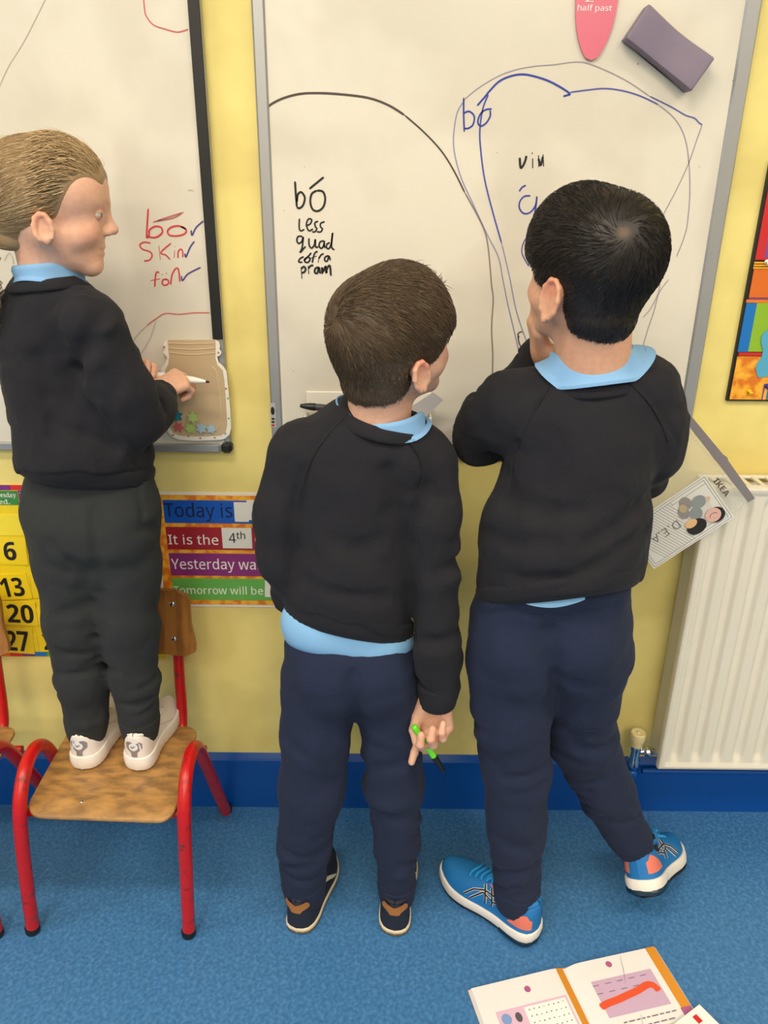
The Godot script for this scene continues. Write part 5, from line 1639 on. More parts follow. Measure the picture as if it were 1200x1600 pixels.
# ------------------------------------------------------------------ the boy in the middle
func middle_boy():
	var o := person("brown-haired boy in the middle, seen from behind, in navy sweatshirt holding a green pen", Vector3(-0.06, 0, -1.12))
	var org := o.position
	var T := head_frame(P(615, 536, 1.10), towards(50, 12), Vector3(0.10, 1, 0.04), 0.955)
	var arm_l := [[462, 712, 1.12, 46], [444, 790, 1.11, 41], [441, 868, 1.115, 38]]
	var fore_l := [[441, 868, 1.115, 38], [458, 920, 1.17, 32], [480, 955, 1.21, 26]]
	var arm_r := [[664, 722, 1.11, 48], [674, 800, 1.095, 43], [679, 900, 1.085, 40]]
	var fore_r := [[679, 900, 1.085, 40], [681, 1000, 1.08, 37], [685, 1078, 1.085, 31]]
	var leg_l := [[504, 1058, 1.135, 64], [495, 1140, 1.13, 56], [488, 1230, 1.125, 51], [475, 1320, 1.127, 41], [474, 1372, 1.129, 34]]
	var leg_r := [[600, 1058, 1.135, 62], [611, 1140, 1.13, 50], [617, 1230, 1.125, 44], [622, 1320, 1.125, 34], [620, 1374, 1.128, 30]]
	var bm := Mb.new(); bm.tinted = true; bm.col = (SKIN * Color(0.98, 0.98, 0.98)).srgb_to_linear()
	var H := Sdf.new()
	face(H, T, 0.82, Vector3(0, -0.012, 0.0))
	H.cap(T * Vector3(0, -0.03, -0.026), P(592, 655, 1.105), 0.046, RP(655, 1.1, 50), 0.025)
	H.build(bm, 0.0028, org)
	head_colours(bm, T, org, 0, Color(0.36, 0.27, 0.20))
	var U := Sdf.new()
	U.cap(P(590, 650, 1.105), P(560, 740, 1.12), RP(655, 1.1, 46), RP(740, 1.12, 92), 0.03, 1.3)
	U.cap(P(560, 740, 1.12), P(550, 1010, 1.135), RP(740, 1.12, 88), RP(1010, 1.13, 70), 0.03, 1.4)
	for js in [arm_l, fore_l, arm_r, fore_r, leg_l, leg_r]: limb(U, js, 0.03, 0.66)
	limb(U, [[475, 1370, 1.129, 24], [476, 1408, 1.13, 21]], 0.02); limb(U, [[620, 1374, 1.128, 24], [620, 1410, 1.128, 21]], 0.02)
	U.build(bm, 0.013, org)
	# right hand, palm to the camera, little finger curled over the pen
	var R := Sdf.new()
	var hw := P(683, 1088, 1.085)
	var TR := frame(hw, P(677, 1170, 1.085) - hw, Vector3(-0.40, 0.15, 0.92), 1.08)
	hand(R, TR, -1.0 if TR.basis.x.x > 0 else 1.0, [[0.22, 0.25, 0.12], [1.05, 1.35, 0.85], [1.2, 1.45, 0.85], [1.35, 1.45, 0.85]], [Vector3(0.35, 0.9, 0.2), Vector3(0.05, 0.95, 0.45), Vector3(-0.45, 0.8, 0.5)], 0.6)
	var f0 := bm.v.size()
	R.build(bm, 0.0022, org)
	paint(bm, [[P(655, 1178, 1.06) - org, 0.014, Color(0.90, 0.48, 0.40), 0.55], [P(672, 1150, 1.05) - org, 0.02, Color(0.90, 0.60, 0.50), 0.4]], f0)
	var Lh := Sdf.new()
	var lw := P(482, 958, 1.215)
	hand(Lh, frame(lw, P(520, 1010, 1.225) - lw, Vector3(0.2, 0.3, 0.9), 0.88), -1.0, [[0.3, 0.4, 0.2], [0.3, 0.4, 0.2], [0.3, 0.4, 0.2], [0.3, 0.4, 0.2]], [Vector3(0.6, 0.75, 0.3), Vector3(0.2, 0.9, 0.3), Vector3(0, 0.9, 0.3)])
	Lh.build(bm, 0.0028, org)
	put("body", bm, M.skin, o)
	eyes(o, T, org, Color(0.30, 0.22, 0.15))
	# trousers
	var tr := Sdf.new()
	var pelvis := func(Q: Sdf):
		Q.cap(P(520, 1010, 1.135), P(578, 1012, 1.135), RP(1010, 1.135, 74), RP(1010, 1.135, 72), 0.03, 1.12)
	pelvis.call(tr)
	tr.cap(P(518, 1050, 1.105), P(520, 1062, 1.105), RP(1050, 1.105, 60), RP(1050, 1.105, 58), 0.03)
	tr.cap(P(588, 1050, 1.105), P(592, 1062, 1.105), RP(1050, 1.105, 60), RP(1050, 1.105, 58), 0.03)
	tr.cap(P(556, 1050, 1.13), P(557, 1098, 1.13), RP(1050, 1.13, 40), RP(1098, 1.13, 24), 0.02)
	limb(tr, leg_l, 0.014); limb(tr, leg_r, 0.014)
	tr.plane(P(548, 965, 1.13), Vector3(0.1, 1, -0.4))
	folds(tr, 0.0045, 11.0, Vector3(1, 0.8, 1), 15)
	for k in 2:
		var lg: Array = [leg_l, leg_r][k]
		wrinkles(tr, jp(lg[2]), jp(lg[4]), jr(lg[2]), jr(lg[4]), 13, 140 + k, 0.010, 0.0045)
		wrinkles(tr, jp(lg[0]), jp(lg[2]), jr(lg[0]), jr(lg[2]), 8, 150 + k, 0.013, 0.0035, 0.12)
	crease_px(tr, [440, 1325, 470, 1345, 505, 1335], 1.08, 0.010, 0.006)
	crease_px(tr, [445, 1365, 475, 1380, 500, 1370], 1.08, 0.009, 0.005)
	crease_px(tr, [552, 1060, 556, 1100, 557, 1130], 1.08, 0.012, 0.005)
	var m := Mb.new(); tr.build(m, 0.0043, org)
	put("trousers", m, M.navy, o)
	for k in 2:
		var lg: Array = [leg_l, leg_r][k]
		var c := Mb.new()
		var b := P([476, 620][k], [1402, 1406][k], 1.129)
		sleeve_end(c, jp(lg[4]), b, jr(lg[4]) * 1.0, jr(lg[4]) * 0.85, org, 24)
		put("trouser_cuff", c, M.navy, o)
	# pale blue shirt hem that hangs out below the sweatshirt
	var Qs := Sdf.new()
	Qs.cap(P(518, 985, 1.13), P(574, 990, 1.13), RP(985, 1.13, 74), RP(985, 1.13, 70), 0.03, 1.14)
	m = Mb.new(); band(m, Qs, P(548, 955, 1.13), P(546, 1017, 1.135) + Vector3(0.0, -0.002, 0), Vector3.RIGHT, 0.0045, 12, 110, org, 0, 0.0, 0.3, 0.0)
	for i in m.v.size(): m.v[i].y += m.v[i].z * 0.46 - m.v[i].x * 0.16
	put("shirt_hem", m, mat(Color(0.56, 0.76, 0.93), 0.85), o, "pale blue shirt hem")
	# sweatshirt
	var S := Sdf.new()
	var torso := func(Q: Sdf):
		Q.cap(P(566, 752, 1.12), P(549, 900, 1.12), RP(752, 1.12, 108), RP(900, 1.12, 100), 0.03, 1.32)
		Q.cap(P(549, 900, 1.12), P(546, 965, 1.128), RP(900, 1.12, 101), RP(965, 1.12, 98), 0.03, 1.22)
	torso.call(S)
	S.cap(P(490, 704, 1.12), P(640, 716, 1.11), RP(704, 1.12, 50), RP(716, 1.12, 50), 0.04)
	S.cap(P(560, 668, 1.12), P(612, 682, 1.11), RP(668, 1.12, 47), RP(682, 1.12, 46), 0.05)
	limb(S, arm_l, 0.03); limb(S, fore_l, 0.02); limb(S, arm_r, 0.026); limb(S, fore_r, 0.012)
	var hemn := (P(440, 948, 1.12) - P(640, 996, 1.12)).cross(Vector3(0, 0.48, 1)).normalized()
	if hemn.y > 0: hemn = -hemn
	S.cap(P(598, 640, 1.108), P(606, 580, 1.108), RP(640, 1.11, 53), RP(640, 1.11, 85), 0.008, 1.0, Vector3.BACK, 1)
	folds(S, 0.0085, 8.5, Vector3(1, 0.7, 1), 19)
	wrinkles(S, jp(arm_r[0]), jp(arm_r[2]), jr(arm_r[0]), jr(arm_r[2]), 5, 160, 0.012, 0.004, 0.25)
	wrinkles(S, jp(fore_r[0]), jp(fore_r[2]), jr(fore_r[0]), jr(fore_r[2]), 8, 161, 0.012, 0.0045)
	wrinkles(S, jp(arm_l[1]), jp(fore_l[1]), jr(arm_l[1]), jr(fore_l[1]), 7, 162, 0.011, 0.005)
	crease_px(S, [608, 740, 618, 800, 635, 850, 640, 930, 644, 990], 1.08, 0.013, 0.008)
	crease_px(S, [672, 760, 650, 800, 636, 830], 1.08, 0.012, 0.006)
	crease_px(S, [470, 740, 462, 800, 460, 860, 455, 920], 1.08, 0.012, 0.006)
	crease_px(S, [530, 850, 560, 860, 590, 845], 1.08, 0.014, 0.004)
	crease_px(S, [640, 1000, 670, 1005, 700, 1000], 1.06, 0.011, 0.004)
	crease_px(S, [470, 905, 520, 930, 600, 935, 635, 940], 1.08, 0.012, 0.004)
	crease_px(S, [535, 650, 500, 690, 472, 740], 1.08, 0.004, 0.0022)
	crease_px(S, [640, 690, 668, 740, 640, 830], 1.08, 0.004, 0.0018)
	# the hem only cuts the body, so the hanging arm stays whole
	var S2 := Sdf.new()
	for i in S.A.size():
		S2.A.append(S.A[i]); S2.D.append(S.D[i]); S2.IL.append(S.IL[i]); S2.RA.append(S.RA[i]); S2.DR.append(S.DR[i]); S2.K.append(S.K[i]); S2.FL.append(S.FL[i]); S2.N.append(S.N[i]); S2.OP.append(S.OP[i])
		if i == 3: S2.plane(P(545, 972, 1.12), hemn, 0.008)
	S2.CA = S.CA; S2.CD = S.CD; S2.CI = S.CI; S2.CW = S.CW; S2.CH = S.CH; S2.noise = S.noise; S2.amp = S.amp; S2.stretch = S.stretch
	m = Mb.new(); S2.build(m, 0.0043, org)
	put("sweatshirt", m, M.sweat, o)
	seam(o, S2, [538, 652, 512, 680, 490, 712, 474, 750, 464, 790], M.sweat)
	seam(o, S2, [640, 690, 656, 716, 660, 750, 648, 790, 638, 830], M.sweat)
	var Q := Sdf.new(); torso.call(Q)
	m = Mb.new(); band(m, Q, P(546, 948, 1.12), P(545, 979, 1.125), Vector3.RIGHT, 0.002, 8, 100, org, 50, 0.0004, 0.3, 0.001)
	for i in m.v.size(): m.v[i].y += m.v[i].z * 0.48 - m.v[i].x * 0.19
	put("hem_band", m, M.sweat, o)
	m = Mb.new(); sleeve_end(m, P(684, 1064, 1.085), P(684, 1101, 1.086), RP(1064, 1.085, 31), RP(1101, 1.085, 27), org); put("cuff", m, M.sweat, o)
	m = Mb.new(); sleeve_end(m, P(470, 940, 1.195), P(484, 962, 1.218), RP(940, 1.195, 28), RP(962, 1.215, 25), org); put("cuff", m, M.sweat, o)
	var nb := Basis(Vector3.BACK, -0.20) * Basis(Vector3.RIGHT, 0.12) * Basis(Vector3.UP, PI - 0.5)
	m = Mb.new(); neck_ring(m, P(592, 655, 1.105), nb, 0.063, 0.054, 0.0060, org, 0.012); put("neckband", m, M.sweat, o)
	m = Mb.new(); polo_collar(m, P(606, 660, 1.105), Basis(Vector3.BACK, 0.15) * Basis(Vector3.RIGHT, 0.05) * Basis(Vector3.UP, PI - 0.5), 0.048, 0.046, 0.016, 0.025, 0.45, 0.010, org, 0.0, S); put("polo_collar", m, M.polo, o, "light blue polo collar")
	# hair
	var C := Sdf.new()
	var Cs := Sdf.new()
	hair_mass(Cs, T, 0.0075, 0.019)
	hair_mass(C, T, 0.0075, 0.019); hair_cuts(C, T, -0.066, 0.82, Vector3(0, -0.012, 0))
	m = Mb.new(); m.tinted = true; m.col = Color(0.29, 0.23, 0.17).srgb_to_linear()
	folds(C, 0.0022, 60.0, Vector3.ONE, 33)
	C.build(m, 0.0036, org)
	var wh := Vector3(0.012, 0.055, -0.085)
	var keep := func(p: Vector3, _r) -> bool: return p.y > -0.066
	strands(m, C, Cs, T, org, 9000, 171, keep,
		func(p: Vector3, _r) -> Vector3: return (p - wh).normalized() + Vector3(0, -0.5, 0.1) * clampf(0.6 - p.y * 10.0, 0, 1) * clampf(1.0 - p.z * 25.0, 0, 1) + (p - wh).cross(Vector3(0, 0.4, -1)).normalized() * 0.35,
		func(p: Vector3, r) -> float: return (0.008 + 0.014 * clampf((p.y + 0.04) / 0.11, 0, 1)) * r.randf_range(0.7, 1.3) * (0.55 if absf(p.x) > 0.045 and p.y < 0.02 else 1.0),
		0.00062, 0.13, [Color(0.27, 0.21, 0.155), Color(0.41, 0.33, 0.245), Color(0.54, 0.44, 0.33)], 4, 0.35)
	strands(m, Cs, Cs, T, org, 700, 174,
		func(p: Vector3, _r) -> bool:
			var e := C.at(T * p)
			return e > -0.001 and e < 0.0035 and p.z < 0.05,
		func(p: Vector3, r) -> Vector3: return Vector3(r.randfn() * 0.3, -1.0, -0.4),
		func(_p, r) -> float: return r.randf_range(0.004, 0.010), 0.0005, 0.02, [Color(0.25, 0.19, 0.14), Color(0.37, 0.29, 0.22), Color(0.46, 0.37, 0.28)], 3, 0.3)
	# the quiff that stands up over the forehead
	strands(m, C, Cs, T, org, 420, 172,
		func(p: Vector3, _r) -> bool: return p.z > 0.045 and p.y > 0.052 and absf(p.x) < 0.05,
		func(_p, r) -> Vector3: return Vector3(r.randfn() * 0.3, 0.5, 1.0),
		func(_p, r) -> float: return r.randf_range(0.012, 0.026), 0.0007, 0.5, [Color(0.20, 0.155, 0.11), Color(0.34, 0.26, 0.19), Color(0.45, 0.36, 0.27)], 5, 0.3)
	put("hair", m, M.hair, o)
	# navy trainers with a tan heel tab
	var upm := mat(Color(0.105, 0.125, 0.195), 0.7); bump(upm, M.weave, 0.02, Vector3(18, 18, 18))
	var slm := mat(Color(0.86, 0.80, 0.68), 0.6)
	var tan_ := mat(Color(0.62, 0.41, 0.21), 0.8)
	var cream := mat(Color(0.86, 0.83, 0.70), 0.6)
	var heels := [G(463, 1460, 0.0), G(616, 1464, 0.0)]
	var toes := [G(517, 1330, 0.0), G(629, 1345, 0.0)]
	for k in 2:
		var hl: Vector3 = heels[k]; var te: Vector3 = toes[k]
		var s := shoe_node(o, "trainer", hl, te)
		s.position.y += 0.0008
		s.set_meta("label", "navy trainer with tan heel tab and cream sole")
		var la := Last.new()
		la.L = 0.205; la.Wd = 0.037; la.sole = 0.016; la.tall = 0.066; la.side = -1.0 if k == 0 else 1.0
		var b := Mb.new(); la.upper(b); put("upper", b, upm, s)
		b = Mb.new(); la.sole_part(b, 0.004, 0.0165, 0.001); put("sole", b, slm, s)
		b = Mb.new(); la.sole_part(b, 0.0, 0.0048, 0.0); put("outsole", b, mat(Color(0.42, 0.32, 0.24), 0.8), s)
		b = Mb.new(); la.collar(b, 0.04, 0.42, la.sole + 0.062, 0.0052, 0.024, 0.004); put("collar", b, upm, s)
		b = Mb.new()
		var poly := PackedVector2Array()
		for q in [[-0.009, 0.0], [0.009, 0.0], [0.012, 0.006], [0.019, 0.010], [0.027, 0.013], [0.026, 0.022], [0.020, 0.028], [0.011, 0.024], [0.0, 0.019], [-0.011, 0.024], [-0.020, 0.028], [-0.026, 0.022], [-0.027, 0.013], [-0.019, 0.010], [-0.012, 0.006]]: poly.append(Vector2(q[0], q[1]))
		heel_patch(b, la, poly, la.sole + 0.041, 0.0022)
		put("heel_tab", b, tan_, s)
		b = Mb.new()
		for sd in [0.0, 1.0]:
			var f := func(u, ph): return [u, PI - ph if sd > 0.5 else ph]
			la.strip(b, [0.34, PI - 0.9 if sd > 0.5 else 0.9, 0.44, PI - 0.55 if sd > 0.5 else 0.55, 0.56, PI - 0.35 if sd > 0.5 else 0.35, 0.66, PI - 0.12 if sd > 0.5 else 0.12], 0.0085, 0.001)
		put("side_stripe", b, cream, s, "cream side stripe")
		b = Mb.new()
		la.patch(b, func(a, c): return Vector2(0.86 + 0.12 * a, PI * (0.08 + 0.84 * c)), 6, 12, 0.0008)
		put("toe_cap", b, mat(Color(0.06, 0.07, 0.10), 0.75), s)
		b = Mb.new(); la.laces(b, 0.44, 0.70, 5, 0.0022, 0.5); put("laces", b, mat(Color(0.10, 0.11, 0.16), 0.8), s)
		b = Mb.new(); b.tube(PackedVector3Array([Vector3(0, 0.05, 0.050), Vector3(0, 0.105, 0.050)]), [0.029, 0.028], 20); put("sock", b, mat(Color(0.08, 0.09, 0.14), 0.9), s)

# ------------------------------------------------------------------ the taller boy on the right
func right_boy():
	var o := person("taller black-haired boy on the right in blue running shoes, hand at his chin", Vector3(0.27, 0, -1.12))
	var org := o.position
	var T := head_frame(P(916, 434, 1.085), towards(-31, 6), Vector3(0.03, 1, 0.02), 0.945)
	var arm_l := [[795, 632, 1.115, 50], [772, 655, 1.14, 46], [755, 684, 1.17, 42]]
	var fore_l := [[755, 684, 1.17, 42], [795, 620, 1.215, 36], [838, 560, 1.235, 29]]
	var arm_r := [[1004, 606, 1.115, 54], [1014, 660, 1.12, 49], [1018, 706, 1.135, 46]]
	var fore_r := [[1018, 706, 1.135, 46], [1000, 740, 1.2, 36], [975, 765, 1.26, 29]]
	var leg_l := [[796, 1030, 1.10, 70], [800, 1110, 1.10, 63], [805, 1200, 1.10, 52], [807, 1300, 1.103, 44], [808, 1382, 1.107, 36]]
	var leg_r := [[918, 1020, 1.11, 70], [905, 1085, 1.135, 60], [905, 1145, 1.155, 54], [944, 1233, 1.162, 44], [978, 1298, 1.172, 34]]
	var bm := Mb.new(); bm.tinted = true; bm.col = (SKIN * Color(0.97, 0.95, 0.92)).srgb_to_linear()
	var H := Sdf.new()
	face(H, T, 1.0, Vector3(0, -0.011, 0.004))
	H.cap(T * Vector3(0, -0.03, -0.026), P(925, 590, 1.095), 0.049, RP(590, 1.095, 58), 0.025)
	H.build(bm, 0.0028, org)
	head_colours(bm, T, org, 0, Color(0.16, 0.12, 0.10))
	var U := Sdf.new()
	U.cap(P(925, 588, 1.095), P(905, 690, 1.11), RP(590, 1.095, 54), RP(690, 1.11, 96), 0.03, 1.3)
	U.cap(P(905, 690, 1.11), P(862, 980, 1.105), RP(690, 1.1, 92), RP(980, 1.1, 62), 0.03, 1.45)
	for js in [arm_l, fore_l, arm_r, fore_r, leg_l, leg_r]: limb(U, js, 0.03, 0.66)
	limb(U, [[808, 1382, 1.107, 25], [804, 1420, 1.107, 21]], 0.02); limb(U, [[980, 1300, 1.172, 22], [998, 1332, 1.180, 19]], 0.02)
	U.build(bm, 0.013, org)
	# left hand laid along the cheek
	var Lh := Sdf.new()
	var lw := P(850, 556, 1.185)
	var TL := frame(lw, P(831, 484, 1.150) - lw, Vector3(0.75, 0.15, -0.05), 1.0)
	hand(Lh, TL, -1.0, [[0.25, 0.35, 0.2], [0.3, 0.45, 0.3], [0.3, 0.5, 0.35], [0.35, 0.5, 0.35]], [Vector3(0.75, 0.6, 0.35), Vector3(0.4, 0.8, 0.4), Vector3(0.2, 0.9, 0.3)], 0.6)
	Lh.build(bm, 0.0024, org)
	var Rh := Sdf.new()
	var rw := P(972, 768, 1.265)
	hand(Rh, frame(rw, P(985, 850, 1.32) - rw, Vector3(0.3, 0.2, -0.9), 0.95), 1.0, [[0.5, 0.9, 0.5], [0.5, 0.9, 0.5], [0.5, 0.9, 0.5], [0.5, 0.9, 0.5]], [Vector3(0.5, 0.75, 0.5), Vector3(0, 0.8, 0.6), Vector3(-0.2, 0.8, 0.5)])
	Rh.build(bm, 0.003, org)
	put("body", bm, M.skin, o)
	eyes(o, T, org, Color(0.22, 0.15, 0.10))
	# trousers
	var tr := Sdf.new()
	tr.cap(P(812, 975, 1.105), P(906, 965, 1.11), RP(975, 1.1, 81), RP(965, 1.1, 81), 0.03, 1.08)
	tr.cap(P(822, 925, 1.10), P(912, 912, 1.105), RP(925, 1.1, 75), RP(912, 1.1, 73), 0.02, 1.0)
	tr.cap(P(805, 1010, 1.075), P(810, 1035, 1.075), RP(1010, 1.075, 64), RP(1035, 1.075, 62), 0.03)
	tr.cap(P(905, 1000, 1.075), P(908, 1025, 1.08), RP(1000, 1.075, 66), RP(1025, 1.075, 62), 0.03)
	limb(tr, leg_l, 0.014); limb(tr, leg_r, 0.014)
	tr.plane(P(860, 880, 1.10), Vector3(-0.1, 1, -0.4))
	folds(tr, 0.005, 10.0, Vector3(1, 0.8, 1), 25)
	for k in 2:
		var lg: Array = [leg_l, leg_r][k]
		wrinkles(tr, jp(lg[2]), jp(lg[4]), jr(lg[2]), jr(lg[4]), 13, 240 + k, 0.010, 0.0045)
		wrinkles(tr, jp(lg[1]), jp(lg[2]), jr(lg[1]), jr(lg[2]), 7, 250 + k, 0.013, 0.004, 0.12)
	crease_px(tr, [858, 985, 862, 1030, 866, 1080], 1.05, 0.012, 0.006)
	crease_px(tr, [870, 1060, 900, 1070, 940, 1075], 1.06, 0.012, 0.006)
	crease_px(tr, [745, 1190, 790, 1215, 850, 1200], 1.06, 0.012, 0.005)
	crease_px(tr, [750, 1235, 800, 1245, 850, 1225], 1.06, 0.010, 0.004)
	crease_px(tr, [870, 1130, 910, 1170, 955, 1160], 1.08, 0.012, 0.005)
	crease_px(tr, [770, 1355, 800, 1365, 840, 1350], 1.06, 0.009, 0.005)
	crease_px(tr, [772, 1375, 805, 1388, 840, 1378], 1.06, 0.008, 0.004)
	crease_px(tr, [940, 1280, 970, 1290, 1000, 1275], 1.1, 0.009, 0.005)
	crease_px(tr, [752, 960, 800, 955, 880, 965, 960, 945], 1.04, 0.007, 0.003)
	var m := Mb.new(); tr.build(m, 0.0043, org)
	put("trousers", m, M.navy, o)
	m = Mb.new(); sleeve_end(m, jp(leg_l[4]), P(805, 1414, 1.107), jr(leg_l[4]), jr(leg_l[4]) * 0.84, org, 24); put("trouser_cuff", m, M.navy, o)
	m = Mb.new(); sleeve_end(m, jp(leg_r[4]), P(994, 1325, 1.178), jr(leg_r[4]), jr(leg_r[4]) * 0.84, org, 24); put("trouser_cuff", m, M.navy, o)
	# a glimpse of the pale shirt under the hem
	m = Mb.new()
	var pts := PackedVector3Array()
	for r in 5:
		for k in 17:
			var x := 822.0 + 92.0 * k / 16.0
			var lowest := 951.0 - 11.0 * pow(absf(k - 7.0) / 9.0, 1.8) - 3.0 * k / 16.0
			var y := lerpf(918.0, lowest, r / 4.0)
			var q := P(x, y, 1.1)
			var dir := (q - EYE).normalized()
			var t := 0.8
			for n in 30: t += tr.at(EYE + dir * t) * 0.8
			pts.append(EYE + dir * (t - 0.004) - org)
	m.grid(pts, 5, 17, false, false, Vector3.BACK)
	put("shirt_hem", m, mat(Color(0.56, 0.76, 0.93), 0.85), o, "pale blue shirt hem")
	# sweatshirt
	var torso := func(Q: Sdf):
		Q.cap(P(912, 700, 1.105), P(880, 840, 1.10), RP(700, 1.1, 118), RP(840, 1.1, 122), 0.03, 1.3)
		Q.cap(P(880, 840, 1.10), P(870, 905, 1.10), RP(840, 1.1, 123), RP(905, 1.1, 122), 0.03, 1.2)
	var S := Sdf.new()
	torso.call(S)
	var hemn := (P(740, 942, 1.1) - P(1000, 905, 1.1)).cross(Vector3(0, 0.48, 1)).normalized()
	if hemn.y > 0: hemn = -hemn
	S.plane(P(868, 922, 1.1), hemn, 0.008)
	S.cap(P(820, 632, 1.11), P(985, 610, 1.11), RP(632, 1.11, 52), RP(610, 1.11, 54), 0.04)
	S.cap(P(900, 612, 1.11), P(955, 604, 1.10), RP(612, 1.11, 46), RP(604, 1.1, 46), 0.05)
	limb(S, arm_l, 0.03); limb(S, fore_l, 0.02); limb(S, arm_r, 0.03); limb(S, fore_r, 0.02)
	S.cap(P(925, 568, 1.10), P(925, 500, 1.10), RP(580, 1.10, 55), RP(580, 1.1, 80), 0.008, 1.0, Vector3.BACK, 1)
	folds(S, 0.0085, 8.5, Vector3(1, 0.75, 1), 29)
	wrinkles(S, jp(arm_l[0]), jp(arm_l[2]), jr(arm_l[0]), jr(arm_l[2]), 8, 260, 0.011, 0.005, 0.2)
	wrinkles(S, jp(arm_r[0]), jp(arm_r[2]), jr(arm_r[0]), jr(arm_r[2]), 7, 261, 0.012, 0.005, 0.2)
	wrinkles(S, jp(fore_l[0]), jp(fore_l[2]), jr(fore_l[0]), jr(fore_l[2]), 7, 262, 0.010, 0.005)
	crease_px(S, [845, 625, 810, 690, 790, 735], 1.06, 0.004, 0.0022)
	crease_px(S, [1000, 600, 1030, 640, 1058, 690], 1.06, 0.004, 0.0022)
	crease_px(S, [770, 760, 800, 780, 850, 800, 900, 800], 1.06, 0.014, 0.005)
	crease_px(S, [755, 830, 800, 850, 860, 850], 1.06, 0.014, 0.005)
	crease_px(S, [1030, 755, 1000, 790, 960, 830, 920, 850], 1.06, 0.014, 0.006)
	crease_px(S, [1010, 830, 970, 860, 920, 890], 1.06, 0.012, 0.005)
	crease_px(S, [745, 880, 800, 900, 870, 905, 950, 880], 1.06, 0.012, 0.004)
	crease_px(S, [760, 720, 790, 745, 800, 790], 1.06, 0.012, 0.006)
	m = Mb.new(); S.build(m, 0.0043, org)
	put("sweatshirt", m, M.sweat, o)
	seam(o, S, [858, 606, 836, 640, 815, 685, 800, 735, 795, 770], M.sweat)
	seam(o, S, [985, 600, 1008, 622, 1030, 655, 1044, 690], M.sweat)
	var Q := Sdf.new(); torso.call(Q)
	m = Mb.new(); band(m, Q, P(870, 899, 1.10), P(868, 931, 1.10), Vector3.RIGHT, 0.002, 8, 110, org, 55, 0.0004, 0.3, 0.001)
	for i in m.v.size():
		var w := m.v[i] + org
		m.v[i].y += (w.x - 0.28) * 0.12 + m.v[i].z * 0.48 - 0.008
	put("hem_band", m, M.sweat, o)
	m = Mb.new(); sleeve_end(m, P(834, 566, 1.235), P(850, 543, 1.232), RP(566, 1.235, 30), RP(543, 1.232, 27), org); put("cuff", m, M.sweat, o)
	m = Mb.new(); sleeve_end(m, P(985, 755, 1.245), P(973, 766, 1.265), RP(755, 1.245, 31), RP(766, 1.265, 28), org); put("cuff", m, M.sweat, o)
	var nb := Basis(Vector3.BACK, 0.10) * Basis(Vector3.RIGHT, 0.05) * Basis(Vector3.UP, PI + 0.12)
	m = Mb.new(); neck_ring(m, P(925, 592, 1.10), nb, 0.070, 0.058, 0.0065, org, 0.02); put("neckband", m, M.sweat, o)
	m = Mb.new(); polo_collar(m, P(925, 563, 1.098), nb, 0.052, 0.048, 0.018, 0.035, 0.5, 0.020, org, 0.0, S); put("polo_collar", m, M.polo, o, "light blue polo collar")
	# hair
	var C := Sdf.new()
	var Cs := Sdf.new()
	hair_mass(Cs, T, 0.0025, 0.031)
	hair_mass(C, T, 0.0025, 0.031); hair_cuts(C, T, -0.076, 1.0, Vector3(0, -0.011, 0.004))
	m = Mb.new(); m.tinted = true; m.col = Color(0.085, 0.070, 0.058).srgb_to_linear()
	C.build(m, 0.0036, org)
	var wh := T.affine_inverse() * C.out(T * Vector3(0, 0.02, -0.01), (P(985, 352, 0.97) - T * Vector3(0, 0.02, -0.01)).normalized(), 0.17)
	paint(m, [[T * wh - org, 0.009, Color(0.46, 0.36, 0.28), 0.7]])
	var keep := func(p: Vector3, r) -> bool: return p.distance_to(wh) > 0.004 + 0.006 * r.randf() and p.y > -0.074
	strands(m, C, Cs, T, org, 10000, 271, keep,
		func(p: Vector3, _r) -> Vector3: return (p - wh).normalized() + Vector3(0, -0.6, 0) * clampf(0.6 - p.y * 10.0, 0, 1) * clampf(1.0 - p.z * 25.0, 0, 1) + (p - wh).cross(wh).normalized() * 0.9 * clampf(1.0 - p.distance_to(wh) * 9.0, 0, 1),
		func(p: Vector3, r) -> float: return (0.008 + 0.013 * clampf((p.y + 0.04) / 0.11, 0, 1)) * r.randf_range(0.7, 1.3) * (0.55 if absf(p.x) > 0.045 and p.y < 0.02 else 1.0),
		0.00062, 0.10, [Color(0.085, 0.070, 0.058), Color(0.15, 0.125, 0.10), Color(0.23, 0.19, 0.155)], 4, 0.3)
	strands(m, Cs, Cs, T, org, 700, 274,
		func(p: Vector3, _r) -> bool:
			var e := C.at(T * p)
			return e > -0.001 and e < 0.0035 and p.z < 0.05,
		func(p: Vector3, r) -> Vector3: return Vector3(r.randfn() * 0.3, -1.0, -0.4),
		func(_p, r) -> float: return r.randf_range(0.004, 0.010), 0.0005, 0.02, [Color(0.085, 0.070, 0.058), Color(0.15, 0.125, 0.10), Color(0.2, 0.17, 0.14)], 3, 0.3)
	# the ragged tuft at the nape
	strands(m, C, Cs, T, org, 420, 273,
		func(p: Vector3, _r) -> bool: return p.y < -0.050 and p.z < -0.050 and absf(p.x) < 0.045,
		func(p: Vector3, r) -> Vector3: return Vector3(-p.x * 6.0 + r.randfn() * 0.3, -1.0, 0.1),
		func(p: Vector3, r) -> float: return 0.012 + 0.012 * r.randf() * clampf(1.0 - absf(p.x) * 25.0, 0, 1), 0.0006, 0.02, [Color(0.085, 0.070, 0.058), Color(0.15, 0.125, 0.10), Color(0.23, 0.19, 0.155)], 4, 0.3)
	put("hair", m, M.hair, o)
	# blue running shoes
	var blue := mat(Color(0.06, 0.44, 0.72), 0.6); bump(blue, M.weave, 0.03, Vector3(20, 20, 20))
	var whitem := mat(Color(0.93, 0.90, 0.87), 0.55)
	var coral := mat(Color(0.88, 0.47, 0.40), 0.6)
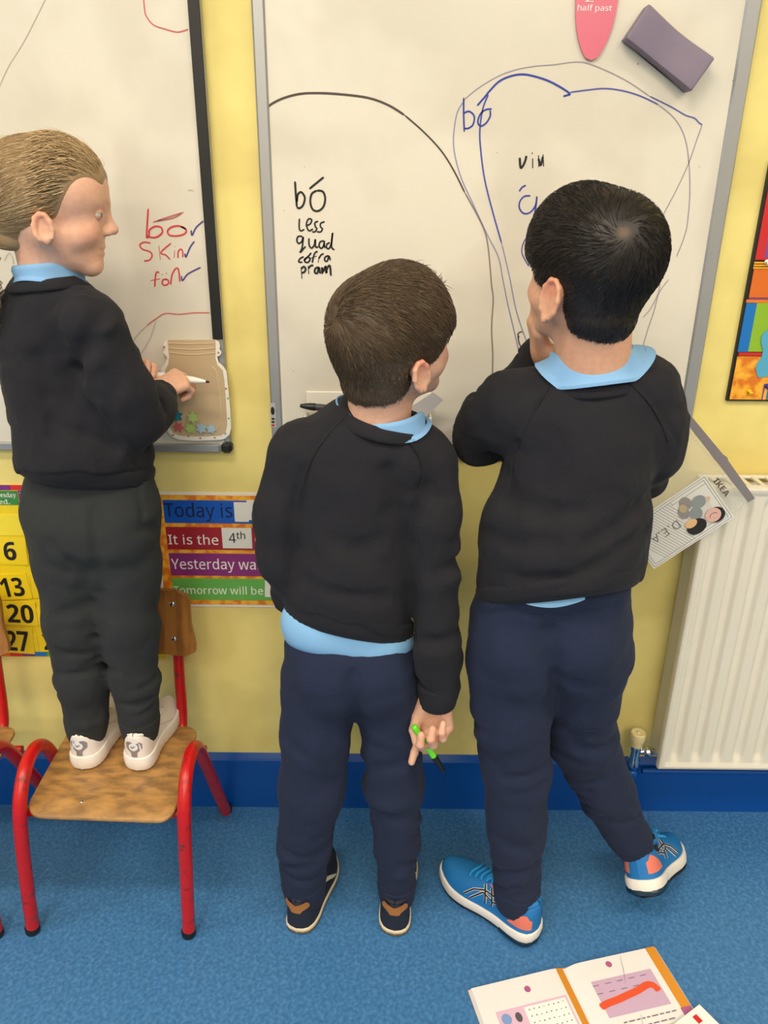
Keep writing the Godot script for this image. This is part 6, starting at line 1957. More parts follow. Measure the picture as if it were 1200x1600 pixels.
	var blackm := mat(Color(0.05, 0.06, 0.09), 0.5)
	var gel := mat(Color(0.03, 0.17, 0.25), 0.25)
	var heels := [G(838, 1472, 0.0), P(1005, 1404, 1.10)]
	var toes := [G(700, 1372, 0.0), G(1047, 1350, 0.012)]
	for k in 2:
		var hl: Vector3 = heels[k]; var te: Vector3 = toes[k]
		var s := shoe_node(o, "running_shoe", hl, te, 0.0 if k == 0 else -0.45)
		s.position.y += 0.0008
		s.set_meta("label", "bright blue running shoe with white midsole and coral heel accents")
		var la := Last.new()
		la.L = 0.232; la.Wd = 0.043; la.sole = 0.032; la.tall = 0.066; la.side = -1.0 if k == 0 else 1.0
		var b := Mb.new(); la.upper(b); put("upper", b, blue, s)
		b = Mb.new(); la.sole_part(b, 0.008, 0.034, 0.0025, 0.0, 0.004); put("midsole", b, whitem, s)
		b = Mb.new(); la.sole_part(b, 0.0, 0.0095, 0.0, 0.0008); put("outsole", b, blackm, s)
		b = Mb.new()
		la.patch(b, func(a, c): return Vector2(0.0 + 0.24 * absf(2.0 * a - 1.0), 0.0), 1, 1, 0.0)
		b = Mb.new()
		var gp := PackedVector3Array()
		for r in 4:
			for q in 25:
				var uu := 0.30 * absf(2.0 * q / 24.0 - 1.0)
				var sg := -1.0 if q < 12 else 1.0
				gp.append(Vector3(la.mid(uu) + sg * (la.tab(la.ws, uu) * la.Wd + [0.0, 0.0036, 0.0040, 0.0][r]), [0.003, 0.006, 0.013, 0.017][r], uu * la.L - (0.0035 if r in [1, 2] else 0.0)))
		b.grid(gp, 4, 25, false, false, Vector3(0, 0, -1))
		put("heel_cushion", b, gel, s)
		b = Mb.new(); la.collar(b, 0.035, 0.43, la.sole + 0.062, 0.0062, 0.027, 0.004); put("collar", b, blue, s)
		for sd in [0, 1]:
			var ph := func(x: float) -> float: return PI - x if sd == 1 else x
			b = Mb.new()
			la.strip(b, [0.66, ph.call(0.14), 0.58, ph.call(0.50), 0.48, ph.call(0.62), 0.36, ph.call(0.48), 0.20, ph.call(0.36)], 0.0052, 0.0007)
			la.strip(b, [0.60, ph.call(0.08), 0.49, ph.call(0.50), 0.38, ph.call(0.26), 0.20, ph.call(0.34)], 0.0052, 0.0007)
			la.strip(b, [0.50, ph.call(0.95), 0.47, ph.call(0.5), 0.45, ph.call(0.12)], 0.0060, 0.0007)
			la.strip(b, [0.43, ph.call(0.85), 0.40, ph.call(0.45), 0.385, ph.call(0.12)], 0.0060, 0.0007)
			put("stripe_edge", b, whitem, s)
			b = Mb.new()
			la.strip(b, [0.66, ph.call(0.14), 0.58, ph.call(0.50), 0.48, ph.call(0.62), 0.36, ph.call(0.48), 0.20, ph.call(0.36)], 0.0032, 0.0014)
			la.strip(b, [0.60, ph.call(0.08), 0.49, ph.call(0.50), 0.38, ph.call(0.26), 0.20, ph.call(0.34)], 0.0032, 0.0014)
			la.strip(b, [0.50, ph.call(0.95), 0.47, ph.call(0.5), 0.45, ph.call(0.12)], 0.0038, 0.0014)
			la.strip(b, [0.43, ph.call(0.85), 0.40, ph.call(0.45), 0.385, ph.call(0.12)], 0.0038, 0.0014)
			put("side_stripe", b, blackm, s, "black crossing side stripes")
			b = Mb.new()
			la.patch(b, func(a, c): return Vector2(0.02 + 0.20 * a, ph.call(0.04 + 0.62 * c * (1.0 - a) * (0.35 + 0.65 * smoothstep(0.0, 0.25, a)))), 12, 6, 0.001)
			put("heel_accent", b, coral, s, "coral heel accent")
			b = Mb.new()
			la.strip(b, [0.40, ph.call(1.15), 0.42, ph.call(0.9), 0.45, ph.call(1.0), 0.44, ph.call(1.2)], 0.003, 0.0014)
			put("side_logo", b, coral, s)
		b = Mb.new(); la.laces(b, 0.44, 0.66, 5, 0.0028, 0.52); la.bow(b, 0.43, 0.0028, 0.024); put("laces", b, mat(Color(0.10, 0.56, 0.84), 0.7), s)
		b = Mb.new(); b.tube(PackedVector3Array([Vector3(0, 0.06, 0.056), Vector3(0, 0.128 - 0.028 * k, 0.056 - 0.006 * k)]), [0.0295, 0.028], 20); put("sock", b, mat(Color(0.07, 0.08, 0.12), 0.9), s)

# ------------------------------------------------------------------ things on the boards and in hands
func marker_pen(called: String, label: String, a: Vector3, b: Vector3, r: float, barrel: Color, nib: Color, capc = null) -> Node3D:   # a: tail, b: tip
	var o := thing(called, label, "pen", a)
	var L := a.distance_to(b)
	var y := (b - a).normalized()
	var x := y.cross(Vector3.UP if absf(y.y) < 0.9 else Vector3.RIGHT).normalized()
	var B := Basis(x, y, x.cross(y))
	var m := Mb.new()
	var k := L if capc == null else L * 0.66
	m.lathe(Vector3.ZERO, B, [[r * 0.7, 0.0], [r * 0.95, 0.002], [r, 0.004], [r, k - 0.034 if capc == null else k]] + ([[r * 0.98, k - 0.030], [r * 0.75, k - 0.018], [r * 0.42, k - 0.007], [r * 0.40, k - 0.006]] if capc == null else []), 18)
	put("barrel", m, mat(barrel, 0.35), o)
	m = Mb.new()
	if capc == null:
		m.lathe(Vector3.ZERO, B, [[r * 0.36, k - 0.007], [r * 0.34, k - 0.002], [r * 0.2, k]], 12)
		put("nib", m, mat(nib, 0.7), o)
	else:
		m.lathe(Vector3.ZERO, B, [[r * 1.02, k], [r * 1.10, k + 0.001], [r * 1.0, k + 0.012], [r * 0.7, L * 0.93], [r * 0.45, L], [0.0, L + 0.0006]], 18, false)
		put("cap", m, mat(capc, 0.4), o)
	return o

func board_things():
	# jar cut-out at the foot of the left whiteboard
	var off := 0.0235
	var jo := W(300, 690, off)
	var jar := thing("jar_cutout", "tan paper jar cut-out with a white speckled rim at the foot of the left whiteboard", "decoration", jo)
	var ol := [[490, 182], [940, 185], [972, 200], [985, 240], [978, 270], [998, 300], [985, 330], [955, 345], [972, 395], [1012, 430], [1045, 480], [1060, 640], [1078, 830], [1088, 1010], [1070, 1075], [1030, 1110], [985, 1122], [760, 1130], [600, 1120], [545, 1100], [505, 1060], [480, 1000], [460, 700], [430, 460], [468, 410], [492, 350], [470, 325], [448, 300], [468, 270], [452, 235], [465, 200]]
	var f := func(q: Array, grow: float) -> Vector2:
		var c := Vector2(760.0, 660.0)
		var v := Vector2(q[0], q[1]) - c
		var p := c + v * grow
		var w := W(180 + p.x / 6.0, 500 + p.y / 6.0, off) - jo
		return Vector2(w.x, w.y)
	var poly := PackedVector2Array(); var inner := PackedVector2Array()
	for q in ol: poly.append(f.call(q, 1.0))
	for q in [[492, 183], [938, 186], [945, 260], [940, 350], [960, 420], [1010, 470], [1025, 560], [1040, 760], [1052, 980], [1035, 1050], [990, 1080], [760, 1088], [600, 1080], [545, 1055], [512, 1000], [495, 700], [470, 470], [500, 410], [508, 340], [500, 260]]: inner.append(f.call(q, 1.0))
	var m := Mb.new(); m.plate(poly, Vector3.ZERO, Basis(), 0.0014); put("rim", m, mat(Color(0.92, 0.90, 0.86), 0.7), jar)
	m = Mb.new(); m.plate(inner, Vector3(0, 0, 0.0014), Basis(), 0.0008); put("jar_front", m, mat(Color(0.76, 0.665, 0.53), 0.75), jar)
	var line := mat(Color(0.85, 0.78, 0.66), 0.7)
	for st in [[500, 215, 700, 222, 940, 215], [510, 262, 720, 274, 940, 262], [512, 302, 720, 322, 940, 306], [550, 370, 560, 400, 548, 430], [905, 432, 945, 470, 965, 560, 985, 740, 992, 900, 985, 985, 955, 1018]]:
		m = Mb.new()
		var pp := PackedVector3Array()
		for k in range(0, st.size(), 2):
			var v: Vector2 = f.call([st[k], st[k + 1]], 1.0)
			pp.append(Vector3(v.x, v.y, 0.0024))
		m.tube(smooth(pp, 5), [0.0012], 6, true, 0.6)
		put("moulded_line", m, line, jar)
	var rng := RandomNumberGenerator.new(); rng.seed = 4
	for q in [[545, 1075], [690, 1085], [800, 1104], [935, 1100], [1035, 1062], [1066, 920], [1058, 733], [1040, 640], [970, 303], [462, 250]]:
		m = Mb.new()
		var dot := PackedVector2Array()
		var c2: Vector2 = f.call(q, 1.0)
		for k in 10: dot.append(c2 + Vector2(cos(TAU * k / 10), sin(TAU * k / 10)) * 0.0019)
		m.plate(dot, Vector3(0, 0, 0.0022), Basis(), 0.0003)
		put("speckle", m, mat([Color(0.75, 0.42, 0.35), Color(0.45, 0.65, 0.65), Color(0.72, 0.55, 0.45)][rng.randi() % 3], 0.7), jar)
	var stars := [[582, 892, 68, Color(0.05, 0.47, 0.55), "teal star with a white button", 0.3, 1], [596, 1000, 62, Color(0.72, 0.37, 0.35), "dusty red star under the teal star", 0.9, 0], [735, 905, 66, Color(0.70, 0.80, 0.46), "pale green star above the other green star", 0.55, 2], [712, 1008, 66, Color(0.66, 0.77, 0.43), "pale green star at the bottom beside the red star", 0.1, 1], [815, 1006, 62, Color(0.64, 0.75, 0.83), "pale blue star beside the green stars", 0.35, 2], [907, 1014, 54, Color(0.66, 0.77, 0.85), "smaller pale blue star nearest the jar's right side", 0.75, 1]]
	for s in stars:
		var c: Vector2 = f.call(s, 1.0)
		var R: float = s[2] / 6.0 * 0.00112
		var sp := PackedVector2Array()
		for k in 12: sp.append(Vector2.from_angle(TAU * k / 12 + s[5]) * (R if k % 2 == 0 else R * 0.58))
		m = Mb.new(); m.plate(sp, Vector3.ZERO, Basis(), 0.0016)
		var at := jo + Vector3(c.x, c.y, 0.0024 + 0.0016 * s[6])
		var full: String = str(s[4]) + ", stuck inside the jar cut-out"
		if s[6] == 1 and "teal" in s[4]:
			var t := thing("paper_star", full, "star", at, "stars in the jar cut-out")
			put("star", m, mat(s[3], 0.7), t)
			m = Mb.new(); m.lathe(Vector3(-0.005, 0.0, 0.0016), Basis(Vector3.RIGHT, PI / 2), [[0.0034, 0.0], [0.0034, 0.0012], [0.0022, 0.0014], [0.0018, 0.0008], [0.0, 0.0008]], 16, false)
			put("button", m, M.white_plastic, t, "white button")
		else:
			var me := put("paper_star", m, mat(s[3], 0.7))
			me.position = at
			tag(me, full, "star", "stars in the jar cut-out")
	# pink clock-hand label
	off = 0.0195
	var ho := W(930, 30, off)
	var hp := thing("clock_label", "pink oval half past label at the top of the middle whiteboard", "label", ho)
	poly = PackedVector2Array()
	var rows := [[0.0, 78], [9, 75], [16, 66], [22, 54], [27, 40], [30, 24], [31.5, 8], [31.5, -12], [29, -36], [24, -60], [14, -84], [0, -92]]
	for q in rows: poly.append(Vector2(q[0] * 0.00104, -(q[1] - 30) * 0.00117))
	for k in range(rows.size() - 2, 0, -1): poly.append(Vector2(-rows[k][0] * 0.00104, -(rows[k][1] - 30) * 0.00117))
	m = Mb.new(); m.plate(poly, Vector3(0, 0, -0.004), Basis(), 0.004)
	put("card", m, mat(Color(0.86, 0.42, 0.51), 0.25), hp)
	m = Mb.new()
	for q in [0.03, -0.03]: m.lathe(Vector3(0, q, -0.0055), Basis(Vector3.RIGHT, PI / 2), [[0.008, 0.0], [0.008, 0.002]], 16)
	put("magnet", m, M.black, hp)
	var wi := mat(Color(0.97, 0.92, 0.92), 0.5)
	wall_text(hp, "half past", 902.5, 7, 956, 20, off + 0.0002, wi)
	m = Mb.new()
	for q in [[922, 0], [916, -6]]: pass
	wall_text(hp, "2", 915, -8, 928, 3, off + 0.0002, wi)
	# board eraser
	var e0 := W(992.5, 35.5, 0.03); var e1 := W(1092.5, 119, 0.03); var e2 := W(1008, 14, 0.03)
	var ex := (e1 - e0).normalized(); var ez := Vector3.BACK
	var ey := ez.cross(ex).normalized()
	var eL := e0.distance_to(e1); var eW := 0.0275
	var er := thing("board_eraser", "grey-purple block eraser with ridged edges stuck on the middle whiteboard", "eraser", (e0 + e1) * 0.5 - Vector3(0, 0, 0.014))
	m = Mb.new()
	var pts := PackedVector3Array()
	var secs := 66
	for i in secs + 1:
		var u := float(i) / secs
		var x := (u - 0.5) * eL
		var hgt := 0.030 - 0.0055 * sin(PI * u) * sin(PI * u) + 0.004 * (u - 0.5)
		var wd := eW - 0.0018 * sin(PI * u) - (0.0 if i % 2 == 0 else 0.0007)
		var endk := 1.0 if i > 0 and i < secs else 0.96
		for q in [[-1.0, 0.0], [-1.0, 0.5], [-1.0, 0.93], [-0.94, 1.0], [-0.4, 1.0], [0.4, 1.0], [0.94, 1.0], [1.0, 0.93], [1.0, 0.5], [1.0, 0.0]]:
			pts.append(ex * x + ey * (q[0] * wd * endk) + ez * (q[1] * hgt * (endk if q[1] > 0.9 else 1.0) - 0.0005))
	m.grid(pts, secs + 1, 10, true, false, Vector3.ZERO, true)
	put("body", m, mat(Color(0.50, 0.45, 0.53), 0.55), er)
	m = Mb.new(); m.box(Vector3(0, 0, -0.0008), Vector3(eL * 0.97, eW * 1.9, 0.0016), 0.0004, Basis(ex, ey, ez)); put("felt", m, M.black, er)
	# magnetic pen holder
	off = 0.018
	var x0 := W(479, 650, off).x; var x1 := W(675, 650, off + 0.045).x
	var y0 := W(600, 700, off).y; var y1 := W(510, 611, off).y; var yl := W(668, 653, off + 0.045).y
	var hd := thing("pen_holder", "white plastic pen holder on the middle whiteboard behind the middle boy's head", "pen holder", Vector3((x0 + x1) * 0.5, y0, -WALL + off))
	m = Mb.new(); m.box(Vector3(0, (y1 - y0) * 0.5, 0.002), Vector3(x1 - x0, y1 - y0, 0.004), 0.0018); put("back_plate", m, M.white_plastic, hd)
	m = Mb.new()
	m.box(Vector3(0, (yl - y0) * 0.5, 0.044), Vector3(x1 - x0, yl - y0, 0.003), 0.0012)
	m.box(Vector3((x1 - x0) * 0.5 - 0.0015, (yl - y0) * 0.5, 0.024), Vector3(0.003, yl - y0, 0.042), 0.0012)
	m.box(Vector3(-(x1 - x0) * 0.5 + 0.0015, (yl - y0) * 0.5, 0.024), Vector3(0.003, yl - y0, 0.042), 0.0012)
	m.box(Vector3(0, 0.0015, 0.024), Vector3(x1 - x0, 0.003, 0.042), 0.0012)
	m.box(Vector3(0.04, (yl - y0) * 0.5, 0.024), Vector3(0.002, yl - y0 - 0.002, 0.042), 0.0008)
	put("trough", m, M.white_plastic, hd)
	# folded grey card leaning out of the holder
	var c0 := W(642, 636, off + 0.028); var c1 := W(677, 613, off + 0.03); var c2 := W(693, 625, off + 0.03); var c3 := W(666, 650, off + 0.028)
	m = Mb.new()
	var low := Vector3(-0.012, -0.032, -0.004)
	m.quad(c1, c2, c3, c0, Vector3.BACK); m.quad(c1 - Vector3(0, 0, 0.0012), c2 - Vector3(0, 0, 0.0012), c3 - Vector3(0, 0, 0.0012), c0 - Vector3(0, 0, 0.0012), Vector3.FORWARD)
	m.quad(c0, c3, c3 + low, c0 + low, Vector3.BACK); m.quad(c0 - Vector3(0, 0, 0.0012), c3 - Vector3(0, 0, 0.0012), c3 + low - Vector3(0, 0, 0.0012), c0 + low - Vector3(0, 0, 0.0012), Vector3.FORWARD)
	m.quad(c2, c3, c3 - Vector3(0, 0, 0.0012), c2 - Vector3(0, 0, 0.0012), Vector3(1, -1, 0)); m.quad(c1, c2, c2 - Vector3(0, 0, 0.0012), c1 - Vector3(0, 0, 0.0012), Vector3(1, 1, 0))
	tag(put("grey_card", m, mat(Color(0.74, 0.73, 0.75), 0.7)), "pale grey card sticking up out of the white pen holder", "card")
	marker_pen("marker", "dark capped marker lying in the pen holder, its end showing by the boy's shoulder", W(540, 640, off + 0.022), W(469, 634, off + 0.026), 0.0065, Color(0.25, 0.25, 0.27), Color(0.1, 0.1, 0.1), Color(0.09, 0.09, 0.10))
	marker_pen("marker", "blue marker standing on the whiteboard frame beside the right boy's elbow", W(722, 702, 0.026), W(711, 662, 0.026), 0.0062, Color(0.08, 0.12, 0.55), Color(0.05, 0.08, 0.4), Color(0.07, 0.11, 0.52))
	# pens in hands
	marker_pen("marker", "white marker with a dark nib in the girl's hand", P(226, 584, 1.352), P(327, 597, 1.342), 0.0062, Color(0.93, 0.91, 0.89), Color(0.25, 0.08, 0.07))
	marker_pen("marker", "lime green pen with a black cap in the middle boy's hand", P(646, 1134, 1.066), P(694, 1206, 1.058), 0.0056, Color(0.42, 0.85, 0.18), Color(0.1, 0.1, 0.1), Color(0.06, 0.06, 0.06))

func zip_bag():
	var d := 1.322
	var a := P(1064, 650, d); var b := P(1168, 783, d)            # the zip line, top left to lower right
	var u := (b - a).normalized()
	var n := Vector3.BACK
	var v := n.cross(u).normalized()          # towards the upper right of the strip
	var wid := a.distance_to(b)
	var len_ := 0.205
	var o := thing("zip_bag", "clear zip bag with a grey closing strip hanging by the radiator behind the right boy", "bag", a)
	var film := mat(Color(0.93, 0.92, 0.86, 0.26), 0.32)
	film.transparency = BaseMaterial3D.TRANSPARENCY_ALPHA
	film.cull_mode = BaseMaterial3D.CULL_DISABLED
	for side in [0.0035, -0.0035]:
		var pts := PackedVector3Array()
		for i in 25:
			for j in 21:
				var s := i / 24.0; var t := j / 20.0
				var puff: float = side * sin(PI * clampf(s, 0.0, 1.0)) * sin(PI * clampf(t * 0.96 + 0.02, 0, 1)) + 0.0011 * sin(9.0 * s + 5.0 * t) * sin(PI * t) + 0.0008 * sin(23.0 * s - 7.0 * t) * sin(PI * s)
				pts.append(u * (s * wid) - v * (t * len_) + n * (puff + 0.0012 * signf(side)))
		var m := Mb.new(); m.grid(pts, 25, 21, false, false, n * signf(side))
		put("film", m, film, o)
	var m := Mb.new()
	var sp := PackedVector2Array([Vector2(-0.002, 0.0), Vector2(wid + 0.002, -0.001), Vector2(wid + 0.004, 0.013), Vector2(wid * 0.58, 0.0165), Vector2(wid * 0.55, 0.0185), Vector2(wid * 0.5, 0.016), Vector2(0.0, 0.013)])
	m.plate(sp, -n * 0.001, Basis(u, v, n), 0.0022)
	put("zip_strip", m, mat(Color(0.52, 0.49, 0.50), 0.4), o, "grey closing strip")
	m = Mb.new()
	for k in 2: m.tube(PackedVector3Array([-v * (0.003 + 0.003 * k) + n * 0.0015, u * wid - v * (0.003 + 0.003 * k) + n * 0.0015]), [0.0009], 6)
	put("zip_ridge", m, film, o)
	var ink_ := mat(Color(0.36, 0.33, 0.32), 0.6)
	lettering("IKEA", o, o.position + u * (wid * 0.64) - v * 0.026 + n * 0.004, Basis(u, v, n), Vector2(0.042, 0.0105), ink_, "Droid Sans", 0.0003, "lettering", 700)
	# the printed card inside
	var c1 := P(1093, 748, d); var c2 := P(1147, 808, d); var c3 := P(1022, 889, d)
	var X := (c3 - c2).normalized()
	var Y := (n.cross(X)).normalized()
	if Y.dot(c2 - c1) < 0: Y = -Y
	var cw := c1.distance_to(c2); var cl := c2.distance_to(c3)
	var B := Basis(X, Y, n)
	var org := c2 - Y * cw
	var card := thing("printed_card", "striped black and white card with a reading cartoon inside the zip bag", "card", org)
	m = Mb.new(); m.box(Vector3(0, 0, -0.0006) + X * cl * 0.5 + Y * cw * 0.5, Vector3(cl, cw, 0.0012), 0.0002, B); put("sheet", m, M.paper, card)
	var q := func(x: float, y: float, z := 0.0002) -> Vector3: return X * (x * cl) + Y * (y * cw) + n * z
	var grey := mat(Color(0.60, 0.58, 0.59), 0.7); var blk := mat(Color(0.12, 0.11, 0.12), 0.7)
	m = Mb.new()
	for k in 20:      # diagonal stripes
		var x := 0.46 + k * 0.031
		var xa: float = x; var ya := 0.07; var xb: float = x - 0.22; var yb := 0.93
		if xa > 0.96:
			ya = 0.07 + (xa - 0.96) / 0.22 * 0.86; xa = 0.96
		if xb < 0.44: xb = lerpf(xa, xb, clampf((xa - 0.44) / (xa - xb), 0, 1)); yb = ya + (0.93 - ya) * clampf((xa - 0.44) / 0.22, 0, 1)
		if yb > ya: m.ribbon(PackedVector3Array([q.call(xa, ya), q.call(xb, yb)]), 0.0013, n, false)
	put("stripes", m, grey, card)
	m = Mb.new()
	for e in [0.018, 0.045]:
		var k: float = e * cl / cw
		for ln in [[e, k, 1 - e, k], [e, 1 - k, 1 - e, 1 - k], [e, k, e, 1 - k], [1 - e, k, 1 - e, 1 - k]]:
			m.ribbon(PackedVector3Array([q.call(ln[0], ln[1], 0.0003), q.call(ln[2], ln[3], 0.0003)]), 0.0009, n, false)
	m.ribbon(PackedVector3Array([q.call(0.05, 0.14, 0.0004), q.call(0.46, 0.14, 0.0004)]), 0.0009, n, false)
	m.ribbon(PackedVector3Array([q.call(0.05, 0.86, 0.0004), q.call(0.46, 0.86, 0.0004)]), 0.0009, n, false)
	put("border", m, blk, card)
	var blob := func(x: float, y: float, rx: float, ry: float, z: float) -> Mb:
		var bm := Mb.new()
		var pp := PackedVector2Array()
		for k in 22: pp.append(Vector2(x * cl + cos(TAU * k / 22) * rx, y * cw + sin(TAU * k / 22) * ry))
		bm.plate(pp, n * z, B, 0.0002)
		return bm
	var art := [["background_print", 0.26, 0.5, 0.0245, 0.0270, Color(0.86, 0.85, 0.84)], ["leg_print", 0.33, 0.25, 0.011, 0.014, Color(0.42, 0.35, 0.40)], ["leg_print", 0.40, 0.38, 0.010, 0.014, Color(0.42, 0.35, 0.40)], ["shirt_print", 0.21, 0.36, 0.014, 0.013, Color(0.36, 0.44, 0.50)], ["shirt_print", 0.30, 0.52, 0.012, 0.013, Color(0.36, 0.44, 0.50)], ["book_print", 0.38, 0.30, 0.007, 0.009, Color(0.70, 0.58, 0.30)], ["hair_print", 0.37, 0.74, 0.019, 0.0155, Color(0.13, 0.11, 0.11)], ["face_print", 0.40, 0.63, 0.0115, 0.0085, Color(0.90, 0.72, 0.52)], ["ear_print", 0.115, 0.40, 0.005, 0.005, Color(0.86, 0.68, 0.64)], ["hair_print", 0.135, 0.75, 0.0158, 0.0158, Color(0.12, 0.10, 0.10)], ["face_print", 0.165, 0.72, 0.0148, 0.0142, Color(0.88, 0.70, 0.66)]]
	for k in art.size():
		var a2: Array = art[k]
		put(a2[0], blob.call(a2[1], a2[2], a2[3], a2[4], 0.0004 + 0.0003 * k), mat(a2[5], 0.7), card)
	m = Mb.new()
	var sm := PackedVector3Array()
	for k in 7: sm.append(X * (0.165 * cl + 0.0075 * cos(PI + PI * k / 6.0)) + Y * (0.74 * cw + 0.0065 * sin(PI + PI * k / 6.0)) + n * 0.0042)
	m.ribbon(sm, 0.0008, n)
	m.ribbon(PackedVector3Array([q.call(0.16, 0.78, 0.0042), q.call(0.175, 0.78, 0.0042)]), 0.0009, n)
	put("smile_print", m, blk, card)
	lettering("D.E.A.R.", card, org + X * (cl * 0.50) + Y * (cw * 0.42) + n * 0.0006, B, Vector2(cl * 0.50, 0.0175), blk, "Droid Sans", 0.0003)

func book():
	# activity book lying open on the floor, its top towards the wall
	var o0 := G(733, 1550, 0.0)
	var X := (G(1010, 1486, 0.0) - G(742, 1548, 0.0)).normalized()
	var Z := Vector3(-X.z, 0, X.x).normalized()       # towards the camera
	var o := thing("activity_book", "open activity book with orange margins lying on the blue floor at the lower right", "book", o0)
	var cover := mat(Color(0.86, 0.56, 0.14), 0.5)
	var pap := mat(Color(0.92, 0.905, 0.91), 0.7)
	var pw := 0.186; var ph := 0.262
	var top := func(s: float, side: int) -> float:   # page height above the floor, from the spine outwards
		return 0.003 + 0.0085 * (1.0 - pow(1.0 - clampf(s * 6.0, 0, 1), 2.0)) - 0.003 * s
	var m := Mb.new()
	m.box(X * (pw + 0.004) + Z * ph * 0.5 + Vector3(0, 0.0011, 0), Vector3(pw * 2 + 0.012, 0.002, ph + 0.006), 0.0004, Basis(X, Vector3.UP, Z)); put("cover", m, cover, o)
	var mid_ := pw + 0.004
	var at := func(side: int, s: float, t: float, up := 0.0) -> Vector3:      # s from the spine, t from the far edge
		return X * (mid_ + side * s * pw) + Z * (t * ph) + Vector3(0, top.call(s, side) + up, 0)
	for side in [-1, 1]:
		m = Mb.new()
		var pts := PackedVector3Array()
		for i in 19:
			for j in 3: pts.append(at.call(side, i / 18.0, j / 2.0))
		m.grid(pts, 19, 3, false, false, Vector3.UP)
		for i in 18:
			for t in [0.0, 1.0]:
				m.quad(at.call(side, i / 18.0, t), at.call(side, (i + 1) / 18.0, t), at.call(side, (i + 1) / 18.0, t) * Vector3(1, 0, 1) + Vector3(0, 0.0022, 0), at.call(side, i / 18.0, t) * Vector3(1, 0, 1) + Vector3(0, 0.0022, 0), Z * (t - 0.5))
		for k in 5:       # fanned page edges
			var e0: Vector3 = at.call(side, 1.0, 0.0) + X * side * 0.0012 * k; var e1: Vector3 = at.call(side, 1.0, 1.0) + X * side * 0.0012 * k
			e0.y -= 0.0012 * k; e1.y -= 0.0012 * k
			m.quad(e0, e1, e1 - Vector3(0, 0.0011, 0) + X * side * 0.001, e0 - Vector3(0, 0.0011, 0) + X * side * 0.001, X * side + Vector3(0, 0.3, 0))
		put("page_block", m, pap, o)
	var flat := func(called: String, side: int, s0: float, s1: float, t0: float, t1: float, up: float, mt: Material):
		var b := Mb.new()
		var pts := PackedVector3Array()
		for i in 9:
			for j in 2: pts.append(at.call(side, lerpf(s0, s1, i / 8.0), lerpf(t0, t1, float(j)), up))
		b.grid(pts, 9, 2, false, false, Vector3.UP)
		put(called, b, mt, o)
	var pink := mat(Color(0.88, 0.73, 0.83), 0.7); var lil := mat(Color(0.80, 0.67, 0.79), 0.7); var grn := mat(Color(0.80, 0.86, 0.60), 0.7)
	var white := mat(Color(0.95, 0.94, 0.94), 0.7); var dark := mat(Color(0.35, 0.33, 0.36), 0.7); var plum := mat(Color(0.70, 0.36, 0.55), 0.6)
	flat.call("orange_margin", 1, 0.90, 1.0, 0.0, 1.0, 0.0003, cover)
	flat.call("orange_margin", -1, 0.03, 0.105, 0.0, 1.0, 0.0003, cover)
	flat.call("lilac_panel", 1, 0.17, 0.83, 0.155, 0.42, 0.0003, lil)
	flat.call("green_panel", 1, 0.17, 0.83, 0.54, 0.96, 0.0003, grn)
	for r in 5: flat.call("word_box", 1, 0.17, 0.62, 0.575 + r * 0.072, 0.622 + r * 0.072, 0.0006, white)
	flat.call("pink_panel", -1, 0.13, 0.86, 0.20, 0.62, 0.0003, pink)
	flat.call("word_grid", -1, 0.15, 0.58, 0.215, 0.595, 0.0006, white)
	flat.call("side_tab", 1, 0.89, 1.0, 0.46, 0.53, 0.0006, plum)
	flat.call("side_tab", -1, 0.02, 0.115, 0.56, 0.63, 0.0006, plum)
	# print: letters of the grid, lines of words
	var b := Mb.new()
	for r in 8:
		for c in 8:
			var p: Vector3 = at.call(-1, 0.185 + c * 0.05, 0.24 + r * 0.045, 0.0009)
			b.ribbon(PackedVector3Array([p - X * 0.0016 + Z * 0.001 * ((r * 3 + c) % 3 - 1), p + X * 0.0016]), 0.0009, Vector3.UP, false)
			if (r * 5 + c * 3) % 4 != 0: b.ribbon(PackedVector3Array([p - Z * 0.0017, p + Z * 0.0014 + X * 0.0005 * (c % 3 - 1)]), 0.0008, Vector3.UP, false)
	put("grid_letters", b, dark, o)
	b = Mb.new()
	var rng := RandomNumberGenerator.new(); rng.seed = 12
	for ln in [[-1, 0.16, 0.72, 0.66], [-1, 0.3, 0.80, 0.71], [1, 0.28, 0.80, 0.47], [1, 0.5, 0.80, 0.515]]:
		var s: float = ln[1]
		while s < ln[2]:
			var w := rng.randf_range(0.03, 0.07)
			var p: Vector3 = at.call(ln[0], s, ln[3], 0.0009); var p2: Vector3 = at.call(ln[0], s + w, ln[3], 0.0009)
			b.ribbon(PackedVector3Array([p, p2]), 0.0022, Vector3.UP, false)
			s += w + 0.018
	for r in 5:
		for c in 6:
			var p: Vector3 = at.call(1, 0.20 + c * 0.07, 0.60 + r * 0.072, 0.0009)
			b.ribbon(PackedVector3Array([p - X * 0.003, p + X * 0.003]), 0.0015, Vector3.UP, false)
		var p3: Vector3 = at.call(1, 0.70, 0.60 + r * 0.072, 0.0009)
		b.ribbon(PackedVector3Array([p3 - X * 0.006, p3 + X * 0.007]), 0.0016, Vector3.UP, false)
	for r in 3:
		for c in 5:
			var p: Vector3 = at.call(1, 0.20 + c * 0.13, 0.19 + r * 0.06, 0.0009)
			if r < 2: b.ribbon(PackedVector3Array([p - X * 0.006, p + X * 0.006]), 0.0014, Vector3.UP, false)
	put("printed_words", b, mat(Color(0.50, 0.44, 0.50), 0.7), o)
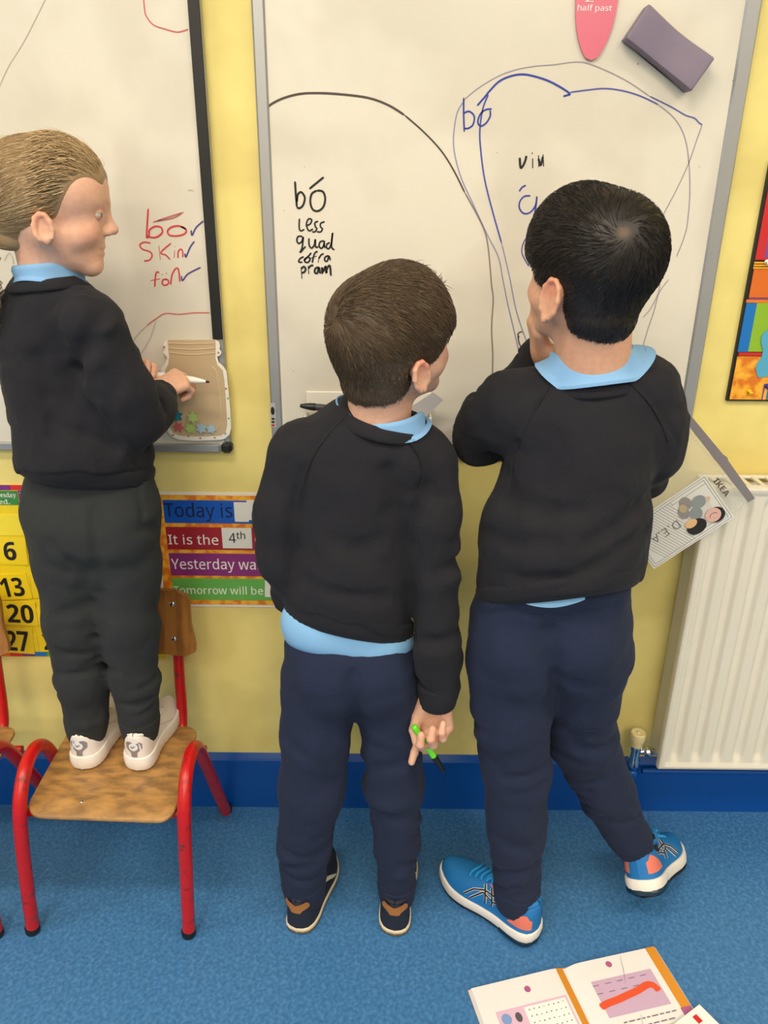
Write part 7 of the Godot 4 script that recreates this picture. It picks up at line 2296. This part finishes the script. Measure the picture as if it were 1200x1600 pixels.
	# small picture prints and page numbers
	var disc := func(called: String, side: int, s: float, t: float, rx: float, rz: float, mt: Material, up := 0.0009):
		var d := Mb.new()
		var pp := PackedVector3Array()
		var c: Vector3 = at.call(side, s, t, up)
		for k in 16:
			var a := TAU * k / 16
			var p := c + X * cos(a) * rx + Z * sin(a) * rz
			var p2 := c + X * cos(a + TAU / 16) * rx + Z * sin(a + TAU / 16) * rz
			d.tri(c, p, p2, Vector3.UP)
		put(called, d, mt, o)
	disc.call("page_number", 1, 0.44, 0.06, 0.0058, 0.0062, plum)
	disc.call("page_number", -1, 0.47, 0.10, 0.0058, 0.0062, plum)
	disc.call("bird_print", -1, 0.66, 0.27, 0.006, 0.009, dark)
	disc.call("butterfly_print", -1, 0.78, 0.265, 0.009, 0.010, mat(Color(0.50, 0.62, 0.82), 0.7))
	disc.call("bread_print", -1, 0.65, 0.42, 0.011, 0.011, mat(Color(0.90, 0.55, 0.22), 0.7))
	disc.call("flower_print", -1, 0.79, 0.41, 0.011, 0.008, mat(Color(0.78, 0.74, 0.30), 0.7))
	disc.call("ring_print", -1, 0.78, 0.55, 0.009, 0.009, mat(Color(0.40, 0.30, 0.40), 0.7))
	disc.call("shell_print", -1, 0.65, 0.55, 0.010, 0.008, mat(Color(0.70, 0.58, 0.78), 0.7))
	var bl := Mb.new()      # orange balloon-dog shape scribbled in
	var path := PackedVector3Array()
	for q in [[0.14, 0.34], [0.22, 0.325], [0.34, 0.315], [0.46, 0.30], [0.58, 0.285], [0.70, 0.262], [0.76, 0.275], [0.785, 0.32]]: path.append(at.call(1, q[0], q[1], 0.0011))
	var sp := smooth(path, 5)
	bl.ribbon(sp, 0.0125, Vector3.UP)
	put("orange_picture", bl, mat(Color(0.90, 0.33, 0.17), 0.6), o)
	bl = Mb.new()
	bl.ribbon(PackedVector3Array([at.call(1, 0.60, 0.02, 0.0013), at.call(1, 0.55, 0.13, 0.0013), at.call(1, 0.50, 0.22, 0.0013)]), 0.0008, Vector3.UP)
	bl.ribbon(PackedVector3Array([at.call(1, 0.48, 0.44, 0.0013), at.call(1, 0.40, 0.60, 0.0013), at.call(1, 0.30, 0.78, 0.0013)]), 0.0008, Vector3.UP)
	put("pencil_line", bl, mat(Color(0.45, 0.42, 0.45), 0.7), o)
	# a loose white card with a red mark on the book's corner
	var k0 := G(1050, 1602, 0.017)
	var kx := (G(1084, 1576, 0.017) - k0).normalized()
	var kz := Vector3(-kx.z, 0, kx.x)
	var c := thing("loose_card", "white card with a red mark on the corner of the open activity book", "card", k0)
	b = Mb.new(); b.box(kx * 0.035 + kz * 0.05 + Vector3(0, 0.0, 0), Vector3(0.075, 0.0016, 0.10), 0.0004, Basis(kx, Vector3.UP, kz)); put("sheet", b, M.paper, c)
	b = Mb.new(); b.box(kx * 0.047 + kz * 0.016 + Vector3(0, 0.001, 0), Vector3(0.010, 0.0006, 0.014), 0.0001, Basis(kx, Vector3.UP, kz)); put("red_mark", b, mat(Color(0.82, 0.12, 0.10), 0.5), c)
